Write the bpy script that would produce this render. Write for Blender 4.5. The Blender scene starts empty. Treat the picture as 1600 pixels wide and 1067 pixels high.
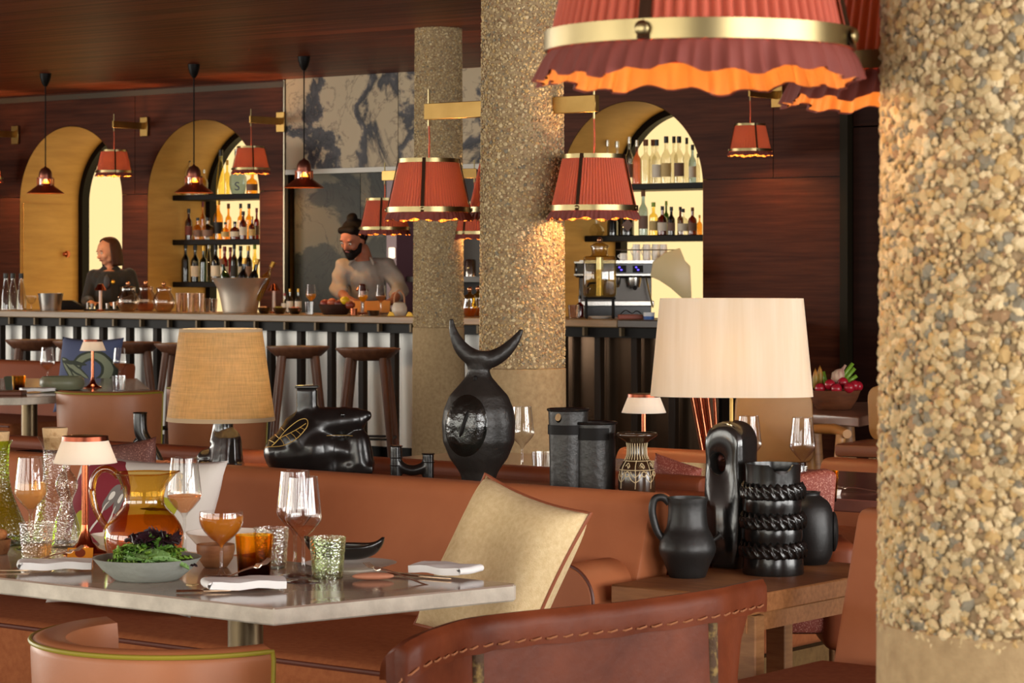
import bpy, bmesh, math, random
from math import sin, cos, pi, radians, sqrt, atan2
from mathutils import Vector, Matrix, Euler
from mathutils.bvhtree import BVHTree

# ------------------------------------------------------------------ camera, world, daylight, exposure
S = bpy.context.scene
COL = S.collection
F = 4000.0            # focal length in pixels of the 1600 px wide frame
TH = radians(37.9)    # the room's axes are turned 37.9 degrees against the view
EYE = 1.35
HOR = 420.0
CT, ST = cos(TH), sin(TH)
cam_data = bpy.data.cameras.new('camera')
cam = bpy.data.objects.new('camera', cam_data)
COL.objects.link(cam)
cam_data.sensor_width = 36.0
cam_data.lens = 36.0 * F / 1600.0
cam_data.shift_y = (HOR - 533.5) / 1600.0
cam_data.clip_start = 0.05
cam_data.clip_end = 200
cam_data.dof.use_dof = True
cam_data.dof.focus_distance = 6.3
cam_data.dof.aperture_fstop = 20.0
cam.location = (0, 0, EYE)
cam.rotation_euler = (radians(90), 0, TH)
S.camera = cam

world = bpy.data.worlds.new('world')
S.world = world
world.use_nodes = True
wb = world.node_tree.nodes['Background']
wb.inputs[0].default_value = (0.80, 0.88, 1.0, 1)
wb.inputs[1].default_value = 0.25

def area(name, loc, rot, sx, sy, energy, color):
    d = bpy.data.lights.new(name, 'AREA')
    d.shape = 'RECTANGLE'
    d.size = sx
    d.size_y = sy
    d.energy = energy
    d.color = color
    o = bpy.data.objects.new(name, d)
    o.location = loc
    o.rotation_euler = rot
    COL.objects.link(o)
    return o

# daylight standing in the window bays of the two glazed walls behind and beside the camera
for i in range(4):
    area('daylight_front', (-16.6 + 5.2 * i, -3.6, 1.55), (radians(90), 0, 0), 4.4, 2.3, 200, (1.0, 0.96, 0.85))
for i in range(3):
    area('daylight_side', (4.6, -0.6 + 4.2 * i, 1.55), (radians(90), 0, radians(90)), 3.6, 2.3, 380, (1.0, 0.98, 0.94))
for i in range(3):
    area('daylight_far', (-19.75, -0.6 + 4.2 * i, 1.55), (radians(90), 0, radians(-90)), 3.6, 2.3, 330, (1.0, 0.95, 0.84))

S.view_settings.view_transform = 'Standard'
S.view_settings.look = 'None'
S.view_settings.gamma = 1.0
S.view_settings.use_curve_mapping = False
S.view_settings.exposure = 0.0

R = random.Random(7)

# ------------------------------------------------------------------ placing
def at(px, py, d):
    xc = (px - 800) / F * d
    return Vector((CT * xc - ST * d, ST * xc + CT * d, EYE - (py - HOR) / F * d))
def onZ(px, py, z):
    return at(px, py, (EYE - z) * F / (py - HOR))
def onY(px, yw, z=0.0):
    k = (px - 800) / F
    d = yw / (CT + ST * k)
    v = at(px, HOR, d)
    return Vector((v.x, yw, z))
def depth(p):
    return -ST * p[0] + CT * p[1]
def zat(py, d):
    return EYE - (py - HOR) / F * d

# ------------------------------------------------------------------ mesh shapes: each returns (verts, faces)
def join(*ms):
    V, Fc = [], []
    for v, f in ms:
        o = len(V)
        V += [tuple(p) for p in v]
        Fc += [tuple(i + o for i in q) for q in f]
    return V, Fc
def move(m, t=(0, 0, 0), rz=0, s=(1, 1, 1), rot=None):
    if isinstance(s, (int, float)):
        s = (s, s, s)
    E = (Euler(rot).to_matrix() if rot else Matrix.Rotation(rz, 3, 'Z'))
    t = Vector(t)
    return [tuple(E @ Vector((p[0] * s[0], p[1] * s[1], p[2] * s[2])) + t) for p in m[0]], m[1]
def lathe(prof, n=32, sx=1.0, sy=1.0):
    V, rows = [], []
    for r, z in prof:
        if abs(r) < 1e-6:
            rows.append([len(V)])
            V.append((0, 0, z))
        else:
            rows.append(list(range(len(V), len(V) + n)))
            V += [(r * cos(2 * pi * i / n) * sx, r * sin(2 * pi * i / n) * sy, z) for i in range(n)]
    Fc = []
    for a, b in zip(rows, rows[1:]):
        if len(a) == 1 and len(b) == 1:
            continue
        for i in range(n):
            j = (i + 1) % n
            if len(a) == 1:
                Fc.append((a[0], b[j], b[i]))
            elif len(b) == 1:
                Fc.append((a[i], a[j], b[0]))
            else:
                Fc.append((a[i], a[j], b[j], b[i]))
    return V, Fc
def solid(prof, n=32):
    return lathe([(0, prof[0][1])] + list(prof) + [(0, prof[-1][1])], n)
def vessel(prof, t, n=32, floor=None, close=True):
    """outer profile bottom to top, wall thickness t, open at the top"""
    fl = t if floor is None else floor
    inner = [(max(r - t, 0.001), max(z, prof[0][1] + fl)) for r, z in reversed(prof)]
    out = [(0, prof[0][1])] + list(prof) + inner + [(0, prof[0][1] + fl)]
    return lathe(out, n)
def smoothp(pts, k=4, closed=False):
    """Catmull-Rom through the points"""
    pts = [tuple(p) for p in pts]
    n = len(pts)
    out = []
    rng = range(n if closed else n - 1)
    for i in rng:
        if closed:
            p0, p1, p2, p3 = pts[i - 1], pts[i], pts[(i + 1) % n], pts[(i + 2) % n]
        else:
            p0, p1, p2, p3 = pts[max(i - 1, 0)], pts[i], pts[i + 1], pts[min(i + 2, n - 1)]
        for j in range(k):
            t = j / k
            out.append(tuple(0.5 * (2 * b + (c - a) * t + (2 * a - 5 * b + 4 * c - d) * t * t + (3 * b - a - 3 * c + d) * t ** 3)
                             for a, b, c, d in zip(p0, p1, p2, p3)))
    if not closed:
        out.append(pts[-1])
    return out
def tube(path, rad, n=8, closed=False, flat=1.0, caps=True):
    P = [Vector(p) for p in path]
    m = len(P)
    rs = rad if isinstance(rad, (list, tuple)) else [rad] * m
    V, Fc = [], []
    up = None
    for i in range(m):
        a = P[i - 1] if (i > 0 or closed) else P[i]
        b = P[(i + 1) % m] if (i < m - 1 or closed) else P[i]
        t = (b - a)
        t = t.normalized() if t.length > 1e-9 else Vector((0, 0, 1))
        if up is None:
            up = Vector((0, 0, 1)) if abs(t.z) < 0.9 else Vector((1, 0, 0))
        side = t.cross(up)
        if side.length < 1e-6:
            side = t.orthogonal()
        side.normalize()
        up = side.cross(t).normalized()
        for j in range(n):
            g = 2 * pi * j / n
            V.append(tuple(P[i] + side * (cos(g) * rs[i]) + up * (sin(g) * rs[i] * flat)))
    for i in range(m if closed else m - 1):
        for j in range(n):
            k = (j + 1) % n
            i2 = (i + 1) % m
            Fc.append((i * n + j, i * n + k, i2 * n + k, i2 * n + j))
    if not closed and caps:
        Fc.append(tuple(reversed(range(n))))
        Fc.append(tuple((m - 1) * n + j for j in range(n)))
    return V, Fc
def box(x0, x1, y0, y1, z0, z1, b=0.0, seg=1):
    if b <= 0:
        V = [(x, y, z) for z in (z0, z1) for y in (y0, y1) for x in (x0, x1)]
        return V, [(0, 2, 3, 1), (4, 5, 7, 6), (0, 1, 5, 4), (2, 6, 7, 3), (0, 4, 6, 2), (1, 3, 7, 5)]
    bm = bmesh.new()
    bmesh.ops.create_cube(bm, size=1)
    for v in bm.verts:
        v.co = ((x0 + x1) / 2 + v.co.x * (x1 - x0), (y0 + y1) / 2 + v.co.y * (y1 - y0), (z0 + z1) / 2 + v.co.z * (z1 - z0))
    bmesh.ops.bevel(bm, geom=bm.edges[:], offset=b, segments=seg, profile=0.5, affect='EDGES')
    return frombm(bm)
def frombm(bm):
    bm.verts.index_update()
    V = [tuple(v.co) for v in bm.verts]
    Fc = [tuple(v.index for v in f.verts) for f in bm.faces]
    bm.free()
    return V, Fc
def prism(poly, z0, z1, b=0.0, seg=2):
    """vertical prism over a counter-clockwise xy outline"""
    n = len(poly)
    V = [(p[0], p[1], z0) for p in poly] + [(p[0], p[1], z1) for p in poly]
    Fc = [tuple(reversed(range(n))), tuple(range(n, 2 * n))] + [(i, (i + 1) % n, n + (i + 1) % n, n + i) for i in range(n)]
    if b:
        return bev((V, Fc), b, seg)
    return V, Fc
def prism_y(poly, y0, y1, b=0.0, seg=2):
    """prism along y over an xz outline"""
    m = prism(poly, 0, 1)
    m = [(p[0], y0 + (y1 - y0) * p[2], p[1]) for p in m[0]], [tuple(reversed(f)) for f in m[1]]
    return bev(m, b, seg) if b else m
def prism_x(poly, x0, x1, b=0.0, seg=2):
    """prism along x over a yz outline"""
    m = prism(poly, 0, 1)
    m = [(x0 + (x1 - x0) * p[2], p[0], p[1]) for p in m[0]], m[1]
    return bev(m, b, seg) if b else m
def tobm(m):
    bm = bmesh.new()
    vs = [bm.verts.new(p) for p in m[0]]
    for f in m[1]:
        try:
            bm.faces.new([vs[i] for i in f])
        except ValueError:
            pass
    bmesh.ops.recalc_face_normals(bm, faces=bm.faces[:])
    return bm
def bev(m, b, seg=2):
    bm = tobm(m)
    ed = [e for e in bm.edges if len(e.link_faces) == 2 and e.calc_face_angle(0) > 0.6]
    bmesh.ops.bevel(bm, geom=ed, offset=b, segments=seg, profile=0.5, affect='EDGES')
    return frombm(bm)
def ball(c, r, n=16, m=10):
    if isinstance(r, (int, float)):
        r = (r, r, r)
    prof = [(sin(pi * i / m), -cos(pi * i / m)) for i in range(m + 1)]
    prof[0] = (0, -1)
    prof[-1] = (0, 1)
    V, Fc = lathe(prof, n)
    return [(c[0] + p[0] * r[0], c[1] + p[1] * r[1], c[2] + p[2] * r[2]) for p in V], Fc
def grid(fn, nu, nv, cu=False):
    V = [tuple(fn(i / (nu if cu else nu - 1), j / (nv - 1))) for j in range(nv) for i in range(nu)]
    Fc = []
    for j in range(nv - 1):
        for i in range(nu if cu else nu - 1):
            k = (i + 1) % nu
            Fc.append((j * nu + i, j * nu + k, (j + 1) * nu + k, (j + 1) * nu + i))
    return V, Fc
def shell(m, t):
    """give an open sheet a thickness along its vertex normals"""
    bm = tobm(m)
    bm.normal_update()
    N = [v.normal.copy() for v in bm.verts]
    V = [v.co.copy() for v in bm.verts]
    n = len(V)
    Fc = [tuple(v.index for v in f.verts) for f in bm.faces]
    bm.verts.index_update()
    Fc = [tuple(v.index for v in f.verts) for f in bm.faces]
    E = [(e.verts[0].index, e.verts[1].index) for e in bm.edges if len(e.link_faces) == 1]
    bm.free()
    VV = [tuple(v) for v in V] + [tuple(v - q * t) for v, q in zip(V, N)]
    return VV, Fc + [tuple(i + n for i in reversed(f)) for f in Fc] + [(a, b, b + n, a + n) for a, b in E]
def capsule(a, b, ra, rb, n=14):
    a, b = Vector(a), Vector(b)
    L = (b - a).length
    pr = [(0, -ra)] + [(ra * cos(g), ra * sin(g)) for g in [-pi / 2 * (1 - i / 4) for i in range(1, 5)]]
    pr += [(rb * cos(g), L + rb * sin(g)) for g in [pi / 2 * i / 4 for i in range(0, 4)]] + [(0, L + rb)]
    V, Fc = lathe(pr, n)
    q = Vector((0, 0, 1)).rotation_difference((b - a).normalized()) if L > 1e-6 else None
    return [tuple((q @ Vector(p) if q else Vector(p)) + a) for p in V], Fc
def profpx(cx, ybase, d, pts):
    """silhouette traced as (x, y) in photo pixels at distance d -> (radius, height)"""
    return [(abs(x - cx) * d / F, (ybase - y) * d / F) for x, y in pts]

# ------------------------------------------------------------------ objects
def mesh(name, m, mat=None, smooth=40):
    me = bpy.data.meshes.new(name)
    me.from_pydata([tuple(p) for p in m[0]], [], m[1])
    bm = bmesh.new()
    bm.from_mesh(me)
    bmesh.ops.recalc_face_normals(bm, faces=bm.faces[:])
    bm.to_mesh(me)
    bm.free()
    if smooth:
        me.shade_smooth()
        if smooth < 180:
            me.set_sharp_from_angle(angle=radians(smooth))
    if mat:
        me.materials.append(mat)
    return me
def tag(o, label=None, cat=None, group=None, kind=None):
    if label: o['label'] = label
    if cat: o['category'] = cat
    if group: o['group'] = group
    if kind: o['kind'] = kind
    return o
def obj(name, m, mat=None, parent=None, loc=(0, 0, 0), rot=(0, 0, 0), smooth=40, sub=0):
    me = m if isinstance(m, bpy.types.Mesh) else mesh(name, m, mat, smooth)
    o = bpy.data.objects.new(name, me)
    COL.objects.link(o)
    o.location = loc
    o.rotation_euler = rot
    if parent:
        o.parent = parent
    if sub:
        s = o.modifiers.new('sub', 'SUBSURF')
        s.levels = s.render_levels = sub
    return o
def thing(name, label, cat, loc=(0, 0, 0), rz=0, group=None, rot=None):
    o = bpy.data.objects.new(name, None)
    COL.objects.link(o)
    o.empty_display_size = 0.05
    o.location = loc
    o.rotation_euler = rot if rot else (0, 0, rz)
    return tag(o, label, cat, group)
def single(name, label, cat, m, mat, loc=(0, 0, 0), rz=0, group=None, rot=None, smooth=40, sub=0):
    o = obj(name, m, mat, None, loc, rot if rot else (0, 0, rz), smooth, sub)
    return tag(o, label, cat, group)
def struct(name, m, mat, smooth=40, label=None):
    o = obj(name, m, mat, smooth=smooth)
    return tag(o, label, kind='structure')
CH = {}
def kids(o):
    return [c for c in o.children]
def copy_tree(o, parent=None):
    c = o.copy()
    COL.objects.link(c)
    if parent:
        c.parent = parent
    for ch in kids(o):
        copy_tree(ch, c)
    return c
def again(proto, loc, rz=0, label=None, scale=1.0, group=None):
    bpy.context.view_layer.update()
    c = copy_tree(proto)
    c.location = loc
    c.rotation_euler = (0, 0, rz)
    c.scale = (scale,) * 3
    if label: c['label'] = label
    if group: c['group'] = group
    return c
def baked(m, voxel, smooth_it=4, cut=None):
    """fuse overlapping closed shapes into one continuous skin"""
    me = bpy.data.meshes.new('tmp')
    me.from_pydata([tuple(p) for p in m[0]], [], m[1])
    o = bpy.data.objects.new('tmp', me)
    COL.objects.link(o)
    bm = bmesh.new(); bm.from_mesh(me); bmesh.ops.recalc_face_normals(bm, faces=bm.faces[:]); bm.to_mesh(me); bm.free()
    if voxel:
        r = o.modifiers.new('r', 'REMESH')
        r.mode = 'VOXEL'
        r.voxel_size = voxel
    if smooth_it:
        s = o.modifiers.new('s', 'SMOOTH')
        s.factor = 0.5
        s.iterations = smooth_it
    oc = None
    if cut:
        mc = bpy.data.meshes.new('tmpc')
        mc.from_pydata([tuple(p) for p in cut[0]], [], cut[1])
        bm = bmesh.new(); bm.from_mesh(mc); bmesh.ops.recalc_face_normals(bm, faces=bm.faces[:]); bm.to_mesh(mc); bm.free()
        oc = bpy.data.objects.new('tmpc', mc)
        COL.objects.link(oc)
        b = o.modifiers.new('b', 'BOOLEAN')
        b.operation = 'DIFFERENCE'
        b.solver = 'EXACT'
        b.object = oc
    dg = bpy.context.evaluated_depsgraph_get()
    me2 = bpy.data.meshes.new_from_object(o.evaluated_get(dg), depsgraph=dg)
    out = [tuple(v.co) for v in me2.vertices], [tuple(p.vertices) for p in me2.polygons]
    for q in (o, oc):
        if q:
            dd = q.data
            bpy.data.objects.remove(q)
            bpy.data.meshes.remove(dd)
    bpy.data.meshes.remove(me2)
    return out

# ------------------------------------------------------------------ materials
def lin(c):
    return tuple(((v / 255) / 12.92 if v / 255 <= 0.04045 else ((v / 255 + 0.055) / 1.055) ** 2.4) for v in c[:3]) + (1,)
MC = {}
def newmat(name):
    m = bpy.data.materials.new(name)
    m.use_nodes = True
    nt = m.node_tree
    nt.nodes.clear()
    out = nt.nodes.new('ShaderNodeOutputMaterial')
    return m, nt, out
def coords(nt, scale=(1, 1, 1), rot=(0, 0, 0), kind='Object'):
    tc = nt.nodes.new('ShaderNodeTexCoord')
    mp = nt.nodes.new('ShaderNodeMapping')
    mp.inputs['Scale'].default_value = scale
    mp.inputs['Rotation'].default_value = rot
    nt.links.new(tc.outputs[kind], mp.inputs['Vector'])
    return mp.outputs[0]
def noise(nt, vec, scale, detail=4, rough=0.55, dist=0.0):
    n = nt.nodes.new('ShaderNodeTexNoise')
    n.inputs['Scale'].default_value = scale
    n.inputs['Detail'].default_value = detail
    n.inputs['Roughness'].default_value = rough
    n.inputs['Distortion'].default_value = dist
    nt.links.new(vec, n.inputs['Vector'])
    return n.outputs['Fac']
def ramp(nt, fac, stops, interp='LINEAR'):
    r = nt.nodes.new('ShaderNodeValToRGB')
    r.color_ramp.interpolation = interp
    e = r.color_ramp.elements
    while len(e) < len(stops):
        e.new(0.5)
    for i, (p, c) in enumerate(stops):
        e[i].position = p
        e[i].color = c if len(c) == 4 else tuple(c) + (1,)
    nt.links.new(fac, r.inputs[0])
    return r.outputs[0]
def bumpn(nt, h, strength=0.3, dist=0.01):
    b = nt.nodes.new('ShaderNodeBump')
    b.inputs['Strength'].default_value = strength
    b.inputs['Distance'].default_value = dist
    nt.links.new(h, b.inputs['Height'])
    return b.outputs[0]
def M(name, c, rough=0.5, metal=0.0, c2=None, ns=6.0, scale=(1, 1, 1), bump=0.0, bs=None, spec=0.5, coat=0.0, sheen=0.0, emit=0.0, lo=0.3, hi=0.7, bd=0.01, dist=0.0, rot=(0, 0, 0)):
    """a surface: colour c, mottled with c2 through stretched noise, fine relief"""
    if name in MC:
        return MC[name]
    m, nt, out = newmat(name)
    p = nt.nodes.new('ShaderNodeBsdfPrincipled')
    nt.links.new(p.outputs[0], out.inputs[0])
    p.inputs['Base Color'].default_value = lin(c)
    p.inputs['Roughness'].default_value = rough
    p.inputs['Metallic'].default_value = metal
    p.inputs['Specular IOR Level'].default_value = spec
    p.inputs['Coat Weight'].default_value = coat
    p.inputs['Sheen Weight'].default_value = sheen
    vec = coords(nt, scale, rot)
    if c2:
        f = noise(nt, vec, ns, dist=dist)
        nt.links.new(ramp(nt, f, [(lo, lin(c)), (hi, lin(c2))]), p.inputs['Base Color'])
    if bump:
        h = noise(nt, vec, bs or ns * 4, 6)
        nt.links.new(bumpn(nt, h, bump, bd), p.inputs['Normal'])
    if emit:
        p.inputs['Emission Color'].default_value = lin(c)
        p.inputs['Emission Strength'].default_value = emit
    MC[name] = m
    return m
def GLASS(name, tint=(255, 255, 255), rough=0.02, bump=0.0, bs=90, spec=0.0, base=0.085, edge=0.5, glow=None):
    """thin clear or tinted glass: see-through with mirror-like rims"""
    if name in MC:
        return MC[name]
    m, nt, out = newmat(name)
    tr = nt.nodes.new('ShaderNodeBsdfTransparent')
    tr.inputs[0].default_value = lin(tint)
    gl = nt.nodes.new('ShaderNodeBsdfGlossy')
    gl.inputs['Roughness'].default_value = rough
    lw = nt.nodes.new('ShaderNodeLayerWeight')
    lw.inputs[0].default_value = edge
    mr = nt.nodes.new('ShaderNodeMapRange')
    mr.inputs['To Min'].default_value = base
    mr.inputs['To Max'].default_value = 0.85
    nt.links.new(lw.outputs['Facing'], mr.inputs[0])
    pw = nt.nodes.new('ShaderNodeMath')
    pw.operation = 'POWER'
    pw.inputs[1].default_value = 2.2
    nt.links.new(lw.outputs['Facing'], pw.inputs[0])
    nt.links.new(pw.outputs[0], mr.inputs[0])
    if bump:
        v = coords(nt)
        vo = nt.nodes.new('ShaderNodeTexVoronoi')
        vo.inputs['Scale'].default_value = bs
        nt.links.new(v, vo.inputs['Vector'])
        b = bumpn(nt, vo.outputs['Distance'], bump, 0.004)
        nt.links.new(b, gl.inputs['Normal'])
        nt.links.new(b, lw.inputs['Normal'])
    mx = nt.nodes.new('ShaderNodeMixShader')
    nt.links.new(mr.outputs[0], mx.inputs[0])
    nt.links.new(tr.outputs[0], mx.inputs[1])
    nt.links.new(gl.outputs[0], mx.inputs[2])
    nt.links.new(mx.outputs[0], out.inputs[0])
    MC[name] = m
    return m
def LIQUID(name, c, body=0.35, tint=None):
    """coloured drink: part see-through, part milky"""
    if name in MC:
        return MC[name]
    m, nt, out = newmat(name)
    tr = nt.nodes.new('ShaderNodeBsdfTransparent')
    tr.inputs[0].default_value = lin(tint or c)
    p = nt.nodes.new('ShaderNodeBsdfPrincipled')
    p.inputs['Base Color'].default_value = lin(c)
    p.inputs['Roughness'].default_value = 0.05
    tl = nt.nodes.new('ShaderNodeBsdfTranslucent')
    tl.inputs[0].default_value = lin(c)
    m0 = nt.nodes.new('ShaderNodeMixShader')
    m0.inputs[0].default_value = 0.5
    nt.links.new(p.outputs[0], m0.inputs[1])
    nt.links.new(tl.outputs[0], m0.inputs[2])
    mx = nt.nodes.new('ShaderNodeMixShader')
    mx.inputs[0].default_value = body
    nt.links.new(tr.outputs[0], mx.inputs[1])
    nt.links.new(m0.outputs[0], mx.inputs[2])
    nt.links.new(mx.outputs[0], out.inputs[0])
    MC[name] = m
    return m
def CLOTHLIGHT(name, c, tc, fac=0.5, weave=0.0, ws=(220, 220, 220), c2=None, ns=8, scale=(1, 1, 1)):
    """lamp-shade cloth: part of the light comes through"""
    if name in MC:
        return MC[name]
    m, nt, out = newmat(name)
    d = nt.nodes.new('ShaderNodeBsdfPrincipled')
    d.inputs['Base Color'].default_value = lin(c)
    d.inputs['Roughness'].default_value = 0.7
    t = nt.nodes.new('ShaderNodeBsdfTranslucent')
    t.inputs[0].default_value = lin(tc)
    mx = nt.nodes.new('ShaderNodeMixShader')
    mx.inputs[0].default_value = fac
    if c2:
        f = noise(nt, coords(nt, scale), ns, 4)
        nt.links.new(ramp(nt, f, [(0.35, lin(c)), (0.65, lin(c2))]), d.inputs['Base Color'])
    if weave:
        f1 = noise(nt, coords(nt, (ws[0], ws[0], 9)), 1.0, 2)
        f2 = noise(nt, coords(nt, (9, 9, ws[2])), 1.0, 2)
        ad = nt.nodes.new('ShaderNodeMath')
        ad.operation = 'ADD'
        nt.links.new(f1, ad.inputs[0])
        nt.links.new(f2, ad.inputs[1])
        nt.links.new(bumpn(nt, ad.outputs[0], weave, 0.003), d.inputs['Normal'])
        rr = ramp(nt, ad.outputs[0], [(0.35, tuple(v * 0.55 for v in lin(tc)[:3]) + (1,)), (0.62, lin(tc))])
        hf = nt.nodes.new('ShaderNodeMath')
        hf.operation = 'MULTIPLY'
        hf.inputs[1].default_value = 0.5
        nt.links.new(ad.outputs[0], hf.inputs[0])
        rr.node.inputs[0].is_linked and nt.links.remove(rr.node.inputs[0].links[0])
        nt.links.new(hf.outputs[0], rr.node.inputs[0])
        nt.links.new(rr, t.inputs[0])
    nt.links.new(d.outputs[0], mx.inputs[1])
    nt.links.new(t.outputs[0], mx.inputs[2])
    nt.links.new(mx.outputs[0], out.inputs[0])
    MC[name] = m
    return m
def EMIT(name, c, s):
    if name in MC:
        return MC[name]
    m, nt, out = newmat(name)
    e = nt.nodes.new('ShaderNodeEmission')
    e.inputs[0].default_value = lin(c)
    e.inputs[1].default_value = s
    nt.links.new(e.outputs[0], out.inputs[0])
    MC[name] = m
    return m
def PRINT(name, c, shapes, rough=0.85, wob=0.02, ws=9, bump=0.25):
    """cloth or paper with printed patches: shapes = (x, z, rx, rz, turn, colour, ring) in the object's own xz plane"""
    if name in MC:
        return MC[name]
    m, nt, out = newmat(name)
    p = nt.nodes.new('ShaderNodeBsdfPrincipled')
    p.inputs['Roughness'].default_value = rough
    nt.links.new(p.outputs[0], out.inputs[0])
    tc = nt.nodes.new('ShaderNodeTexCoord')
    nz = nt.nodes.new('ShaderNodeTexNoise')
    nz.inputs['Scale'].default_value = ws
    nt.links.new(tc.outputs['Object'], nz.inputs['Vector'])
    sb = nt.nodes.new('ShaderNodeVectorMath'); sb.operation = 'SUBTRACT'; sb.inputs[1].default_value = (0.5, 0.5, 0.5)
    nt.links.new(nz.outputs['Color'], sb.inputs[0])
    sc = nt.nodes.new('ShaderNodeVectorMath'); sc.operation = 'SCALE'; sc.inputs['Scale'].default_value = wob * 2
    nt.links.new(sb.outputs[0], sc.inputs[0])
    ad = nt.nodes.new('ShaderNodeVectorMath'); ad.operation = 'ADD'
    nt.links.new(tc.outputs['Object'], ad.inputs[0])
    nt.links.new(sc.outputs[0], ad.inputs[1])
    rgb = nt.nodes.new('ShaderNodeRGB'); rgb.outputs[0].default_value = lin(c)
    cur = rgb.outputs[0]
    for (x, z, rx, rz, turn, colr, ring) in shapes:
        mp = nt.nodes.new('ShaderNodeMapping'); mp.vector_type = 'TEXTURE'
        mp.inputs['Location'].default_value = (x, 0, z)
        mp.inputs['Rotation'].default_value = (0, -turn, 0)
        mp.inputs['Scale'].default_value = (rx, 1e4, rz)
        nt.links.new(ad.outputs[0], mp.inputs['Vector'])
        ln = nt.nodes.new('ShaderNodeVectorMath'); ln.operation = 'LENGTH'
        nt.links.new(mp.outputs[0], ln.inputs[0])
        if ring:
            c1 = nt.nodes.new('ShaderNodeMath'); c1.operation = 'COMPARE'
            c1.inputs[1].default_value = 1.0; c1.inputs[2].default_value = ring
        else:
            c1 = nt.nodes.new('ShaderNodeMath'); c1.operation = 'LESS_THAN'; c1.inputs[1].default_value = 1.0
        nt.links.new(ln.outputs['Value'], c1.inputs[0])
        mix = nt.nodes.new('ShaderNodeMix'); mix.data_type = 'RGBA'
        nt.links.new(c1.outputs[0], mix.inputs[0])
        nt.links.new(cur, mix.inputs[6])
        mix.inputs[7].default_value = lin(colr)
        cur = mix.outputs[2]
    nt.links.new(cur, p.inputs['Base Color'])
    if bump:
        h = noise(nt, tc.outputs['Object'], 160, 3)
        nt.links.new(bumpn(nt, h, bump, 0.002), p.inputs['Normal'])
    MC[name] = m
    return m

WALLWOOD = M('wall_wood', (88, 46, 29), 0.55, spec=0.12, c2=(60, 29, 19), ns=3.0, scale=(0.7, 0.7, 14), bump=0.12, bs=9, bd=0.004)
CEILWOOD = M('ceiling_wood', (138, 66, 38), 0.42, spec=0.12, c2=(96, 40, 20), ns=2.5, scale=(0.2, 6, 1), lo=0.42, hi=0.58, bump=0.6, bs=4, bd=0.01)
FLOORWOOD = M('floor_wood', (70, 42, 28), 0.4, c2=(50, 30, 20), ns=3, scale=(1, 10, 1), bump=0.1)
LEATHER = M('leather_terracotta', (178, 108, 70), 0.45, spec=0.3, c2=(166, 98, 62), ns=5, bump=0.08, bs=160, bd=0.002)
LEATHER2 = M('leather_dark', (146, 76, 44), 0.48, spec=0.35, c2=(132, 66, 38), ns=5, bump=0.08, bs=160, bd=0.002)
TAN = M('leather_tan', (176, 112, 74), 0.40, spec=0.35, c2=(158, 98, 62), ns=4, bump=0.1, bs=140, bd=0.002)
SADDLE = M('leather_saddle', (108, 52, 28), 0.45, spec=0.16, c2=(78, 34, 17), ns=7, bump=0.25, bs=60, bd=0.003)
SEATCLOTH = M('seat_cloth', (160, 94, 56), 0.9, spec=0.2, c2=(144, 80, 46), ns=60, bump=0.3, bs=400, bd=0.002)
FRONTCLOTH = M('front_cloth', (122, 92, 56), 0.95, spec=0.2, c2=(100, 74, 44), ns=50, bump=0.4, bs=420, bd=0.002)
BRASS = M('brass', (166, 150, 110), 0.32, 1.0, c2=(140, 124, 86), ns=4)
BRASSDULL = M('brass_dull', (176, 142, 84), 0.42, 1.0, c2=(150, 118, 66), ns=6)
COPPER = M('copper', (190, 110, 78), 0.16, 1.0)
COPPERDARK = M('copper_dark', (120, 62, 44), 0.3, 1.0)
STEEL = M('steel', (190, 186, 180), 0.25, 1.0)
BLACKMETAL = M('black_metal', (20, 18, 16), 0.4, 0.3)
BLACK = M('black_paint', (16, 12, 10), 0.5, spec=0.15)
CERAMIC = M('ceramic_black', (20, 19, 18), 0.22, c2=(30, 28, 26), ns=9, bump=0.06, bs=30, spec=0.6)
CERMATT = M('ceramic_matt', (34, 33, 32), 0.42, c2=(24, 23, 22), ns=8, bump=0.1, bs=50)
CERROUGH = M('ceramic_rough', (30, 28, 26), 0.38, c2=(44, 40, 36), ns=14, bump=0.5, bs=70, bd=0.003)
GLAZE = M('ceramic_glaze', (10, 11, 10), 0.08, c2=(24, 26, 22), ns=18, bump=0.9, bs=22, bd=0.006, spec=0.8)
WHITECLOTH = M('white_linen', (244, 243, 241), 0.85, bump=0.15, bs=300, bd=0.001)
WHITECER = M('white_ceramic', (244, 238, 228), 0.25)
MARBLETOP = M('table_stone', (178, 160, 146), 0.12, c2=(160, 138, 122), ns=4, bump=0.0)
STONEEDGE = M('table_stone_edge', (222, 212, 194), 0.6, c2=(184, 174, 158), ns=18, bump=0.5, bs=50, bd=0.004)
OAK = M('oak', (156, 110, 68), 0.5, c2=(126, 84, 50), ns=4, scale=(3, 3, 22), bump=0.15, bs=8, bd=0.003)
OAKH = M('oak_across', (166, 112, 68), 0.5, c2=(136, 88, 50), ns=4, scale=(2, 22, 22), bump=0.15, bs=8, bd=0.003)
STOOLWOOD = M('stool_wood', (116, 74, 50), 0.5, c2=(92, 56, 38), ns=4, scale=(8, 8, 2))
CLEAR = GLASS('clear_glass', (250, 250, 250))
BUBBLE = GLASS('bubbled_glass', (246, 244, 240), 0.06, bump=0.35, bs=190, base=0.10, edge=0.5)
CORK = M('cork', (198, 164, 120), 0.9, c2=(160, 122, 80), ns=60, lo=0.5, hi=0.7, bump=0.3)

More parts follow.
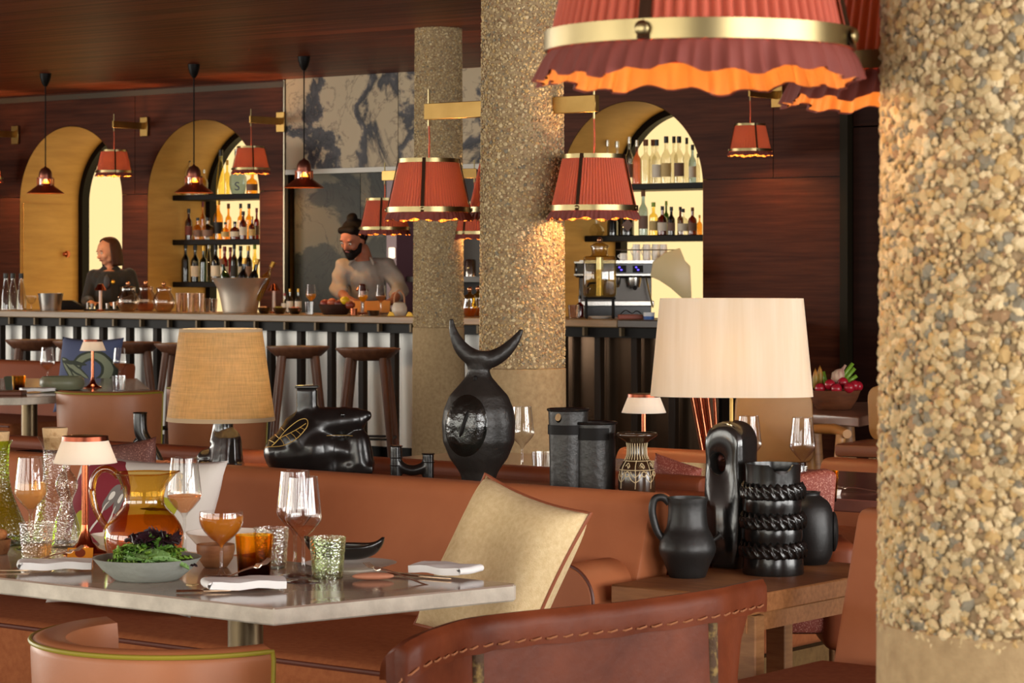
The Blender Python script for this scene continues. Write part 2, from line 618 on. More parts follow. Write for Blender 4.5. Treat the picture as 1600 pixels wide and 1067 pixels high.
# ------------------------------------------------------------------ the room
CEIL = 2.86
WY = 15.0
X0, X1 = -19.9, 4.7
struct('floor', box(X0, X1, -3.7, 16.2, -0.1, 0), FLOORWOOD)
struct('ceiling', box(X0, X1, -3.7, 16.2, CEIL, CEIL + 0.1), CEILWOOD)
struct('wall_left', box(X0 - 0.15, X0, -3.7, 16.2, 0, 0.4), WALLWOOD)
struct('wall_left_far', box(X0 - 0.15, X0, 10.2, 16.2, 0.4, CEIL), WALLWOOD)
struct('trim_6', box(X0 - 0.15, X0, -3.7, 10.2, 2.7, CEIL), BLACKMETAL)
struct('wall_front', box(X0, X1, -3.85, -3.7, 0, 0.4), WALLWOOD)
struct('wall_right', box(X1, X1 + 0.15, -3.7, 16.2, 0, 0.4), WALLWOOD)
struct('wall_right_far', box(X1, X1 + 0.15, 10.2, 16.2, 0.4, CEIL), WALLWOOD)
struct('trim_1', box(X0, X1, -3.85, -3.7, 2.7, CEIL), BLACKMETAL)
struct('trim_2', box(X1, X1 + 0.15, -3.7, 10.2, 2.7, CEIL), BLACKMETAL)
def window(n, x0, x1, along_y=False, xw=None):
    e = thing('window_%d' % n, None, None)
    e['kind'] = 'structure'
    L = x1 - x0
    parts = [('frame', 0, 0.08, 0.4, 2.7), ('frame', L - 0.08, L, 0.4, 2.7)]
    for k in range(1, 4):
        parts.append(('mullion', L * k / 4 - 0.03, L * k / 4 + 0.03, 0.4, 2.7))
    parts.append(('transom', 0.08, L - 0.08, 1.95, 2.0))
    for nm, a, b, z0, z1 in parts:
        if along_y:
            obj(nm, box(xw, xw + 0.06, x0 + a, x0 + b, z0, z1), BLACKMETAL, e)
        else:
            obj(nm, box(x0 + a, x0 + b, -3.55, -3.48, z0, z1), BLACKMETAL, e)
for i in range(4):
    window(i + 1, -19.2 + 5.2 * i, -14.0 + 5.2 * i)
for i in range(3):
    window(i + 5, -2.7 + 4.2 * i, 1.5 + 4.2 * i, True, X1 - 0.16)
    window(i + 8, -2.7 + 4.2 * i, 1.5 + 4.2 * i, True, X0 + 0.2)

# back wall: wood panels with arched openings, marble behind the pass
wall = thing('wall_back', None, None)
wall['kind'] = 'structure'
ARX = [(-17.12, -15.84), (-15.53, -14.25), (-11.22, -9.98)]
SPR = 1.93
JZ = 1.975
MX0, MX1 = onY(445, WY).x, -11.5
TRX = onY(1318, WY).x
G = 0.003
def panel(x0, x1, z0, z1, arch=None):
    if arch:
        a0, a1 = arch
        c, r = (a0 + a1) / 2, (a1 - a0) / 2
        pts = [(x0, z0)]
        g0 = math.asin((z0 - SPR) / r)
        r += 0.004
        g0 = math.asin((z0 - SPR) / r)
        for i in range(97):
            g = pi - g0 - (pi - 2 * g0) * i / 96
            pts.append((c + r * cos(g), SPR + r * sin(g)))
        pts += [(x1, z0), (x1, z1), (x0, z1)]
    else:
        pts = [(x0, z0), (x1, z0), (x1, z1), (x0, z1)]
    obj('panel', prism_y(pts, WY, WY + 0.03), WALLWOOD, wall, smooth=0)
def midx(a, b):
    return (a + b) / 2
low = [(-19.9, ARX[0][0]), (ARX[0][1], ARX[1][0]), (ARX[1][1], MX0), (MX1, ARX[2][0]), (ARX[2][1], TRX), ]
for a, b in low:
    panel(a + (G if a != ARX[0][1] else 0), b - G, 0, JZ - G)
up = [(-19.9, midx(ARX[0][1], ARX[1][0]), ARX[0]), (midx(ARX[0][1], ARX[1][0]), MX0, ARX[1]), (MX1, -9.4, ARX[2]), (-9.4, TRX, None)]
for a, b, ar in up:
    panel(a + G, b - G, JZ + G, CEIL - 0.0, ar)
GOLDWALL = M('niche_gold', (216, 168, 88), 0.55, c2=(196, 148, 72), ns=2.5, scale=(1, 1, 7), bump=0.1, bs=10)
BACKLIT = EMIT('backlit_panel', (255, 222, 156), 1.2)
for i, (a, b) in enumerate(ARX):
    c, r = (a + b) / 2, (b - a) / 2
    pro = [(a, 0)] + [(c + r * cos(g), SPR + r * sin(g)) for g in [pi - pi * k / 96 for k in range(97)]] + [(b, 0)]
    n = len(pro)
    V = [(x, WY, z) for x, z in pro] + [(x, WY + 0.68, z) for x, z in pro]
    obj('arch_lining', (V, [(k, k + 1, n + k + 1, n + k) for k in range(n - 1)]), GOLDWALL, wall)
    r2 = r - 0.0
    ri = r - 0.05
    pin = [(c + (x - c) * (ri / r), z if z <= SPR else SPR + (z - SPR) * ri / r) for x, z in pro]
    V = [(x, WY + 0.68, z) for x, z in pro] + [(x, WY + 0.68, z) for x, z in pin] + [(x, WY + 0.76, z) for x, z in pin]
    Fc = [(k, k + 1, n + k + 1, n + k) for k in range(n - 1)] + [(n + k, n + k + 1, 2 * n + k + 1, 2 * n + k) for k in range(n - 1)]
    obj('arch_frame', (V, Fc), BLACK, wall)
    V = [(x, WY + 0.765, z) for x, z in pin]
    obj('backlit_panel', (V, [tuple(range(n))]), BACKLIT, wall, smooth=0)
# arch_1 lining holds a door leaf with a knob
e = thing('door_1', None, None); e['kind'] = 'structure'
obj('door_leaf', box(ARX[0][0] + 0.001, ARX[0][0] + 0.012, WY + 0.03, WY + 0.6, 0, 1.92), GOLDWALL, e)
kp = at(107, 397, depth((ARX[0][0], WY + 0.5, 0)))
obj('knob', move(lathe([(0, 0), (0.02, 0), (0.012, 0.02), (0.03, 0.035), (0.032, 0.05), (0.02, 0.062), (0, 0.065)], 20), rot=(0, pi / 2, 0)), COPPER, e, (ARX[0][0] + 0.01, WY + 0.5, kp.z))
struct('trim_3', box(X0, MX0, WY - 0.012, WY - 0.001, 2.80, 2.845), M('trim_olive', (70, 54, 34), 0.6))
struct('trim_4', box(TRX, TRX + 0.06, WY - 0.05, WY + 0.03, 0, CEIL), M('trim_dark', (38, 32, 22), 0.6, spec=0.1))
struct('trim_5', box(MX0 - 0.006, MX0 + 0.006, WY - 0.012, WY + 0.03, 0, CEIL - 0.005), M('trim_steel', (150, 140, 120), 0.35, 0.8))
# dark service door beyond the trim
e = thing('door_2', None, None); e['kind'] = 'structure'
DOORDARK = M('door_dark', (46, 23, 16), 0.6, spec=0.08, c2=(34, 16, 11), ns=3, scale=(0.7, 0.7, 12))
obj('door_leaf', box(TRX + 0.07, TRX + 1.15, WY + 0.01, WY + 0.05, 0, 2.3), DOORDARK, e)
obj('door_panel', box(TRX + 0.07, TRX + 1.15, WY + 0.01, WY + 0.05, 2.31, CEIL), DOORDARK, e)
obj('handle', box(TRX + 0.36, TRX + 0.38, WY - 0.04, WY + 0.0, 1.0, 1.3, 0.006), BLACKMETAL, e)
struct('wall_back_core', box(X0, X1, WY + 0.8, WY + 0.9, 0, CEIL), BLACK)
for a_, b_ in ((-19.9, ARX[0][0] - 0.02), (ARX[0][1] + 0.02, ARX[1][0] - 0.02), (ARX[1][1] + 0.02, MX0), (MX1, ARX[2][0] - 0.02), (ARX[2][1] + 0.02, TRX)):
    obj('backing', box(a_, b_, WY + 0.031, WY + 0.06, 0, CEIL), BLACK, wall)  # added behind the panel joints so no outside light leaks through
struct('wall_back_right', box(TRX + 1.16, X1, WY, WY + 0.05, 0, CEIL), WALLWOOD)

# marble
def marble(name, loc, dark=False):
    m, nt, out = newmat(name)
    p = nt.nodes.new('ShaderNodeBsdfPrincipled')
    p.inputs['Roughness'].default_value = 0.45
    p.inputs['Specular IOR Level'].default_value = 0.2
    nt.links.new(p.outputs[0], out.inputs[0])
    v = coords(nt, (1, 1, 1), (0, radians(35), 0))
    v.node.inputs['Location'].default_value = loc
    n1 = noise(nt, v, 0.85, 8, 0.58, 0.9)
    n2 = noise(nt, v, 2.6, 8, 0.65, 1.6)
    stops = [(0.0, lin((186, 166, 136))), (0.455, lin((178, 158, 128))), (0.485, lin((52, 50, 54))), (0.525, lin((78, 74, 76))), (0.55, lin((184, 164, 134))), (1.0, lin((172, 152, 124)))]
    if dark:
        stops = [(0.0, lin((104, 96, 78))), (0.43, lin((98, 90, 72))), (0.46, lin((40, 42, 36))), (0.56, lin((50, 50, 44))), (0.585, lin((98, 90, 72))), (1.0, lin((90, 82, 66)))]
    a = ramp(nt, n1, stops)
    b = ramp(nt, n2, [(0.0, (1, 1, 1, 1)), (0.48, (1, 1, 1, 1)), (0.5, (0.35, 0.34, 0.36, 1)), (0.52, (1, 1, 1, 1)), (1.0, (1, 1, 1, 1))])
    mx = nt.nodes.new('ShaderNodeMix'); mx.data_type = 'RGBA'; mx.blend_type = 'MULTIPLY'
    mx.inputs[0].default_value = 0.8
    nt.links.new(a, mx.inputs[6])
    nt.links.new(b, mx.inputs[7])
    nt.links.new(mx.outputs[2], p.inputs['Base Color'])
    return m
MB = thing('wall_marble', None, None); MB['kind'] = 'structure'
mj = onY(622, WY).x
ms = onY(604, WY).x
ml = onY(550, WY).x
obj('slab', box(MX0 + 0.012, mj - 0.003, WY, WY + 0.03, 2.14, CEIL), marble('marble_a', (0.3, 0, 0.1)), MB, smooth=0)
obj('slab', box(mj + 0.003, MX1, WY, WY + 0.03, 2.14, CEIL), marble('marble_b', (5.3, 0, 2.6)), MB, smooth=0)
obj('slab', box(MX0 + 0.012, ml - 0.003, WY + 0.10, WY + 0.13, 0, 2.10), marble('marble_c', (2.0, 0, 4.1), True), MB, smooth=0)
obj('slab', box(ml + 0.003, ms, WY + 0.10, WY + 0.13, 0, 2.10), marble('marble_d', (7.7, 0, 1.2), True), MB, smooth=0)
obj('ledge', box(MX0 + 0.012, MX1, WY - 0.01, WY + 0.12, 2.10, 2.138), M('ledge_stone', (170, 160, 144), 0.3), MB)
struct('wall_pass', box(ms, MX1, WY + 0.45, WY + 0.5, 0, 2.10), M('pass_dark', (40, 34, 32), 0.5))
cab = thing('wall_cabinet', 'tall mauve cabinet side with lit square switch beside the marble', 'cabinet', (ms, WY, 0))
obj('side_panel', box(0.0, 0.10, 0.0, 0.44, 0, 2.05), M('mauve_panel', (108, 74, 84), 0.4), cab)
obj('lit_switch', box(0.03, 0.095, -0.02, 0.0, 1.43, 1.515, 0.008), EMIT('switch_light', (255, 236, 205), 1.6), cab)
shelf_pass = single('wall_shelf', 'dark wall shelf in the service niche between the two columns', 'shelf', box(ms + 0.12, MX1, WY + 0.1, WY + 0.44, 1.25, 1.29), M('shelf_grey', (52, 48, 46), 0.4))

# niche shelves
SHY0, SHY1 = WY + 0.28, WY + 0.67
SHZ = (1.97, 1.595, 1.24)
sh_names = ('top', 'middle', 'lower')
for i, nm in ((1, 'arch behind the steel ice bucket'), (2, 'arch above the coffee machine')):
    a, b = ARX[i]
    c, r = (a + b) / 2, (b - a) / 2
    for k, z in enumerate(SHZ):
        if i == 2 and k == 2:
            continue
        hw = r if z <= SPR else sqrt(r * r - (z - SPR) ** 2)
        single('niche_shelf', '%s black shelf of bottles in the %s' % (sh_names[k], nm), 'shelf',
               box(c - hw + 0.004, c + hw - 0.004, SHY0, SHY1, z - 0.045, z, 0.004), BLACK, group='black niche shelves')

# ------------------------------------------------------------------ concrete columns with exposed aggregate
CONC = M('concrete', (168, 144, 108), 0.9, c2=(140, 116, 84), ns=40, bump=0.7, bs=120, bd=0.006)
CONCS = M('concrete_smooth', (174, 148, 108), 0.9, c2=(150, 124, 88), ns=50, bump=0.35, bs=160, bd=0.004)
STONES = [M('stone_tan', (192, 168, 124), 0.85, c2=(170, 146, 104), ns=30), M('stone_cream', (212, 190, 148), 0.85, c2=(192, 170, 128), ns=30),
          M('stone_ochre', (190, 158, 104), 0.85, c2=(172, 140, 90), ns=30), M('stone_grey', (140, 130, 108), 0.8, c2=(118, 110, 92), ns=30),
          M('stone_brown', (156, 124, 88), 0.8, c2=(136, 106, 74), ns=30)]
SW = (0, 0, 0, 0, 0, 1, 1, 1, 2, 2, 3, 4, 4)*2 + (0, 1, 0)
def ico(sub):
    bm = bmesh.new()
    bmesh.ops.create_icosphere(bm, subdivisions=sub, radius=1)
    return frombm(bm)
ICO1, ICO2 = ico(1), ico(2)
def colr(z):
    return 0.166 - 0.018 * z / CEIL
def stones(a0, a1, z0, z1, step, rmin, rmax, rnd):
    out = []
    z = z0
    while z < z1:
        n = int((a1 - a0) * 0.16 / step)
        for k in range(n):
            a = a0 + (a1 - a0) * (k + rnd.random()) / n
            zz = z + (rnd.random() - 0.5) * step * 1.2
            s = rmin + (rmax - rmin) * rnd.random() ** 2.2
            out.append((a, zz, s))
        z += step * 0.86
    return out
def stone_xf(a, z, s, rnd, sq=0.62):
    r = colr(z) - 0.32 * s
    E = Euler((rnd.uniform(-0.5, 0.5), rnd.uniform(0, 6.28), rnd.uniform(-0.5, 0.5))).to_matrix()
    B = Matrix.Rotation(a - pi / 2, 3, 'Z')     # local y points outward
    sc = Matrix.Diagonal((s * rnd.uniform(0.75, 1.25), s * sq * rnd.uniform(0.8, 1.2), s * rnd.uniform(0.7, 1.2)))
    M3 = B @ sc @ E if False else B @ Matrix.Rotation(rnd.uniform(-0.35, 0.35), 3, 'X') @ Matrix.Rotation(rnd.uniform(0, 3.14), 3, 'Y') @ sc
    return Vector((r * cos(a), r * sin(a), z)), M3
def lump(ic, rnd):
    return [tuple(Vector(p) * rnd.uniform(0.68, 1.18)) for p in ic[0]], ic[1]
def stone_mesh(lst, ic, rnd, name):
    V, Fc, MI = [], [], []
    shapes = [lump(ic, rnd) for _ in range(12)]
    for a, z, s in lst:
        c, m3 = stone_xf(a, z, s, rnd)
        v, f = rnd.choice(shapes)
        o = len(V)
        V += [tuple(c + m3 @ Vector(p)) for p in v]
        Fc += [tuple(i + o for i in q) for q in f]
        MI += [rnd.choice(SW)] * len(f)
    me = bpy.data.meshes.new(name)
    me.from_pydata(V, [], Fc)
    for s in STONES:
        me.materials.append(s)
    me.polygons.foreach_set('material_index', MI)
    me.shade_smooth()
    me.set_sharp_from_angle(angle=radians(30))
    return me
TZ = 0.985
def column(name, label, loc, agg=None):
    e = thing(name, label, 'column', loc)
    e['kind'] = 'structure'
    del e['category']
    obj('core', lathe([(0, TZ), (colr(TZ) - 0.004, TZ), (colr(2.0) - 0.004, 2.0), (colr(CEIL) - 0.004, CEIL - 0.002), (0, CEIL - 0.002)], 64), CONC, e)
    obj('smooth_base', lathe([(0, 0), (colr(0) + 0.002, 0), (colr(TZ) + 0.002, TZ - 0.004), (colr(TZ) - 0.006, TZ), (0, TZ)], 64), CONCS, e)
    if agg:
        o = obj('aggregate', agg, None, e)
        o['kind'] = 'stuff'
    return e
rs = random.Random(11)
CA = -pi / 2 + TH          # direction from a column towards the camera, roughly
AGG = stone_mesh(stones(CA - 1.9, CA + 1.9, TZ + 0.01, CEIL, 0.0125, 0.004, 0.0085, rs), ICO1, rs, 'aggregate')
MIDC = at(816, HOR, 9.5); MIDC.z = 0
REARC = at(685, HOR, 16.1); REARC.z = 0
NEARC = Vector((CT * 0.545 - ST * 2.68, ST * 0.545 + CT * 2.68, 0))
column('column_middle', 'round concrete column behind the horned vase', MIDC, AGG)
column('column_rear', 'far round concrete column standing by the bar stools', REARC, AGG)
near = column('column_near', 'thick pebbled concrete column closest to the camera', NEARC)
lst = stones(CA - 2.2, CA + 1.9, TZ - 0.01, 1.70, 0.0076, 0.0030, 0.0092, rs)
va = atan2(-NEARC.y, -NEARC.x)
vis = [q for q in lst if abs((q[0] - va + pi) % (2 * pi) - pi) < 1.45 and (q[0] - va + pi) % (2 * pi) - pi < 0.15 and q[1] < 1.64]
vis.sort(key=lambda q: -q[2])
big = set(vis[:300])
shp = []
for k in range(10):
    me = mesh('stone', lump(ICO2, rs), None, 30)
    me.materials.append(STONES[k % 5])
    shp.append(me)
for q in vis[:300]:
    c, m3 = stone_xf(*q, rs)
    o = obj('stone', shp[rs.choice((0, 5, 0, 1, 6, 1, 2, 7, 3, 8, 4, 9))], None, near)
    o.matrix_local = Matrix.Translation(c) @ m3.to_4x4()
o = obj('aggregate', stone_mesh([q for q in lst if q not in big], ICO2, rs, 'aggregate'), None, near)
o['kind'] = 'stuff'
o = obj('aggregate', stone_mesh(stones(CA - 2.2, CA + 1.9, 1.70, CEIL, 0.0092, 0.0034, 0.009, rs), ICO1, rs, 'aggregate'), None, near)
o['kind'] = 'stuff'

# ------------------------------------------------------------------ the bar
BY = 13.12
CTZ = 1.03
BX0 = -19.0
BX1 = onY(1042, BY).x
bxm = onY(964, BY).x
single('bar_counter', 'long grey-brown wooden bar counter top holding glasses, jars and lamps', 'counter', box(BX0, bxm, BY, BY + 0.68, CTZ - 0.05, CTZ, 0.006), M('counter_wood', (146, 118, 84), 0.4, c2=(118, 92, 62), ns=3, scale=(1, 12, 12), bump=0.08))
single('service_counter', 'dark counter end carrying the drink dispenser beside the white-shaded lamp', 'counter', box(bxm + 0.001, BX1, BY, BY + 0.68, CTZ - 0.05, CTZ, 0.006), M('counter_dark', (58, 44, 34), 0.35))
bar = thing('bar_cabinet', 'bar front with dark posts and bright brushed steel panels', 'bar', (0, 0, 0))
obj('kickboard', box(BX0, BX1, BY + 0.28, BY + 0.32, 0, 0.12), BLACK, bar)
obj('back_board', box(BX0, BX1, BY + 0.285, BY + 0.62, 0.12, CTZ - 0.05), BLACK, bar)
obj('rail', box(BX0, BX1, BY + 0.06, BY + 0.27, CTZ - 0.115, CTZ - 0.052), BLACK, bar)
BARSTEEL_LIT = M('bar_steel_lit', (246, 244, 238), 0.40, 0.10, c2=(234, 232, 226), ns=1.3, bump=0.05, bs=3, bd=0.02)  # near-white, barely metallic: the steel's window reflections put into the colour
POSTWOOD = M('post_wood', (40, 28, 18), 0.5, spec=0.15, c2=(32, 22, 14), ns=5, scale=(6, 6, 1))
postm = mesh('post', box(-0.025, 0.025, BY + 0.17, BY + 0.22, 0, CTZ - 0.116, 0.004), POSTWOOD)
panm = mesh('panel', box(-0.143, 0.143, BY + 0.268, BY + 0.278, 0.125, CTZ - 0.12), BARSTEEL_LIT, 0)
pand = mesh('panel', box(-0.143, 0.143, BY + 0.268, BY + 0.278, 0.125, CTZ - 0.12), M('bar_steel_dim', (104, 84, 66), 0.25, 0.9, c2=(84, 64, 50), ns=1.5), 0)  # the same steel panels, their dim brown reflections put into the colour
clipm = mesh('bracket', box(-0.008, 0.008, BY + 0.02, BY + 0.058, CTZ - 0.105, CTZ - 0.051), M('clip_bronze', (92, 76, 54), 0.5, 0.5))
px0 = onY(31, BY + 0.13).x
k = -8
while px0 + 0.288 * k < BX1:
    x = px0 + 0.288 * k
    if x > BX0:
        obj('post', postm, None, bar, (x, 0, 0))
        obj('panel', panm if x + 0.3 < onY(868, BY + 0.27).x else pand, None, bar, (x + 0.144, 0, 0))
        obj('bracket', clipm, None, bar, (x, 0, 0))
    k += 1
# counter behind the bar
single('back_counter', 'dark back counter under the coffee machine and shelves', 'counter', box(BX0, -9.2, WY - 0.5, WY - 0.02, 0, 0.99, 0.005), M('back_counter', (46, 36, 30), 0.4))

# ------------------------------------------------------------------ lamps
def lamp_light(parent, loc, energy, color, radius=0.02):
    d = bpy.data.lights.new('lamp_light', 'POINT')
    d.energy = energy
    d.color = color
    d.shadow_soft_size = radius
    o = bpy.data.objects.new('lamp_light', d)
    COL.objects.link(o)
    o.location = loc
    o.parent = parent
    return o
PLEAT = CLOTHLIGHT('pleated_cloth', (172, 76, 54), (222, 120, 70), 0.02)
RUFFLE = CLOTHLIGHT('ruffle_cloth', (120, 54, 44), (236, 150, 60), 0.02)
CORDM = M('orange_cord', (176, 84, 52), 0.6)
BULB = EMIT('bulb_glow', (255, 205, 110), 9.0)
WARM = (1.0, 0.60, 0.24)
def pleats(np, r0, r1, h, amp):
    n = np * 6
    def f(u, v):
        k = round(u * n) % n
        a = 2 * pi * k / n
        rr = r0 + (r1 - r0) * v + amp * (2 * abs(sin(np * a / 2)) - 1) * (1 - 0.35 * v)
        return rr * cos(a), rr * sin(a), h * v
    return grid(f, n, 4, True)
def ruffle(r, drop, seed, n=480):
    q = random.Random(seed)
    ph = [q.uniform(0, 6.28) for _ in range(6)]
    def f(u, v):
        a = 2 * pi * u
        w = 1.0 - 1.9 * abs(sin(27 * a + ph[0] + 1.6 * sin(3 * a + ph[1]) + 0.25 * v)) ** 0.8 + 0.45 * sin(41 * a + ph[2] - 0.5 * v) + 0.4 * sin(15 * a + ph[3])
        rr = r + 0.013 * v ** 0.8 + 0.0040 * w * (0.10 + 0.90 * v ** 0.6)
        z = -drop * v * (1 + 0.12 * sin(7 * a + ph[4]) + 0.10 * sin(19 * a + ph[5])) 
        return rr * cos(a), rr * sin(a), z
    return grid(f, n, 7, True)
RB, RT, HS = 0.158, 0.112, 0.205
SHADE_ME = mesh('shade', pleats(76, RB - 0.004, RT - 0.003, HS, 0.0042), PLEAT, 180)
RUFF_ME = mesh('ruffle', ruffle(RB - 0.003, 0.030, 3), RUFFLE, 180)
LINING_ME = mesh('ruffle_lining', ruffle(RB - 0.0065, 0.0285, 3), M('ruffle_lining', (206, 130, 56), 0.6), 180)
def hoop(r, h, t):
    return lathe([(r, 0), (r + t, 0), (r + t, h), (r, h), (r, 0)], 72)
RINGB_ME = mesh('bottom_ring', hoop(RB, 0.020, 0.003), BRASS)
RINGT_ME = mesh('top_ring', hoop(RT, 0.016, 0.003), BRASS)
def pendant(label, p, vec, group, scale=1.0, rz=0.3, cord=0.16, bz=1.95, energy=5.0, plate=False):
    """p: centre of the bottom ring; vec: level vector from the lamp axis back to what carries it"""
    e = thing('pleated_lamp', label, 'lamp', p, 0, group)
    g = bpy.data.objects.new
    s = scale
    def add(nm, me, loc=(0, 0, 0), rot=(0, 0, 0), par=None):
        o = obj(nm, me, None, par or e, loc, rot)
        o.scale = (s, s, s)
        return o
    add('shade', SHADE_ME)
    add('ruffle', RUFF_ME, rot=(0, 0, rz * 3))
    add('ruffle_lining', LINING_ME, rot=(0, 0, rz * 3))
    add('bottom_ring', RINGB_ME)
    add('top_ring', RINGT_ME, (0, 0, (HS - 0.016) * s))
    for k in range(4):
        a = rz + k * pi / 2
        o = obj('strut', STRUT_ME, None, e, rot=(0, 0, a))
        o.scale = (s, s, s)
        obj('rivet', RIVET_ME, None, o)
    obj('spider', join(tube([(-RT * s, 0, (HS - 0.01) * s), (RT * s, 0, (HS - 0.01) * s)], 0.003, 6)), BRASSDULL, e)
    obj('bulb', ball((0, 0, 0.05 * s), (0.022 * s, 0.022 * s, 0.03 * s), 12, 8), BULB, e)
    v = Vector((vec[0], vec[1], 0))
    L = v.length
    hb = bz - p[2]
    a = atan2(v.y, v.x)
    ctop = hb - 0.045
    obj('cord', tube([(0, 0, HS * s - 0.02), (0.003, 0, (HS * s + ctop) / 2), (0, 0, ctop)], 0.0035, 6), CORDM, e)
    obj('rod', tube([(0, 0, ctop - 0.01), (0, 0, hb + 0.085)], 0.0045, 8), BRASS, e)
    if plate:
        obj('bracket', move(box(-0.012, L, -0.008, 0.008, -0.028, 0.028, 0.002), (0, 0, hb), a), BRASSDULL, e)
        obj('wall_plate', move(box(L - 0.015, L - 0.003, -0.045, 0.045, -0.085, 0.075, 0.003), (0, 0, hb), a), BRASSDULL, e)
    else:
        obj('bracket', move(box(-0.015, L, -0.012, 0.012, -0.031, 0.031, 0.002), (0, 0, hb), a), BRASSDULL, e)
    lamp_light(e, (0, 0, 0.055 * s), energy, WARM, 0.03)
    return e
sa = atan2(HS, RT - RB)
STRUT_ME = mesh('strut', join(tube([(RB + 0.005, 0, 0.0), (RT + 0.005, 0, HS)], 0.0065, 4, flat=0.35)), M('strut_dark', (70, 48, 34), 0.35, 0.8))
RIVET_ME = mesh('rivet', ball((RB + 0.008, 0, 0.010), (0.004, 0.008, 0.008), 10, 6), BRASS)
def colvec(p, c, r=0.15):
    v = Vector((c.x - p.x, c.y - p.y, 0))
    return v * (1 - r / v.length)
GP = 'pleated red lamps on the concrete columns'
def ringpos(px, d, z=1.57):
    v = at(px, HOR, d)
    v.z = z
    return v
for lab, px, d, z, c in (
        ('red pleated lamp hanging left of the middle concrete column', 670, 9.776, 1.565, MIDC),
        ('red pleated lamp hanging between the middle column and the coffee machine', 928, 9.29, 1.56, MIDC),
        ('red pleated lamp mostly hidden behind the middle concrete column', 795, 9.98, 1.57, MIDC),
        ('red pleated lamp hanging above the bartender beside the far column', 601, 16.5, 1.60, REARC),
        ('red pleated lamp in the gap between the far and middle columns', 741, 16.1, 1.566, REARC),
        ('huge red pleated lamp with glowing ruffle at the top of the picture', 1093, 2.65, 1.575, NEARC),
        ('red pleated lamp peeking out behind the pebbled near column', 1451, 2.96, 1.572, NEARC)):
    p = ringpos(px, d, z)
    pendant(lab, p, colvec(p, c), GP, rz=TH - pi / 2 + (-0.12 if px < 700 else -0.42), energy=(30.0 if d < 12 else 22.0) if d > 5 else 7.0)
GW = 'small pleated lamps on the back wall'
for lab, px, y in (('small red pleated wall lamp before the lit doorway arch', 178, 270), ('small red pleated wall lamp before the shelved arch by the marble', 392, 266), ('small red pleated wall lamp alone on the dark wood wall', 1172, 237), ('small red pleated wall lamp cut off by the left picture edge', -24, 280)):
    p = onY(px, WY - 0.36, 0)
    d = depth(p)
    p.z = zat(y, d) + 0.0
    pendant(lab, p, (0.0, 0.35), GW, scale=0.92, rz=0.9, energy=26.0, bz=p.z + 0.40, plate=True)

# copper pendants above the bar
COPDOME = M('copper_dome', (130, 76, 60), 0.35, 0.8)
def copper_pendant(label, px, ybot, d):
    p = at(px, ybot, d)
    e = thing('copper_pendant', label, 'pendant lamp', p, 0, 'copper pendants over the bar')
    h = CEIL - p.z
    obj('shade', shell(lathe([(0.145, 0), (0.135, 0.008), (0.07, 0.055), (0.045, 0.075)], 40), 0.002), M('copper_shade', (170, 92, 62), 0.35, 0.9), e)
    obj('glass_collar', lathe([(0.056, 0.05), (0.058, 0.06), (0.058, 0.115), (0.05, 0.118)], 28), GLASS('amber_collar', (255, 205, 140), 0.1), e)
    obj('collar_ring', hoop(0.058, 0.010, 0.006), COPDOME, e, (0, 0, 0.112))
    for k in range(6):
        a = k * pi / 3
        obj('cage_bar', tube([(0.064 * cos(a), 0.064 * sin(a), 0.052), (0.064 * cos(a), 0.064 * sin(a), 0.116)], 0.004, 6), COPDOME, e)
    obj('dome', lathe([(0.05, 0.12), (0.052, 0.135), (0.048, 0.165), (0.032, 0.19), (0.012, 0.2), (0.006, 0.21), (0, 0.212)], 28), COPDOME, e)
    obj('bulb', ball((0, 0, 0.065), (0.030, 0.030, 0.045), 12, 8), EMIT('bulb_amber', (255, 170, 50), 6.0), e)
    obj('cable', tube([(0, 0, 0.2), (0, 0, h - 0.06)], 0.005, 6), BLACK, e)
    obj('ceiling_rose', lathe([(0, h - 0.10), (0.012, h - 0.10), (0.03, h - 0.07), (0.042, h - 0.03), (0.045, h - 0.001), (0, h - 0.001)], 24), BLACK, e)
    lamp_light(e, (0, 0, 0.012), 16.0, (1.0, 0.62, 0.22), 0.03)
copper_pendant('copper pendant before the plain doorway arch, left over the bar', 71, 302, 19.8)
copper_pendant('copper pendant before the arch of shelved bottles', 303, 301, 18.9)
copper_pendant('copper pendant hanging before the marble wall', 475, 293, 18.2)

# cordless table lamps
SHADEW = CLOTHLIGHT('white_shade', (246, 238, 226), (255, 242, 222), 0.35)
def cordless(label, p, s=1.0, energy=0.7):
    e = thing('cordless_lamp', label, 'lamp', p, 0, 'copper cordless table lamps')
    e.scale = (s, s, s)
    obj('base', lathe([(0, 0), (0.046, 0), (0.047, 0.004), (0.03, 0.010), (0.016, 0.024), (0.009, 0.045), (0.0075, 0.06), (0, 0.06)], 32), COPPER, e)
    obj('stem', tube([(0, 0, 0.055), (0, 0, 0.205)], 0.0072, 16), COPPER, e)
    obj('shade', lathe([(0.066, 0.188), (0.047, 0.236), (0.045, 0.236), (0.064, 0.188)], 40), SHADEW, e)
    obj('top_band', lathe([(0, 0.244), (0.040, 0.244), (0.0475, 0.243), (0.0485, 0.234), (0.046, 0.234), (0, 0.240)], 40), COPPERDARK, e)
    obj('led', ball((0, 0, 0.218), (0.02, 0.02, 0.006), 12, 6), EMIT('led_glow', (255, 225, 170), 6.0), e)
    lamp_light(e, (0, 0, 0.207), energy, (1.0, 0.88, 0.70), 0.015)
    return e
cordless('white-shaded copper lamp on the set table behind the salad bowl', onZ(133, 865, 0.75), 1.02, 0.9)
cordless('white-shaded copper lamp on the far left table before blue cushion', onZ(145, 606, 0.75), 1.0, 0.5)
cordless('white-shaded copper lamp behind the brown patterned vase', onZ(1006, 744, 0.75), 0.98, 0.5)

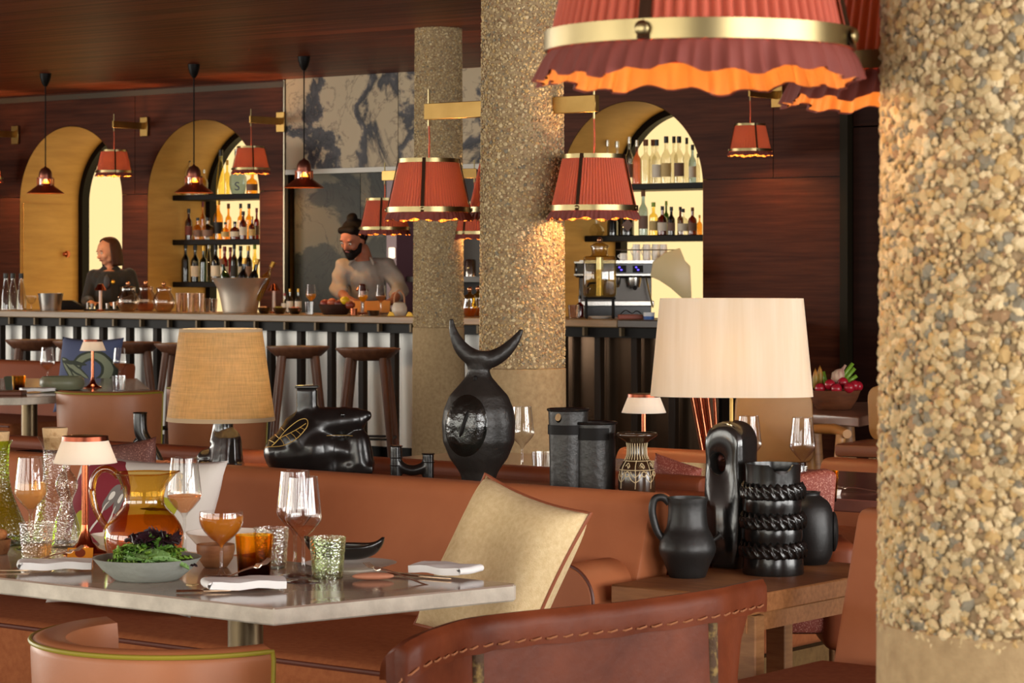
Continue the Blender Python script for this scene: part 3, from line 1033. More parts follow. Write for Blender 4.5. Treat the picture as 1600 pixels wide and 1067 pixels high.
# big lamp with the oval white shade, black ring-shaped ceramic foot
BT = 0.62                     # side table height
p = onZ(1143, 886, BT)
p.z = BT
LD = depth(p)
e = thing('table_lamp', 'large lamp with wide cream shade and holed black ceramic foot', 'lamp', p, TH)
s = LD / F
hw, zt = 33 * s, (886 - 657) * s
hz, hr = (886 - 722) * s, 12.5 * s
hx = -8 * s
N = 72
def out_pt(a, k):
    # stadium outline seen from the hole's centre
    dx, dz = cos(a), sin(a)
    lo, hi = 0, 2
    def inside(x, z):
        if z < 0.0 or z > zt: return False
        w = hw * (0.84 + 0.16 * min(1, z / (zt * 0.45)))
        if z > zt - hw:
            q = (z - (zt - hw)) / hw
            return abs(x) <= w * sqrt(max(0, 1 - q * q))
        return abs(x) <= w
    for _ in range(30):
        m = (lo + hi) / 2
        if inside(hx + dx * m, hz + dz * m): lo = m
        else: hi = m
    x, z = hx + dx * lo, hz + dz * lo
    return x * k, z if k == 1 else zt / 2 + (z - zt / 2) * (0.5 + k / 2)
T = 0.055
V = []
rings = []
prof = [('h', 1.0, -T + 0.006), ('h', 1.25, -T - 0.0), ('o', 0.62, -T), ('o', 0.86, -T + 0.004), ('o', 0.96, -T + 0.014), ('o', 1.0, -T + 0.03), ('o', 1.0, T - 0.03), ('o', 0.96, T - 0.014), ('o', 0.86, T - 0.004), ('o', 0.62, T), ('h', 1.25, T), ('h', 1.0, T - 0.006)]
for kind, k, y in prof:
    for i in range(N):
        a = 2 * pi * i / N
        if kind == 'h':
            V.append((hx + hr * k * cos(a), y, hz + hr * 1.25 * k * sin(a)))
        else:
            x1, z1 = out_pt(a, 1)
            q = (k - 0.62) / 0.38
            hx1, hz1 = hx + hr * 1.25 * cos(a), hz + hr * 1.5 * sin(a)
            ins = (1 - q) * 0.020 if k < 1 else 0
            vx, vz = x1 - hx, z1 - hz
            l = sqrt(vx * vx + vz * vz)
            V.append((hx + vx * (l - ins) / l, y, hz + vz * (l - ins) / l))
Fc = []
nr = len(prof)
for j in range(nr):
    for i in range(N):
        k = (i + 1) % N
        j2 = (j + 1) % nr
        Fc.append((j * N + i, j * N + k, j2 * N + k, j2 * N + i))
obj('foot', (V, Fc), M('lamp_foot', (26, 25, 24), 0.16, c2=(34, 32, 30), ns=9, bump=0.03, spec=0.9), e, rot=(0, 0, radians(-30)), smooth=60)
obj('stem', tube([(0, 0, zt - 0.005), (0, 0, zt + 0.20)], 0.005, 10), BRASSDULL, e)
zb, ztp = (886 - 619) * s, (886 - 466) * s
def oval(rx, ry, z, n=64):
    return [(rx * (abs(cos(a)) ** 0.85) * (1 if cos(a) >= 0 else -1), ry * (abs(sin(a)) ** 0.85) * (1 if sin(a) >= 0 else -1), z) for a in [2 * pi * i / n for i in range(n)]]
V = oval(127 * s, 0.085, zb) + oval(112 * s, 0.075, ztp) + oval(112 * s - 0.002, 0.073, ztp) + oval(127 * s - 0.002, 0.083, zb)
CREAM = CLOTHLIGHT('cream_silk', (242, 230, 210), (255, 234, 200), 0.34, c2=(232, 216, 190), ns=3, scale=(16, 16, 0.4))
obj('shade', (V, [(j * 64 + i, j * 64 + (i + 1) % 64, ((j + 1) % 4) * 64 + (i + 1) % 64, ((j + 1) % 4) * 64 + i) for j in range(4) for i in range(64)]), CREAM, e, rot=(0, 0, radians(-6)))
obj('bulb', ball((0, 0, zb + 0.1), 0.028, 14, 8), BULB, e)
lamp_light(e, (0, 0, zb + 0.1), 7.0, (1.0, 0.82, 0.56), 0.03)

# ------------------------------------------------------------------ sofas, tables, chairs
PIPING = M('piping_brown', (96, 46, 30), 0.45)
def round_prof(pts, r=0.02, k=4):
    out = []
    n = len(pts)
    for i in range(n):
        p, a, b = Vector(pts[i]), Vector(pts[i - 1]), Vector(pts[(i + 1) % n])
        d1, d2 = (a - p), (b - p)
        rr = min(r, d1.length * 0.45, d2.length * 0.45)
        s, e = p + d1.normalized() * rr, p + d2.normalized() * rr
        for j in range(k + 1):
            t = j / k
            q = s * (1 - t) ** 2 + p * 2 * t * (1 - t) + e * t * t
            out.append((q.x, q.y))
    return out
def back_prof(zt, thick=0.09, lean=0.17, zb=0.30, d=1):
    return round_prof([(-lean, zb), (0.03, zb), (thick, zt), (0.0, zt)], 0.028) if d > 0 else round_prof([(lean, zb), (0.0, zt), (-thick, zt), (-0.03, zb)], 0.028)
def sofa(label, x0, x1, yb, zt, d=1, leather=LEATHER, depthy=0.86, seams=()):
    """d=1: sitter faces -y (towards the camera side); yb = front top line of the backrest"""
    e = thing('sofa', label, 'sofa', (0, 0, 0), group='leather banquettes')
    obj('backrest', move(prism_x(back_prof(zt, d=d), x0, x1, 0.012), (0, yb, 0)), leather, e)
    ys, yf = (yb - 0.17 * d, yb - depthy * d)
    a, b = min(ys, yf), max(ys, yf)
    seat = obj('seat', box(x0, x1, a, b, 0.31, 0.495, 0.03, 3), SEATCLOTH, e)
    yy = yf + 0.004 * d
    obj('piping', tube([(x0 + 0.02, yy, 0.478), (x1 - 0.02, yy, 0.478)], 0.006, 8), PIPING, seat)
    obj('base', box(x0 + 0.01, x1 - 0.01, a + 0.03, b, 0.06, 0.305), FRONTCLOTH, e)
    obj('plinth', box(x0 + 0.05, x1 - 0.05, a + 0.08, b - 0.02, 0.0, 0.06), BLACK, e)
    for x in seams:
        obj('seam', tube([(x, yb + 0.002 * d, zt - 0.03), (x, yb - 0.085 * d, zt - 0.25), (x, yb - 0.155 * d, 0.50)], 0.003, 6), PIPING, e)
    obj('seam', tube([(x0 + 0.01, yb + 0.006 * d, zt - 0.012), (x1 - 0.01, yb + 0.006 * d, zt - 0.012)], 0.0035, 6), PIPING, e)
    return e
SB = 5.03
near_sofa = sofa('terracotta leather sofa behind the set table with cream cushion', -9.2, -3.49, SB, 0.81, seams=(-3.56,))
ar = obj('arm', join(move(solid([(0.078, 0.0), (0.084, 0.006), (0.084, 0.30)], 40), (-3.58, SB - 0.235, 0.575), rot=(-pi / 2, 0, 0))), LEATHER, near_sofa)
obj('piping', move(tube([(0.083 * cos(a), 0.083 * sin(a), 0.004) for a in [2 * pi * i / 40 for i in range(40)]], 0.004, 6, True), (-3.58, SB - 0.235, 0.575), rot=(-pi / 2, 0, 0)), PIPING, ar)
obj('arm_panel', box(-3.655, -3.505, SB - 0.22, SB - 0.0, 0.30, 0.56, 0.01), LEATHER, near_sofa)
# narrow ledge between the two sofas that stand back to back
single('ledge', 'leather-topped ledge between two sofas carrying the black ceramics', 'ledge', box(-9.2, -3.49, SB + 0.095, 5.475, 0, 0.78, 0.006), LEATHER2)
sofa('terracotta sofa facing the bar, seen behind the horned vase', -9.2, -3.68, 5.60, 0.81, d=-1, leather=LEATHER2, depthy=0.62)
sofa('leather sofa end cut by the pebbled column, beside the wooden bench', -2.93, -0.9, SB, 0.81)
sofa('low leather sofa behind the lamp with white shade and sparkly cushion', -5.43, -5.01, 7.60, 0.70, depthy=0.6)
sofa('low leather sofa at far right behind the wine glass', -4.57, -3.4, 7.60, 0.70, depthy=0.6)
sofa('brown leather sofa behind the blue cushion, far left', -15.0, -10.85, 10.3, 0.80, leather=LEATHER2)

def slab_table(name, label, poly, z, th, pedestal, mat_top=MARBLETOP, mat_edge=STONEEDGE, pr=0.034, base=0.22):
    e = thing(name, label, 'table', (0, 0, 0))
    me = mesh('top', prism(poly, z - th, z, 0.003, 1), mat_top, 30)
    me.materials.append(mat_edge)
    for f in me.polygons:
        if f.normal.z < 0.6:
            f.material_index = 1
    obj('top', me, None, e)
    for x, y in pedestal:
        obj('pedestal', tube([(x, y, 0.02), (x, y, z - th)], pr, 28), M('pedestal_bronze', (112, 96, 72), 0.35, 0.9), e)
        obj('foot', move(lathe([(0, 0), (base, 0), (base, 0.012), (base - 0.01, 0.018), (0, 0.02)], 36), (x, y, 0)), BLACKMETAL, e)
    return e
TZT = 0.75
EDGE = []
pts = [(-3.115, 3.315), (-2.985, 3.842), (-2.995, 3.86), (-5.7, 3.89), (-5.7, 3.31)]
rj = random.Random(3)
ex = []
for i, (a, b) in enumerate(zip(pts, pts[1:] + pts[:1])):
    L = sqrt((b[0] - a[0]) ** 2 + (b[1] - a[1]) ** 2)
    n = max(1, int(L / 0.07))
    for k in range(n):
        t = k / n
        j = 0 if k == 0 else rj.uniform(-0.0018, 0.0018)
        ex.append((a[0] + (b[0] - a[0]) * t + j, a[1] + (b[1] - a[1]) * t + j))
slab_table('dining_table', 'white stone dining table laid with glasses, napkins and salad', ex, TZT, 0.032, [(-3.40, 3.54), (-5.1, 3.6)])
q = lambda *a: [tuple(onZ(x, y, TZT)[:2]) for x, y in a]
slab_table('stone_table', 'stone-topped table with copper lamp far left, in front of blue cushion', q((-80, 621), (31, 621), (112, 617), (235, 608), (215, 591), (0, 591), (-80, 598)), TZT, 0.036, [tuple(onZ(46, 606, TZT)[:2])], pr=0.04)
slab_table('rose_table', 'rosy marble table behind the black vases with wine glasses', [(-5.3, 5.80), (-2.4, 5.80), (-2.4, 6.6), (-5.3, 6.6)], TZT, 0.034, [(-4.8, 6.46), (-2.8, 6.3)], M('rose_stone', (168, 112, 96), 0.15, c2=(140, 88, 76), ns=6), M('rose_edge', (150, 98, 82), 0.5, c2=(128, 82, 70), ns=14))
tb = thing('corner_table', 'stone-topped wooden table holding the vegetable bowl at far right', 'table', (0, 0, 0))
me = mesh('top', prism(q((1240, 644), (1342, 652), (1362, 648), (1440, 640), (1400, 627), (1250, 630)), TZT - 0.04, TZT, 0.004, 1), M('corner_stone', (150, 112, 92), 0.3, c2=(128, 90, 72), ns=8))
obj('top', me, None, tb)
for px, py in ((1322, 645), (1270, 638), (1420, 637)):
    a = onZ(px, py, TZT)
    obj('leg', tube([(a.x, a.y, 0.71), (a.x + 0.05, a.y + 0.02, 0)], [0.034, 0.022], 14), OAK, tb)

# bench beside the sofa
e = thing('wooden_bench', 'small oak bench table carrying the black jug and vases', 'bench', (0, 0, 0))
bx0, bx1, by0, by1 = -3.46, -3.09, 4.815, 5.53
obj('top', box(bx0, bx1, by0, by1, BT - 0.045, BT, 0.004), OAKH, e)
obj('apron', box(bx0 + 0.05, bx1 - 0.03, by0 + 0.05, by1 - 0.05, BT - 0.09, BT - 0.046), OAKH, e)
for x, y, sx, sy in ((bx0 + 0.05, by0 + 0.05, -1, -1), (bx1 - 0.04, by0 + 0.08, 1, -1), (bx0 + 0.05, by1 - 0.06, -1, 1), (bx1 - 0.04, by0 + 0.62, 1, 1)):
    m = prism([(-0.028, -0.02), (0.028, -0.02), (0.028, 0.02), (-0.028, 0.02)], 0, BT - 0.05, 0.003, 1)
    m = ([(p[0] + sx * 0.03 * (1 - p[2] / BT), p[1] + sy * 0.05 * (1 - p[2] / BT), p[2]) for p in m[0]], m[1])
    obj('leg', move(m, (x, y, 0)), OAK, e)

# tub chair with yellow piping
LIME = M('piping_lime', (150, 136, 40), 0.45)
def tub_chair(label, loc, rz, scale=1.0, r=0.235, zt=0.74, zb=0.40, a0=-190, a1=-8):
    e = thing('tub_chair', label, 'chair', loc, rz, 'tan leather tub chairs')
    A0, A1 = radians(a0), radians(a1)
    t = 0.05
    n = 60
    zs = [zb, zb + 0.02, zt - 0.03, zt - 0.008, zt]
    V, Fc = [], []
    sec = [(r - 0.02, zb), (r, zb + 0.02), (r + 0.012, zt - 0.02), (r + 0.008, zt - 0.003), (r - 0.012, zt + 0.004), (r - t + 0.004, zt - 0.004), (r - t, zt - 0.03), (r - t, zb + 0.02), (r - t + 0.01, zb)]
    m = len(sec)
    for i in range(n + 1):
        a = A0 + (A1 - A0) * i / n
        sag = 0.0
        for rr, z in sec:
            V.append((rr * cos(a), rr * sin(a), z))
    for i in range(n):
        for j in range(m):
            k = (j + 1) % m
            Fc.append((i * m + j, i * m + k, (i + 1) * m + k, (i + 1) * m + j))
    Fc += [tuple(range(m)), tuple(reversed(range(n * m, n * m + m)))]
    bk = obj('backrest', (V, Fc), TAN, e, smooth=60)
    path = [((r + 0.012) * cos(a), (r + 0.012) * sin(a), zt - 0.006) for a in [A0 + (A1 - A0) * i / n for i in range(n + 1)]]
    a = A1
    path += [((r + 0.012) * cos(a + 0.01), (r + 0.012) * sin(a + 0.01), zt - 0.02), ((r + 0.004) * cos(a + 0.01), (r + 0.004) * sin(a + 0.01), zb + 0.03)]
    obj('piping', tube(path, 0.0042, 8), LIME, bk)
    obj('seat', move(lathe([(0, 0), (r - 0.02, 0), (r - 0.005, 0.02), (r - 0.005, 0.06), (r - 0.03, 0.085), (0, 0.09)], 40), (0, 0.02, 0.36)), TAN, e)
    for sx in (-1, 1):
        for sy in (-1, 1):
            obj('leg', tube([(sx * 0.13, sy * 0.13, 0.37), (sx * 0.17, sy * 0.17, 0)], [0.016, 0.011], 10), OAK, e)
    e.scale = (scale,) * 3
    return e
cc = at(281, HOR, 4.30)
tub_chair('tan leather tub chair with lime piping, in front of the set table', (cc.x, cc.y, 0), 0)
cc = at(174, HOR, 12.1)
tub_chair('tan leather tub chair back before the copper lamp, far left', (cc.x, cc.y, 0), TH, 1.05, a0=-165, a1=-15)
cc = at(336, HOR, 12.6)
tub_chair('tan leather tub chair behind the woven lamp shade', (cc.x, cc.y, 0), TH + 0.3, 1.05, a0=-165, a1=-15)

# sling chair of stitched saddle leather on bark-covered poles
e = thing('sling_chair', 'brown stitched saddle leather chair on rough bark poles', 'chair', (0, 0, 0))
key = [at(x, y, d) for x, y, d in ((602, 1062, 3.90), (607, 1032, 3.86), (632, 1006, 3.84), (668, 987, 3.88), (730, 967, 4.02), (800, 957, 4.09), (900, 947, 4.18), (1000, 937, 4.28), (1110, 921, 4.38), (1160, 911, 4.48), (1192, 904, 4.55))]
path = [Vector(p) for p in smoothp(key, 6)]
out = Vector((ST, -CT, 0)) * -0.0 + Vector((0.97, -0.25, 0))
def strip(path, offs, drops, wav=0.0, cut=0.0):
    n = len(path)
    tl = (path[-1] - path[-2]).normalized()
    def f(u, v):
        i = round(u * (n - 1))
        p = path[i]
        j = v * (len(offs) - 1)
        a = int(min(j, len(offs) - 2)); t = j - a
        o = offs[a] * (1 - t) + offs[a + 1] * t
        dd = drops[a] * (1 - t) + drops[a + 1] * t
        w = wav * sin(i * 1.3) * v + wav * 0.6 * sin(i * 0.53 + 1) * v
        q_ = max(0.0, (i - (n - 13)) / 12) * cut * (1 - (1 - min(1, v * 2.2)) ** 2)
        return p - tl * q_ + out * (o + w) - Vector((0, 0, dd + w * 0.6))
    return grid(f, n, 9)
pan = strip(path[8:], [-0.012, -0.010, -0.006, -0.02, -0.05], [0.005, 0.10, 0.22, 0.34, 0.42], 0.001, 0.10)
obj('back_panel', shell(pan, 0.004), SADDLE, e)
band = obj('top_band', shell(strip(path, [-0.016, 0.0, 0.009, 0.010, 0.008], [0.002, 0.0, 0.012, 0.035, 0.056], 0.0016), 0.004), SADDLE, e)
STITCH = M('stitch', (150, 96, 62), 0.6)
acc = 0
last = path[0]
k = 0
dist = [0.0]
for a, b in zip(path, path[1:]):
    dist.append(dist[-1] + (b - a).length)
def along(s):
    for i in range(len(path) - 1):
        if dist[i + 1] >= s:
            t = (s - dist[i]) / (dist[i + 1] - dist[i])
            return path[i].lerp(path[i + 1], t)
    return path[-1]
s = 0.03
while s < dist[-1] - 0.03:
    a, b = along(s), along(s + 0.022)
    o1 = out * 0.0125 - Vector((0, 0, 0.046))
    o2 = out * 0.0125 - Vector((0, 0, 0.0435))
    obj('stitch', tube([a + o1 - out * 0.004, a.lerp(b, 0.15) + o1, a.lerp(b, 0.85) + o2, b + o2 - out * 0.004], 0.0017, 5), STITCH, band)
    s += 0.034
BARK = M('bark', (70, 48, 28), 0.85, c2=(128, 104, 56), ns=70, lo=0.5, hi=0.68, bump=0.8, bs=60, bd=0.006)
for x, y, d in ((659, 1000, 3.90), (746, 975, 4.05), (1112, 930, 4.395)):
    p = at(x, y, d) + out * -0.004
    obj('pole', tube([(p.x, p.y, p.z - 0.02), (p.x + 0.004, p.y, 0.4), (p.x - 0.004, p.y + 0.004, 0)], [0.0125, 0.0135, 0.013], 12), BARK, e)
p0, p1 = at(659, 1000, 3.9), at(1112, 930, 4.395)
obj('seat', shell(grid(lambda u, v: (p0.x + (p1.x - p0.x) * u - 0.26 * v - 0.03, p0.y + (p1.y - p0.y) * u, 0.40 - 0.03 * sin(pi * v) + 0.03 * v), 14, 10), 0.005), SADDLE, e)
for u in (0.03, 0.97):
    obj('pole', tube([(p0.x - 0.27, p0.y + (p1.y - p0.y) * u, 0.44), (p0.x - 0.27, p0.y + (p1.y - p0.y) * u, 0)], 0.0135, 12), BARK, e)
    obj('stretcher', tube([(p0.x - 0.27, p0.y + (p1.y - p0.y) * u, 0.43), (p0.x + (p1.x - p0.x) * u, p0.y + (p1.y - p0.y) * u, 0.41)], 0.012, 10), BARK, e)

# far right armchair in ochre leather
p = at(1209, 800, 10.4); p.z = 0
e = thing('ochre_armchair', 'ochre leather armchair with wooden arms below the white lamp shade', 'chair', p, TH)
w = 10.4 / F
sh = lambda x, y: ((x - 1209) * w, zat(y, 10.4))
OCHRE = M('ochre_leather', (168, 122, 66), 0.5, c2=(154, 108, 56), ns=5)
pr = round_prof([sh(1146, 722), sh(1272, 722), sh(1268, 612), sh(1150, 612)], 0.05, 6)
obj('backrest', prism_y(pr, -0.03, 0.03, 0.01), OCHRE, e)
obj('seat', box(sh(1150, 0)[0], sh(1268, 0)[0], -0.45, -0.02, 0.40, 0.48, 0.02, 2), OCHRE, e)
for sx, x in ((-1, 1140), (1, 1300)):
    xx = sh(x, 0)[0]
    obj('armrest', tube([(xx - sx * 0.10, 0.02, 0.70), (xx, -0.1, 0.705), (xx + sx * 0.02, -0.32, 0.70)], [0.018, 0.022, 0.018], 12), M('ash_wood', (172, 124, 70), 0.45), e)
    obj('leg', tube([(xx, -0.28, 0.695), (xx - sx * 0.02, -0.3, 0.4), (xx, -0.32, 0)], [0.02, 0.024, 0.016], 12), MC['ash_wood'], e)
    obj('leg', tube([(xx - sx * 0.09, 0.01, 0.69), (xx - sx * 0.06, 0.05, 0)], [0.02, 0.015], 12), MC['ash_wood'], e)
p = at(1375, 800, 10.2); p.z = 0
e = thing('ochre_chair', 'ochre chair with brown seat edge beside the pebbled column', 'chair', p, TH - 0.5)
pr = round_prof([(-0.04, zat(690, 10.2)), (0.25, zat(690, 10.2)), (0.25, zat(602, 10.2)), (-0.05, zat(602, 10.2))], 0.06, 6)
obj('backrest', prism_y(pr, -0.02, 0.02, 0.008), OCHRE, e)
obj('seat', box(-0.06, 0.3, -0.35, -0.0, zat(686, 10.2) - 0.05, zat(686, 10.2), 0.015, 2), M('brown_seat', (116, 66, 40), 0.5), e)
for x, y in ((-0.02, -0.3), (0.26, -0.3), (-0.02, -0.03), (0.26, -0.03)):
    obj('leg', tube([(x, y, zat(686, 10.2) - 0.05), (x, y, 0)], 0.016, 10), MC['ash_wood'], e)
# chair back with glittering cloth at the rosy table
SPARK = M('sparkle_cloth', (150, 72, 58), 0.55, c2=(220, 160, 140), ns=260, lo=0.52, hi=0.68, bump=0.6, bs=300, bd=0.003, scale=(1, 1, 1))
p = at(1277, 830, 6.5); p.z = 0
e = thing('sparkly_chair', 'chair with sparkling copper cloth back behind the dark round vase', 'chair', p, TH)
w = 6.5 / F
sh = lambda x, y: ((x - 1277) * w, zat(y, 6.5))
pr = round_prof([sh(1215, 860), sh(1297, 860), sh(1306, 738), sh(1290, 732), sh(1215, 745)], 0.02, 5)
obj('backrest', prism_y(pr, -0.03, 0.03, 0.015, 3), SPARK, e)
obj('seat', box(-0.10, 0.1, 0.0, 0.16, 0.42, 0.5, 0.02, 2), SPARK, e)
for x, y in ((-0.08, 0.02), (0.06, 0.02), (-0.08, 0.14), (0.06, 0.14)):
    obj('leg', tube([(x, y, 0.43), (x, y, 0)], 0.013, 10), OAK, e)
obj('arm', box((1286 - 1277) * w, (1340 - 1277) * w, -0.02, 0.22, 0.38, zat(846, 6.5), 0.03, 4), LEATHER2, e)
# copper rods
p = at(1090, 700, 12.2)
e = thing('copper_rods', 'bundle of upright copper rods between the bar end and ochre chair', 'screen', (p.x, p.y, 0), TH)
w = 12.2 / F
for i, (xa, xb) in enumerate(((1070, 1092), (1077, 1097), (1084, 1102), (1091, 1107), (1098, 1112), (1114, 1120))):
    obj('rod', tube([((xb - 1090) * w + 0.16 * (xb - xa) * w * 10, 0.03 * (i % 2), 0), ((xa - 1090) * w, 0.03 * (i % 2), zat(560, 12.2))], 0.0095, 10), COPPER, e)
obj('foot_plate', box(-0.1, 0.30, -0.06, 0.09, 0, 0.012), COPPERDARK, e)

# ------------------------------------------------------------------ cushions
def pillow(w, h, t, n=26, pinch=0.08, fold=0.0):
    def half(s):
        def f(u, v):
            a, b = 2 * u - 1, 2 * v - 1
            x = w / 2 * a * (1 - pinch * (1 - b * b) * abs(a))
            z = h / 2 * b * (1 - pinch * (1 - a * a) * abs(b))
            y = s * t / 2 * (max(0, (1 - a ** 4)) * max(0, (1 - b ** 4))) ** 0.6
            if s < 0:
                y += fold * math.exp(-((a * 0.8 + b * 0.3) / 0.35) ** 2) * (1 - b * b)
            return x, y, z
        return grid(f, n, n)
    a, b = half(-1), half(1)
    m = join(a, b)
    bm = tobm(m)
    bmesh.ops.remove_doubles(bm, verts=bm.verts[:], dist=1e-5)
    return frombm(bm)
def cushion(label, px, py, d, w, h, t, mat, yaw, tilt, roll, fold=0.0, group='scatter cushions', edge=None):
    E = Matrix.Rotation(TH + yaw, 3, 'Z') @ Matrix.Rotation(tilt, 3, 'X') @ Matrix.Rotation(roll, 3, 'Y')
    e = thing('cushion', label, 'cushion', at(px, py, d), group=group, rot=E.to_euler())
    obj('cover', pillow(w, h, t, fold=fold), mat, e, smooth=180)
    if edge:
        pth = []
        for i in range(80):
            u = i / 80 * 4
            k = int(u); f = (u - k) * 2 - 1
            a, b = ((f, -1), (1, f), (-f, 1), (-1, -f))[k]
            pth.append((w / 2 * a * (1 - 0.08 * (1 - b * b) * abs(a)), -0.001, h / 2 * b * (1 - 0.08 * (1 - a * a) * abs(b))))
        obj('piping', tube(pth, 0.004, 6, True), edge, e)
    return e
CREAMCLOTH = M('cream_boucle', (234, 210, 164), 0.95, c2=(218, 190, 140), ns=90, bump=0.6, bs=320, bd=0.003)
cushion('cream woven cushion with brown piping leaning on the sofa arm', 784, 890, 5.62, 0.335, 0.37, 0.15, CREAMCLOTH, -0.70, -0.42, 0.22, 0.03, edge=M('piping_tan', (150, 84, 56), 0.5))
RED, LIMEC, WHITEP, GREYP, INK = (128, 24, 40), (168, 164, 40), (226, 220, 212), (120, 112, 108), (40, 34, 34)
FLORAL = PRINT('floral_print', (214, 206, 198), [
    (-0.10, 0.02, 0.13, 0.16, 0.2, RED, 0), (0.02, -0.13, 0.25, 0.07, 0.0, RED, 0), (0.13, 0.045, 0.05, 0.035, 0.6, LIMEC, 0), (0.16, 0.02, 0.022, 0.028, 0.2, LIMEC, 0),
    (-0.13, -0.02, 0.03, 0.05, 0.3, LIMEC, 0), (-0.11, -0.14, 0.05, 0.03, 0.2, LIMEC, 0), (-0.045, 0.07, 0.016, 0.04, -0.4, GREYP, 0), (-0.015, 0.065, 0.016, 0.04, -0.15, GREYP, 0),
    (-0.045, 0.075, 0.007, 0.014, -0.4, WHITEP, 0), (-0.015, 0.07, 0.007, 0.014, -0.15, WHITEP, 0), (-0.085, -0.01, 0.0035, 0.08, -0.5, WHITEP, 0), (-0.04, -0.03, 0.0035, 0.08, -0.2, WHITEP, 0),
    (0.09, -0.06, 0.03, 0.018, 0.8, INK, 0.10), (0.11, 0.05, 0.045, 0.004, 0.1, INK, 0)], wob=0.012, ws=14)
cushion('white cushion printed with red and lime flowers behind the amber pitcher', 212, 832, 6.45, 0.50, 0.40, 0.14, FLORAL, -0.62, -0.35, 0.0)
BLUEPRINT = PRINT('serpent_print', (78, 86, 118), [
    (0.06, 0.02, 0.11, 0.085, 0.0, (52, 58, 46), 0.36), (0.06, 0.02, 0.11, 0.085, 0.0, (126, 132, 108), 0.20), (-0.06, 0.03, 0.13, 0.022, -0.5, (52, 58, 46), 0), (-0.06, 0.03, 0.12, 0.012, -0.5, (126, 132, 108), 0),
    (-0.08, -0.01, 0.11, 0.018, -0.8, (52, 58, 46), 0), (-0.08, -0.01, 0.10, 0.009, -0.8, (126, 132, 108), 0), (-0.07, 0.06, 0.10, 0.012, -0.1, (52, 58, 46), 0), (0.10, -0.08, 0.08, 0.02, 0.1, (40, 44, 40), 0)], wob=0.006, ws=18)
cushion('blue cushion printed with a coiled grey serpent, far left', 138, 586, 14.6, 0.44, 0.44, 0.12, BLUEPRINT, -0.5, -0.2, 0.0)
SPARKD = M('sparkle_brown', (96, 50, 40), 0.55, c2=(176, 128, 110), ns=260, lo=0.54, hi=0.7, bump=0.6, bs=300, bd=0.003)
cushion('sparkly brown cushion behind the white-shaded lamp on the near sofa', 188, 762, 6.98, 0.26, 0.26, 0.08, SPARKD, -0.62, -0.15, -0.12)
cushion('sparkly copper cushion behind the patterned vase', 1056, 752, 6.95, 0.15, 0.12, 0.07, SPARK, -0.6, 0.15, 0.25)

# ------------------------------------------------------------------ black ceramics
LZ = 0.78
def on_ledge(px, yw=5.30, z=LZ):
    p = onY(px, yw, z)
    return p, depth(p) / F, HOR + (EYE - z) * F / depth(p)     # place, metres per pixel, pixel row of its foot
def clamp0(m):
    return [(x, y, max(z, 0.0008)) for x, y, z in m[0]], m[1]
def front_hits(m, pts):
    """points (x, z) laid on the camera-facing side of a shape"""
    t = BVHTree.FromPolygons([Vector(p) for p in m[0]], m[1])
    out = []
    for x, z in pts:
        h = t.ray_cast(Vector((x, -2, z)), Vector((0, 1, 0)))
        if h[0] is not None:
            out.append(h[0] + h[1] * 0.0004)
    return out

# horned vase
p, s, yb = on_ledge(748)
e = thing('horned_vase', 'black round vase crowned by a crescent of two horns', 'vase', p, TH)
P = lambda x, y: ((x - 748) * s, (yb - y) * s)
prof = [(27, yb), (27, 748), (30, 738), (46, 715), (56, 690), (58, 660), (55, 640), (46, 618), (30, 600), (20, 588), (17, 578), (20, 566), (24, 556), (18, 548)]
body = solid([(r * s, (yb - y) * s) for r, y in [(a, b) for a, b in prof]], 40)
body = ([(x, y * 0.78, z) for x, y, z in body[0]], body[1])
hp = smoothp([P(705, 497) + (3,), P(709, 520) + (7,), P(722, 545) + (11.5,), P(742, 560) + (14,), P(764, 562) + (14,), P(786, 551) + (11.5,), P(804, 533) + (8,), P(816, 514) + (3,)], 5)
horn = tube([(a[0], 0, a[1]) for a in hp], [a[2] * 1.15 * s for a in hp], 14, flat=0.9)
hole = move(solid([(3.6 * s, -0.1), (3.6 * s, 0.0)], 14), (P(743, 0)[0], -0.0, P(0, 590)[1]), rot=(pi / 2, 0, 0))
bm_ = clamp0(baked(join(body, horn), 0.0045, 6))
obj('body', bm_, CERROUGH, e, smooth=180)
hit = front_hits(bm_, [P(743, 591)])
if hit:
    obj('eye_hole', ball(hit[0], (3.2 * s, 0.003, 5.2 * s), 14, 8), BLACK, e)
# glazed oval face laid over the belly
def patch(m, cx, cy, rx, ry, lift, tilt=0.0, n=22):
    V, Fc = [], []
    t = BVHTree.FromPolygons([Vector(q) for q in m[0]], m[1])
    idx = {}
    rows = 14
    cen = None
    for j in range(rows + 1):
        for i in range(n * 2):
            a = 2 * pi * i / (n * 2)
            rr = j / rows
            x, z = P(cx + rx * rr * cos(a) + tilt * ry * rr * sin(a), cy - ry * rr * sin(a))
            h = t.ray_cast(Vector((x, -2, z)), Vector((0, 1, 0)))
            if h[0] is None:
                continue
            l = lift * (1 - rr ** 4) - 0.001 * (rr ** 8)
            idx[(j, i)] = len(V)
            V.append(tuple(h[0] + h[1] * l))
    for j in range(rows):
        for i in range(n * 2):
            k = (i + 1) % (n * 2)
            q = [(j, i), (j, k), (j + 1, k), (j + 1, i)]
            if all(w in idx for w in q):
                f = [idx[w] for w in q]
                Fc.append(tuple(f))
    return V, Fc
fc = patch(bm_, 729, 663, 34, 50, 0.007, 0.05)
fo = obj('glazed_face', fc, GLAZE, e, smooth=180)
h1 = front_hits(fc, [P(732 - k * 1.6, 640 + k * 5) for k in range(9)])
if len(h1) > 3:
    obj('groove', tube([a - Vector((0, 0.0, 0)) for a in h1], [0.002] + [0.0055] * (len(h1) - 2) + [0.002], 8), BLACK, fo)

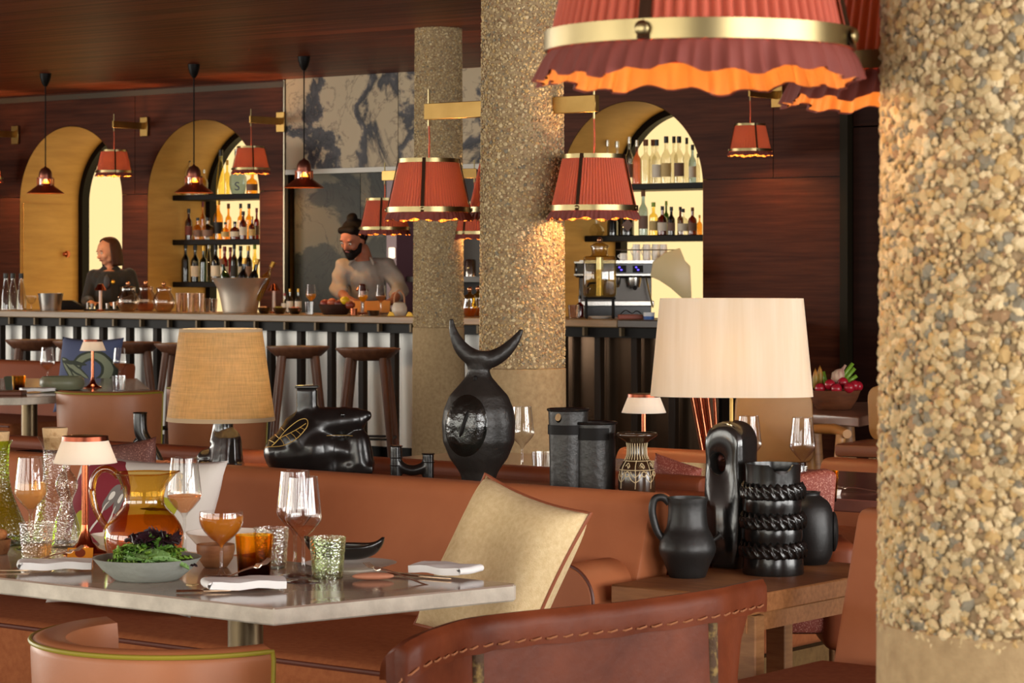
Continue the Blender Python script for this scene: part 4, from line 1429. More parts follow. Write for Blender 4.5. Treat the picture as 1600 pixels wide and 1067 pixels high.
# double tumbler-like vase
p, s, yb = on_ledge(908)
e = thing('twin_vase', 'twin black vase of two joined cylinders, one taller with a hole', 'vase', p, TH)
def P2(x, y): return ((x - 908) * s, (yb - y) * s)
zt1, zt2 = P2(0, 640)[1], P2(0, 660)[1]
def cyl(cx, r0, r1, z1, t=0.006, n=48, sy=0.85):
    V, Fc = vessel([(r0 * s, 0), (r0 * s * 1.0, 0.004), (r0 * 1.02 * s, z1 * 0.4), (r1 * s, z1 * 0.80), (r1 * s * 1.03, z1)], t, n, floor=0.02)
    return [(x + cx, y * sy, z) for x, y, z in V], Fc
c1 = cyl(P2(888, 0)[0], 29, 30.5, zt1)
ho = move(solid([(5.5 * s, -0.3), (5.5 * s, 0.0)], 20), (0, 0, 0), rot=(pi / 2, 0, 0))
ho = ([(x * 0.9 + P2(872, 0)[0], y * 2 - 0.3, z * 1.3 + P2(0, 652)[1]) for x, y, z in ho[0]], ho[1])
obj('tall_cylinder', baked(c1, 0, 0, ho), CERROUGH, e, smooth=50)
c2_ = cyl(P2(930, 0)[0], 31, 31, zt2)
obj('short_cylinder', ([(x, y - 0.012, z) for x, y, z in c2_[0]], c2_[1]), CERROUGH, e, smooth=50)
def band(cx, r, z0, z1, a0, a1, yo=0.0):
    return shell(grid(lambda u, v: (cx + r * cos(a0 + (a1 - a0) * u), 0.85 * r * sin(a0 + (a1 - a0) * u) + yo, z0 + (z1 - z0) * v), 30, 4), 0.003)
obj('dark_collar', band(P2(888, 0)[0], 32.2 * s, P2(0, 678)[1], P2(0, 663)[1], pi * 1.02, pi * 1.98), BLACK, e)
obj('dark_collar', band(P2(930, 0)[0], 32.6 * s, P2(0, 686)[1], P2(0, 667)[1], pi * 1.03, pi * 1.72, -0.012), BLACK, e)
obj('rim', move(tube([(31.5 * s * cos(a), 0.85 * 31.5 * s * sin(a), zt1) for a in [2 * pi * i / 48 for i in range(48)]], 0.004, 8, True), (P2(888, 0)[0], 0, 0)), CERAMIC, e)
obj('rim', move(tube([(32 * s * cos(a), 0.85 * 32 * s * sin(a), zt2) for a in [2 * pi * i / 48 for i in range(48)]], 0.004, 8, True), (P2(930, 0)[0], -0.012, 0)), CERAMIC, e)

# small vase with flared lip and gold line drawing
p, s, yb = on_ledge(995, 5.33)
e = thing('patterned_vase', 'small brown vase with flat flared lip and pale leaf drawing', 'vase', p, TH)
BROWNGL = M('brown_glaze', (44, 28, 18), 0.18, c2=(66, 44, 26), ns=12, spec=0.7)
pf = [(28, yb), (29, yb - 4), (29, 745), (27, 732), (22, 722), (16, 712), (15, 700), (16, 692), (22, 687), (31, 681), (32, 678), (31, 676)]
bp = smoothp([(r * s, (yb - y) * s) for r, y in pf], 3)
vm = vessel([(max(r, 0.001), z) for r, z in bp], 0.003, 44)
obj('body', vm, BROWNGL, e)
SLIP = M('pale_slip', (206, 186, 146), 0.35)
def rad(y):
    z = (yb - y) * s
    for (r0, z0), (r1, z1) in zip(bp, bp[1:]):
        if z0 <= z <= z1 and z1 > z0:
            return r0 + (r1 - r0) * (z - z0) / (z1 - z0)
    return bp[0][0]
def lay(lst, r=0.0011, par=None, mat=None):
    """a drawn line: (angle from the camera side in degrees, pixel row)"""
    pts = []
    for a, y in lst:
        g = radians(a) - pi / 2
        R_ = rad(y) + 0.0004
        pts.append((R_ * cos(g), R_ * sin(g), (yb - y) * s))
    obj('drawn_line', tube(pts, r, 5), mat or SLIP, par or e)
for a in range(-84, 85, 14):
    lay([(a, 691.5), (a, 700), (a, 711), (a, 717)])
lay([(a, 719) for a in range(-90, 91, 6)])
lay([(a, 733) for a in range(-90, 91, 6)])
for c in (-60, -8, 44):
    lay(smoothp([(c, 762), (c + 2, 745), (c, 728), (c + 4, 718)], 3))
    for k, sg in enumerate((-1, 1)):
        lay(smoothp([(c, 752), (c + sg * 12, 748), (c + sg * 20, 740)], 3))
        lay(smoothp([(c, 744), (c + sg * 10, 740), (c + sg * 15, 735)], 3))
for c in (-34, 20, 66):
    lay([(c + 8 * cos(t / 8 * 6.28), 739 + 4 * sin(t / 8 * 6.28)) for t in range(9)], 0.0014)
    lay(smoothp([(c - 12, 727), (c - 4, 722), (c + 5, 727), (c, 730), (c - 3, 726)], 3))

# fish vase
p, s, yb = on_ledge(490)
e = thing('fish_vase', 'large black fish-shaped vase with square neck and gold leaf lines', 'vase', p, TH)
P = lambda x, y: ((x - 490) * s, (yb - y) * s)
def P3(x, y, dy=0.0): return ((x - 490) * s, dy, (yb - y) * s)
B = 0.16
parts = [capsule(P3(448, 708), P3(492, 702), 36 * s, 40 * s), capsule(P3(424, 708), P3(450, 706), 13 * s, 32 * s),
         capsule(P3(498, 668), P3(470, 690), 28 * s, 40 * s), capsule(P3(500, 662), P3(555, 655), 27 * s, 19 * s), capsule(P3(540, 654), P3(573, 649), 20 * s, 9 * s),
         capsule(P3(480, 652), P3(472, 668), 20 * s, 30 * s), box(P(464, 0)[0], P(496, 0)[0], -15 * s, 15 * s, P(0, 650)[1], P(0, 604)[1]),
         box(P(430, 0)[0], P(520, 0)[0], -24 * s, 24 * s, 0.0, P(0, 720)[1]),
         capsule(P3(558, 690), P3(562, 725), 21 * s, 24 * s), box(P(542, 0)[0], P(584, 0)[0], -22 * s, 22 * s, 0.0, P(0, 725)[1]), capsule(P3(515, 700), P3(560, 712), 26 * s, 20 * s), box(P(500, 0)[0], P(560, 0)[0], -20 * s, 20 * s, 0.0, P(0, 712)[1])]
fm = clamp0(baked(join(*parts), 0.0055, 7))
bd = obj('body', fm, CERAMIC, e, smooth=180)
obj('neck_lip', box(P(462, 0)[0], P(498, 0)[0], -16.5 * s, 16.5 * s, P(0, 606)[1], P(0, 602)[1], 0.002), CERAMIC, e)
GOLDL = M('gold_line', (206, 166, 88), 0.4, 0.3)
def drawn(pts, r=0.0011):
    h = front_hits(fm, [P(*q) for q in smoothp(pts, 4)])
    if len(h) > 1:
        obj('drawn_line', tube(h, r, 5), GOLDL, bd)
drawn([(412, 702), (420, 697), (445, 694), (465, 684), (480, 668), (483, 658), (478, 653), (466, 657), (448, 672), (435, 688), (427, 695)])
drawn([(427, 695), (440, 683), (455, 675), (468, 668), (480, 660)])
for a, b in (((440, 683), (447, 693)), ((449, 678), (458, 688)), ((457, 674), (466, 683)), ((464, 670), (473, 677)), ((471, 666), (479, 670)), ((446, 671), (436, 666)), ((438, 683), (425, 676)), ((431, 690), (418, 686))):
    drawn([a, ((a[0] + b[0]) / 2 + 1, (a[1] + b[1]) / 2), b], 0.0008)
h = front_hits(fm, [P(537, 647)])
if h:
    obj('eye', ball(h[0], 0.007, 12, 8), GLAZE, e)
drawn([(512, 679), (530, 679), (552, 680)], 0.0007)

# bamboo-shaped twin tube vase
p, s, yb = on_ledge(644, 5.30)
e = thing('tube_vase', 'small black vase of two jointed tubes linked in a U', 'vase', p, TH)
P = lambda x, y: ((x - 644) * s, 0, (yb - y) * s)
um = baked(join(tube([P(619, yb), P(619, 720), P(619, 696)], [9.2 * s, 9.2 * s, 9 * s], 20), tube([P(669, yb), P(669, 730), P(669, 708)], [9.2 * s, 9.2 * s, 9 * s], 20),
           tube(smoothp([P(619, 718), P(626, 729), P(644, 735), P(662, 730), P(669, 720)], 4), 8.4 * s, 16)), 0.003, 3)
um = clamp0(um)
obj('body', um, CERAMIC, e, smooth=180)
for x, ys in ((619, (697, 715, 727)), (669, (709, 722))):
    for y in ys:
        obj('joint_ring', move(tube([(9.6 * s * cos(a), 9.6 * s * sin(a), 0) for a in [2 * pi * i / 24 for i in range(24)]], 0.0016, 6, True), P(x, y)), CERAMIC, e)
# bent pipe vase
p, s, yb = on_ledge(232, 5.28, LZ + 0.001)
e = thing('pipe_vase', 'glossy black bent pipe vase left of the woven lamp', 'vase', p, TH)
P = lambda x, y: ((x - 232) * s, 0, (yb - y) * s)
pp = smoothp([P(219, 645), P(219, 662), P(221, 677), P(229, 692), P(239, 708), P(247, 724), P(250, yb)], 4)
obj('body', tube(pp, [10.5 * s] * len(pp), 20), CERAMIC, e, smooth=60)
obj('mouth_rim', move(tube([(10.5 * s * cos(a), 10.5 * s * sin(a), 0) for a in [2 * pi * i / 24 for i in range(24)]], 0.002, 6, True), P(219, 645)), CERAMIC, e)
obj('spur', tube([P(222, 685), P(214, 689), P(206, 697)], [7 * s, 5 * s, 2 * s], 12), CERAMIC, e)
# squat dark pot behind the carafes
p, s, yb = on_ledge(48, 5.30, LZ + 0.001)
single('squat_pot', 'dark glossy pot with rolled rim seen behind the glass carafes', 'pot', vessel([(20 * s, 0), (24 * s, 0.01), (21 * s, (yb - 722) * s), (15 * s, (yb - 712) * s), (15.5 * s, (yb - 706) * s)], 0.004, 32), CERAMIC, p, TH)

# lamp with the woven drum shade
p, s, yb = on_ledge(345, 5.30)
e = thing('woven_lamp', 'lamp with tapered woven straw shade and black knobbed ceramic foot', 'lamp', p, TH)
P = lambda x, y: ((x - 345) * s, 0, (yb - y) * s)
lm = baked(join(capsule(P(354, 690), P(352, 722), 24 * s, 29 * s), capsule(P(346, 672), P(347, 690), 15 * s, 20 * s), capsule(P(349, 652), P(348, 680), 16 * s, 16 * s),
                capsule(P(321, 716), P(345, 712), 14 * s, 17 * s), box(P(310, 0)[0], P(380, 0)[0], -22 * s, 22 * s, 0, P(0, 722)[2])), 0.004, 6)
lm = clamp0(lm)
obj('foot', lm, MC['lamp_foot'], e, smooth=180)
obj('stem', tube([P(345, 660), P(345, 560)], 0.005, 8), BRASSDULL, e)
r0, r1, z0, z1 = 84.5 * s, 64.5 * s, P(0, 655)[2], P(0, 515)[2]
STRAW = CLOTHLIGHT('woven_straw', (206, 172, 118), (255, 222, 156), 0.40, weave=0.5, c2=(190, 154, 100), ns=12, scale=(1, 1, 12))
sh_ = obj('shade', lathe([(r0, z0), (r1, z1), (r1 - 0.002, z1), (r0 - 0.002, z0), (r0, z0)], 64), STRAW, e)
obj('trim_band', lathe([(r0 - 0.003, z0 - 0.004), (r0 + 0.001, z0 - 0.004), (r0 - 0.0008, z0 + 0.008), (r0 - 0.003, z0 + 0.008), (r0 - 0.003, z0 - 0.004)], 64), M('shade_trim', (176, 150, 116), 0.8), sh_)
obj('trim_band', lathe([(r1 - 0.003, z1 - 0.006), (r1 + 0.001, z1 - 0.006), (r1 + 0.0006, z1 + 0.003), (r1 - 0.003, z1 + 0.003), (r1 - 0.003, z1 - 0.006)], 64), MC['shade_trim'], sh_)
obj('bulb', ball((0, 0, (z0 + z1) / 2 - 0.02), 0.026, 14, 8), BULB, e)
lamp_light(e, (0, 0, (z0 + z1) / 2 - 0.02), 10.0, (1.0, 0.88, 0.62), 0.03)

# ------------------------------------------------------------------ pots on the bench
def on_bench(px, py):
    p = onZ(px, py, BT)
    return p, depth(p) / F
p, s = on_bench(1074, 901)
yb = 901
e = thing('black_jug', 'matt black jug with looped handle and small side spout', 'jug', p, TH)
prof = smoothp([(27, yb), (29, yb - 2), (36, 880), (44, 862), (44, 850), (39, 836), (33, 824), (30.5, 808), (30, 792), (31.5, 781), (32, 777)], 3)
obj('body', vessel([(r * s, (yb - y) * s) for r, y in prof], 0.004, 48), CERMATT, e)
P = lambda x, y, dy=0.0: ((x - 1073) * s, dy, (yb - y) * s)
obj('handle', tube(smoothp([P(1045, 785), P(1034, 777), P(1022, 780), P(1018, 796), P(1021, 815), P(1027, 832), P(1036, 843)], 4), [5.5 * s, 5 * s] + [4.6 * s] * 22 + [6 * s], 12, flat=1.3), CERMATT, e)
obj('spout', join(tube(smoothp([P(1108, 846), P(1116, 842), P(1124, 837)], 3), [5 * s, 4.5 * s, 4 * s, 3.8 * s, 4 * s, 4.5 * s, 5 * s], 14), tube([P(1124, 837), P(1126, 835.5)], [7 * s, 7.5 * s], 14)), CERMATT, e)
p, s = on_bench(1208, 896)
yb = 896
e = thing('rope_vase', 'tall glossy black vase ringed by three twisted ropes', 'vase', p, TH)
prof = [(47, yb), (48, yb - 3), (47, 872), (44.5, 862), (44, 845), (46, 838), (45.5, 823), (42.5, 815), (42.5, 800), (44.5, 793), (44, 780), (42, 770), (42.5, 750), (43, 733), (44, 724)]
vm = vessel([(r * s, (yb - y) * s) for r, y in prof], 0.005, 72)
top = (yb - 724) * s
def notch(q):
    x, y, z = q
    a = atan2(y, x)
    d_ = abs((a + pi / 2 - 0.22 + pi) % (2 * pi) - pi)
    if z > top - 0.004 and d_ < 0.45:
        return (x, y, z - 0.022 * (1 - (d_ / 0.45) ** 2))
    return q
obj('body', ([notch(q) for q in vm[0]], vm[1]), CERAMIC, e)
for y, r in ((759, 45.5), (805, 46.5), (850, 47.5)):
    def f(u, v, r=r):
        a, b = 2 * pi * u, 2 * pi * v
        w = 1 + 0.26 * sin(24 * a + b * 4) + 0.06 * sin(7 * a)
        m_ = 7.4 * s * w
        rr = r * s + m_ * cos(b) * 0.75
        return rr * cos(a), rr * sin(a), (yb - y) * s - 0.012 + m_ * 1.4 * sin(b) + 0.002 * sin(24 * a)
    obj('rope_ring', grid(f, 288, 25, True), GLAZE if False else CERAMIC, e, smooth=180)
p, s = on_bench(1262, 880)
yb = 880
e = thing('round_vase', 'dull black round-shouldered vase behind the rope vase', 'vase', p, TH)
prof = smoothp([(30, yb), (32, yb - 3), (38, 865), (42, 835), (40, 805), (34, 786), (24, 777), (19, 773), (20, 768)], 3)
obj('body', vessel([(r * s, (yb - y) * s) for r, y in prof], 0.004, 44), CERMATT, e)
obj('facet', move(ball((0, 0, 0), (0.012, 0.03, 0.05), 14, 10), (40 * s, -0.005, 50 * s)), CERMATT, e)

# ------------------------------------------------------------------ the laid table
def tab(px, py, z=TZT):
    p = onZ(px, py, z)
    return p, depth(p) / F
WG = [(0, 0.0), (0.033, 0.0), (0.033, 0.0015), (0.012, 0.005), (0.0042, 0.012), (0.0034, 0.05), (0.0036, 0.080), (0.008, 0.089), (0.020, 0.101), (0.033, 0.117), (0.0362, 0.125), (0.0352, 0.138), (0.0315, 0.17), (0.0275, 0.205)]
def bowl_fill(prof, z1, shrink=0.0012, zmin=0.0):
    pts = []
    for (r0, za), (r1, zb) in zip(prof, prof[1:]):
        if za < zmin or r0 < 0.006:
            continue
        if za <= z1:
            pts.append((r0 - shrink, za + shrink))
            if zb > z1:
                t = (z1 - za) / (zb - za)
                pts.append((r0 + (r1 - r0) * t - shrink, z1))
                break
    return solid(pts, 36)
WG_BOWL = mesh('bowl', lathe([(0.0036, 0.080)] + WG[7:], 44), CLEAR, 180)
WG_STEM = mesh('stem', lathe(WG[2:7], 20), CLEAR, 180)
WG_FOOT = mesh('foot', lathe([(0, 0.0), (0.033, 0.0), (0.033, 0.0015), (0.012, 0.004), (0, 0.006)], 40), CLEAR, 180)
WG_RIM = mesh('rim', tube([(0.0275 * cos(a), 0.0275 * sin(a), 0.205) for a in [2 * pi * i / 40 for i in range(40)]], 0.0007, 6, True), CLEAR, 180)
def wine_glass(label, p, s=1.0, fill=None, col=None, level=0.13):
    e = thing('wine_glass', label, 'wine glass', p, 0, 'angular wine glasses')
    e.scale = (s, s, s)
    b = obj('bowl', WG_BOWL, None, e)
    obj('rim', WG_RIM, None, b)
    obj('stem', WG_STEM, None, e)
    obj('foot', WG_FOOT, None, e)
    if fill:
        obj('drink', bowl_fill(WG, level, zmin=0.085), LIQUID(*fill), e, smooth=60)
    return e
ROSE = ('rose_wine', (236, 170, 120), 0.16, (252, 220, 190))
wine_glass('empty wine glass on the set table, rear of the crossing pair', tab(461, 900)[0], 1.0, ROSE, level=0.108)
wine_glass('empty wine glass on the set table, front of the crossing pair', tab(474, 909)[0], 0.98, ROSE, level=0.108)
wine_glass('wine glass with a little rose wine behind the amber pitcher', tab(288, 868)[0], 1.0, ROSE, level=0.125)
wine_glass('wine glass half full of cloudy orange wine beside the green carafe', tab(48, 858)[0], 0.96, ('orange_wine', (244, 196, 130), 0.6, (250, 214, 150)), level=0.148)
wine_glass('empty wine glass behind the horned vase', tab(816, 742)[0], 0.97)
wine_glass('empty wine glass behind the holed lamp foot', tab(1170, 764)[0], 0.97)
wine_glass('empty wine glass beside the amber tumbler behind the rope vase', tab(1254, 768)[0], 0.97)
wine_glass('wine glass standing by the sage bowl, far left table', tab(74, 606)[0], 1.0, ROSE, level=0.115)
wine_glass('wine glass right of the copper lamp, far left table', tab(187, 603)[0], 0.95, ROSE, level=0.122)

TU = [(0.0305, 0.0), (0.0312, 0.003), (0.034, 0.045), (0.037, 0.082)]
TUMM = {}
def tumbler(label, p, mat, s=1.0, fill=None, cat='tumbler'):
    e = thing('glass_tumbler', label, cat, p, 0, 'bubbled glass tumblers')
    e.scale = (s, s, s)
    k = mat.name
    if k not in TUMM:
        TUMM[k] = (mesh('wall', lathe([(0.0305, 0)] + TU[1:] + [(0.0355, 0.0822), (0.0325, 0.045), (0.029, 0.01), (0, 0.009)], 40), mat, 60), mesh('bottom', solid([(0.0305, 0), (0.031, 0.003), (0.0295, 0.007)], 40), mat, 60))
    obj('wall', TUMM[k][0], None, e)
    obj('bottom', TUMM[k][1], None, e)
    if fill:
        obj('drink', solid([(0.029, 0.0095), (0.031, 0.03), (0.0315, 0.034)], 32), LIQUID(*fill), e)
    return e
def fade_glass(name, low, top, h):
    m, nt, out = newmat(name)
    tr = nt.nodes.new('ShaderNodeBsdfTransparent')
    z = nt.nodes.new('ShaderNodeSeparateXYZ')
    nt.links.new(coords(nt), z.inputs[0])
    mr = nt.nodes.new('ShaderNodeMapRange')
    mr.inputs['From Max'].default_value = h
    nt.links.new(z.outputs[2], mr.inputs[0])
    n = noise(nt, coords(nt, (60, 60, 8)), 1.0, 3)
    ad = nt.nodes.new('ShaderNodeMath'); ad.operation = 'MULTIPLY_ADD'
    ad.inputs[1].default_value = 0.5
    nt.links.new(n, ad.inputs[0])
    nt.links.new(mr.outputs[0], ad.inputs[2])
    nt.links.new(ramp(nt, ad.outputs[0], [(0.35, lin(low)), (0.95, lin(top))]), tr.inputs[0])
    gl = nt.nodes.new('ShaderNodeBsdfGlossy')
    gl.inputs['Roughness'].default_value = 0.06
    lw = nt.nodes.new('ShaderNodeLayerWeight')
    lw.inputs[0].default_value = 0.25
    mx = nt.nodes.new('ShaderNodeMixShader')
    hf = nt.nodes.new('ShaderNodeMath'); hf.operation = 'MULTIPLY'; hf.inputs[1].default_value = 0.5
    nt.links.new(lw.outputs['Fresnel'], hf.inputs[0])
    nt.links.new(hf.outputs[0], mx.inputs[0])
    nt.links.new(tr.outputs[0], mx.inputs[1])
    nt.links.new(gl.outputs[0], mx.inputs[2])
    nt.links.new(mx.outputs[0], out.inputs[0])
    MC[name] = m
    return m
AMBER = fade_glass('amber_fade_glass', (150, 86, 42), (255, 222, 128), 0.082)
GREENISH = GLASS('greenish_bubble_glass', (242, 247, 226), 0.06, bump=0.35, bs=190, base=0.12, edge=0.5)
tumbler('dark amber streaked tumbler before the crossing wine glasses', tab(397, 901)[0], AMBER, 1.0)
tumbler('clear bubbled tumbler behind the amber one', tab(424, 887)[0], BUBBLE, 0.98)
tumbler('pale green bubbled tumbler before the black boat bowl', tab(512, 903)[0], GREENISH, 0.97)
tumbler('clear bubbled tumbler of pale drink beside the left napkin', tab(57, 876)[0], BUBBLE, 0.96, ('pale_drink', (250, 214, 160), 0.3, (255, 230, 190)))
tumbler('clear tumbler behind the twin vase', tab(850, 749)[0], CLEAR, 0.95)
tumbler('clear tumbler in front of the wine glass behind the rope vase', tab(1241, 775)[0], CLEAR, 0.95)
tumbler('amber tumbler on the rosy table beside the sparkly chair', tab(1289, 783)[0], AMBER, 0.95)
tumbler('clear tumbler with candle glow beside the far left chair', tab(185, 612)[0], CLEAR, 0.95)
tumbler('amber tumbler behind the sage bowl, far left table', tab(29, 612)[0], AMBER, 0.95)

# amber pitcher
p, s = tab(225, 880)
yb = 880
e = thing('glass_pitcher', 'round amber glass pitcher of iced tea with looped handle', 'pitcher', p, TH)
prof = smoothp([(44, yb), (48, yb - 2), (58, 862), (62, 840), (58, 822), (46, 804), (34, 791), (31, 780), (33, 765), (39, 750), (46, 739)], 3)
pm = [(r * s, (yb - y) * s) for r, y in prof]
AMB = GLASS('amber_glass', (246, 214, 130), 0.03, base=0.10, edge=0.6)
m = lathe([(0, 0)] + pm, 56)
def lip(q):
    x, y, z = q
    if z > (yb - 775) * s:
        t = (z - (yb - 775) * s) / ((775 - 739) * s)
        if x > 0:
            g = max(0, 1 - abs(atan2(y, x)) / 0.9)
            return x + 0.012 * g * t * t, y * (1 - 0.25 * g * t), z + 0.004 * g * t
    return q
m = ([lip(q) for q in m[0]], m[1])
bo = obj('body', m, AMB, e, smooth=180)
obj('rim', tube([lip((46 * s * cos(a), 46 * s * sin(a), (yb - 739) * s)) for a in [2 * pi * i / 56 for i in range(56)]], 0.0016, 8, True), AMB, bo)
obj('iced_tea', solid([(r - 0.002, z + 0.002) for r, z in pm if z < (yb - 808) * s], 48), LIQUID('iced_tea', (216, 136, 64), 0.20, (251, 210, 146)), e)
P = lambda x, y, dy=0.0: ((x - 225) * s, dy, (yb - y) * s)
obj('handle', tube(smoothp([P(186, 746), P(175, 735), P(160, 733), P(148, 744), P(144, 765), P(148, 790), P(158, 812), P(170, 828)], 4), [5.5 * s] * 28 + [4.5 * s], 12), AMB, e)
obj('glass_seal', move(solid([(13 * s, 0), (14 * s, 0.002), (10 * s, 0.005), (6 * s, 0.003)], 24), P(279, 835, -0.02), rot=(0, pi / 2, 0.35)), AMB, e)

# grey dish with salad
p, s = tab(230, 905)
e = thing('salad_dish', 'grey stoneware dish holding mixed salad leaves', 'dish', p, TH)
obj('body', vessel([(48 * s, 0), (52 * s, 0.003), (70 * s, 17 * s), (85 * s, 35 * s)], 0.005, 56, floor=0.006), M('grey_stoneware', (166, 170, 160), 0.7, c2=(146, 150, 142), ns=8, bump=0.2, bs=60), e)
sal = thing('green_salad', 'mixed green and purple salad leaves in the grey dish', 'salad', (p.x, p.y, p.z + 0.007), TH)
LG = [M('leaf_green', (104, 142, 44), 0.5, c2=(134, 168, 60), ns=20), M('leaf_dark', (72, 112, 36), 0.5, c2=(96, 136, 46), ns=20), M('leaf_broad', (126, 160, 92), 0.5, c2=(104, 142, 74), ns=10), M('leaf_purple', (54, 24, 34), 0.5, c2=(36, 14, 22), ns=14)]
def leaf(L, W, frill, seed, bend=0.4):
    q_ = random.Random(seed)
    def f(u, v):
        a = 2 * v - 1
        w = W * (sin(pi * min(1, u * 0.93 + 0.07)) ** 0.7) * (1 + frill * 0.5 * sin(u * 38 + seed))
        return (L * u, w * a, -bend * L * u * u + 0.12 * L * a * a + frill * 0.006 * sin(u * 44 + a * 5 + seed) * abs(a))
    return shell(grid(f, 15, 5), 0.0005)
LM = [mesh('leaf', leaf(0.05, 0.012, 0.9, 1, 0.5), LG[0], 180), mesh('leaf', leaf(0.045, 0.010, 1.0, 2, 0.3), LG[1], 180), mesh('leaf', leaf(0.075, 0.017, 0.15, 3, 0.35), LG[2], 180), mesh('leaf', leaf(0.05, 0.018, 1.0, 4, 0.5), LG[3], 180), mesh('leaf', leaf(0.04, 0.006, 1.2, 5, 0.1), LG[0], 180)]
rl = random.Random(21)
def leafat(k, x, z, y, az, el, sc=1.0):
    o = obj('leaf', LM[k], None, sal, (x, y, z), (rl.uniform(-0.6, 0.6), -el, az))
    o.scale = (sc,) * 3
for i in range(110):
    a = rl.uniform(0, 6.28); r_ = rl.uniform(0, 0.05)
    x, y = r_ * cos(a) * 1.15, r_ * sin(a)
    h = 0.056 * (1 - (r_ / 0.075) ** 2) * rl.uniform(0.5, 1)
    k = rl.choice((0, 0, 1, 1, 4, 4))
    leafat(k, x, h, y, rl.uniform(0, 6.28), rl.uniform(0.1, 1.2), rl.uniform(0.6, 1.0))
for i in range(16):
    leafat(3, 0.01 + rl.uniform(-0.02, 0.035), 0.056 + rl.uniform(-0.012, 0.018), rl.uniform(-0.02, 0.03), rl.uniform(0, 6.28), rl.uniform(0.1, 0.9), rl.uniform(0.8, 1.1))
for i in range(6):
    leafat(3, 0.062 + rl.uniform(-0.015, 0.015), 0.02, rl.uniform(-0.03, 0.02), rl.uniform(0, 6.28), rl.uniform(0.2, 0.7), 0.7)
leafat(2, -0.03, 0.036, -0.055, 0.1, 0.06, 1.25)
leafat(2, 0.05, 0.034, -0.06, pi - 0.15, 0.25, 1.2)
leafat(2, -0.035, 0.038, -0.045, -0.5, 0.2, 0.8)
leafat(2, 0.02, 0.034, -0.062, 0.05, 0.1, 0.9)

# coupe with orange cocktail
p, s = tab(346, 901)
yb = 901
e = thing('coupe_glass', 'coupe glass full of orange cocktail', 'cocktail glass', p)
cp = [(0.0036, (yb - 856) * s), (6 * s, (yb - 850) * s), (20 * s, (yb - 838) * s), (31 * s, (yb - 824) * s), (34.5 * s, (yb - 811) * s), (33.5 * s, (yb - 799) * s)]
cp = smoothp(cp, 3)
obj('bowl', lathe(cp, 44), CLEAR, e, smooth=180)
obj('stem', lathe([(0.010, 0.003), (0.0042, 0.012), (0.0034, 0.03), (0.0036, (yb - 856) * s)], 18), CLEAR, e, smooth=180)
obj('foot', lathe([(0, 0.0), (0.034, 0.0), (0.034, 0.0015), (0.012, 0.004), (0, 0.006)], 40), CLEAR, e, smooth=180)
obj('cocktail', solid([(max(r - 0.0012, 0.001), z + 0.0012) for r, z in cp if z < (yb - 804) * s], 40), LIQUID('cocktail_orange', (240, 166, 62), 0.7, (250, 196, 100)), e)
# carafes
def carafe(label, px, py, prof, mat, corkz, corkr, drink=None):
    p, s = tab(px, py)
    e = thing('cork_carafe', label, 'carafe', p, TH, 'bubbled glass carafes')
    pf = smoothp([(r * s, (py - y) * s) for r, y in prof], 3)
    obj('body', lathe([(0, 0)] + pf, 48), mat, e, smooth=180)
    z0, z1 = (py - corkz[0]) * s, (py - corkz[1]) * s
    obj('cork', solid([(corkr * 0.82 * s, z0), (corkr * s, z1 - 0.002), (corkr * 0.96 * s, z1)], 28), CORK, e)
    return e
GREENGL = GLASS('green_bubble_glass', (206, 228, 96), 0.06, bump=0.35, bs=190, base=0.09, edge=0.5)
carafe('green bubbled glass carafe with cork at the left picture edge', -5, 850, [(50, 850), (52, 844), (43, 815), (30, 785), (22, 760), (19, 735), (20, 700), (25, 688)], GREENGL, (704, 674), 20)
carafe('clear bubbled glass carafe with cork behind the white lamp shade', 86, 847, [(34, 847), (35, 841), (32, 815), (26, 780), (20, 755), (18, 730), (19, 700), (28, 682)], BUBBLE, (702, 668), 20)
p, s = tab(104, 855)
obj_pf = [(22, 853), (23, 846), (20, 820), (14, 800), (11, 792), (9, 782), (12, 772), (17, 760), (17, 750), (12, 740), (6, 732), (5, 715)]
single('bottle_decanter', 'small clear double-bulb decanter left of the copper lamp', 'decanter', lathe([(0, 0)] + smoothp([(r * s, (853 - y) * s) for r, y in obj_pf], 3), 40), BUBBLE, p, smooth=180)

# plates and bowls
def plate(label, px, py, r, h, mat=WHITECER, name='white_plate', cat='plate'):
    p, s = tab(px, py)
    R_ = r * s
    return single(name, label, cat, vessel([(R_ * 0.6, 0), (R_ * 0.62, 0.002), (R_ * 0.8, h * 0.5), (R_, h)], 0.003, 56, floor=0.004), mat, p, TH)
plate('white plate under the black boat bowl', 548, 888, 72, 0.012)
plate('deep white bowl behind the orange cocktail', 358, 862, 68, 0.042, name='white_bowl', cat='bowl')
plate('white dish beside the copper lamp foot, left of the pitcher', 176, 850, 34, 0.022, name='white_dish', cat='dish')
p, s = tab(538, 884)
def boat(u, v):
    a = 2 * pi * u
    t = v
    rx, ry = 61 * s, 34 * s
    rr = sin(t * pi / 2) ** 0.6
    end = abs(cos(a)) ** 5
    return rx * rr * cos(a) * (1 + 0.05 * end * t), ry * rr * sin(a) * (1 - 0.0 * end), 0.013 + (0.030 + 0.016 * end) * (1 - cos(t * pi / 2)) 
single('boat_bowl', 'black boat-shaped bowl with upturned ends on white plate', 'bowl', shell(grid(boat, 56, 12, True), 0.005), CERAMIC, (p.x, p.y, p.z), TH + radians(-8), smooth=180)
p, s = tab(337, 886)
single('wooden_bowl', 'small turned wooden bowl behind the orange cocktail glass', 'bowl', vessel([(16 * s, 0), (19 * s, 0.002), (27 * s, 14 * s), (30 * s, 28 * s), (29.5 * s, 36 * s)], 0.003, 40), M('bowl_wood', (168, 118, 78), 0.5, c2=(128, 82, 52), ns=5, scale=(2, 2, 14)), p)
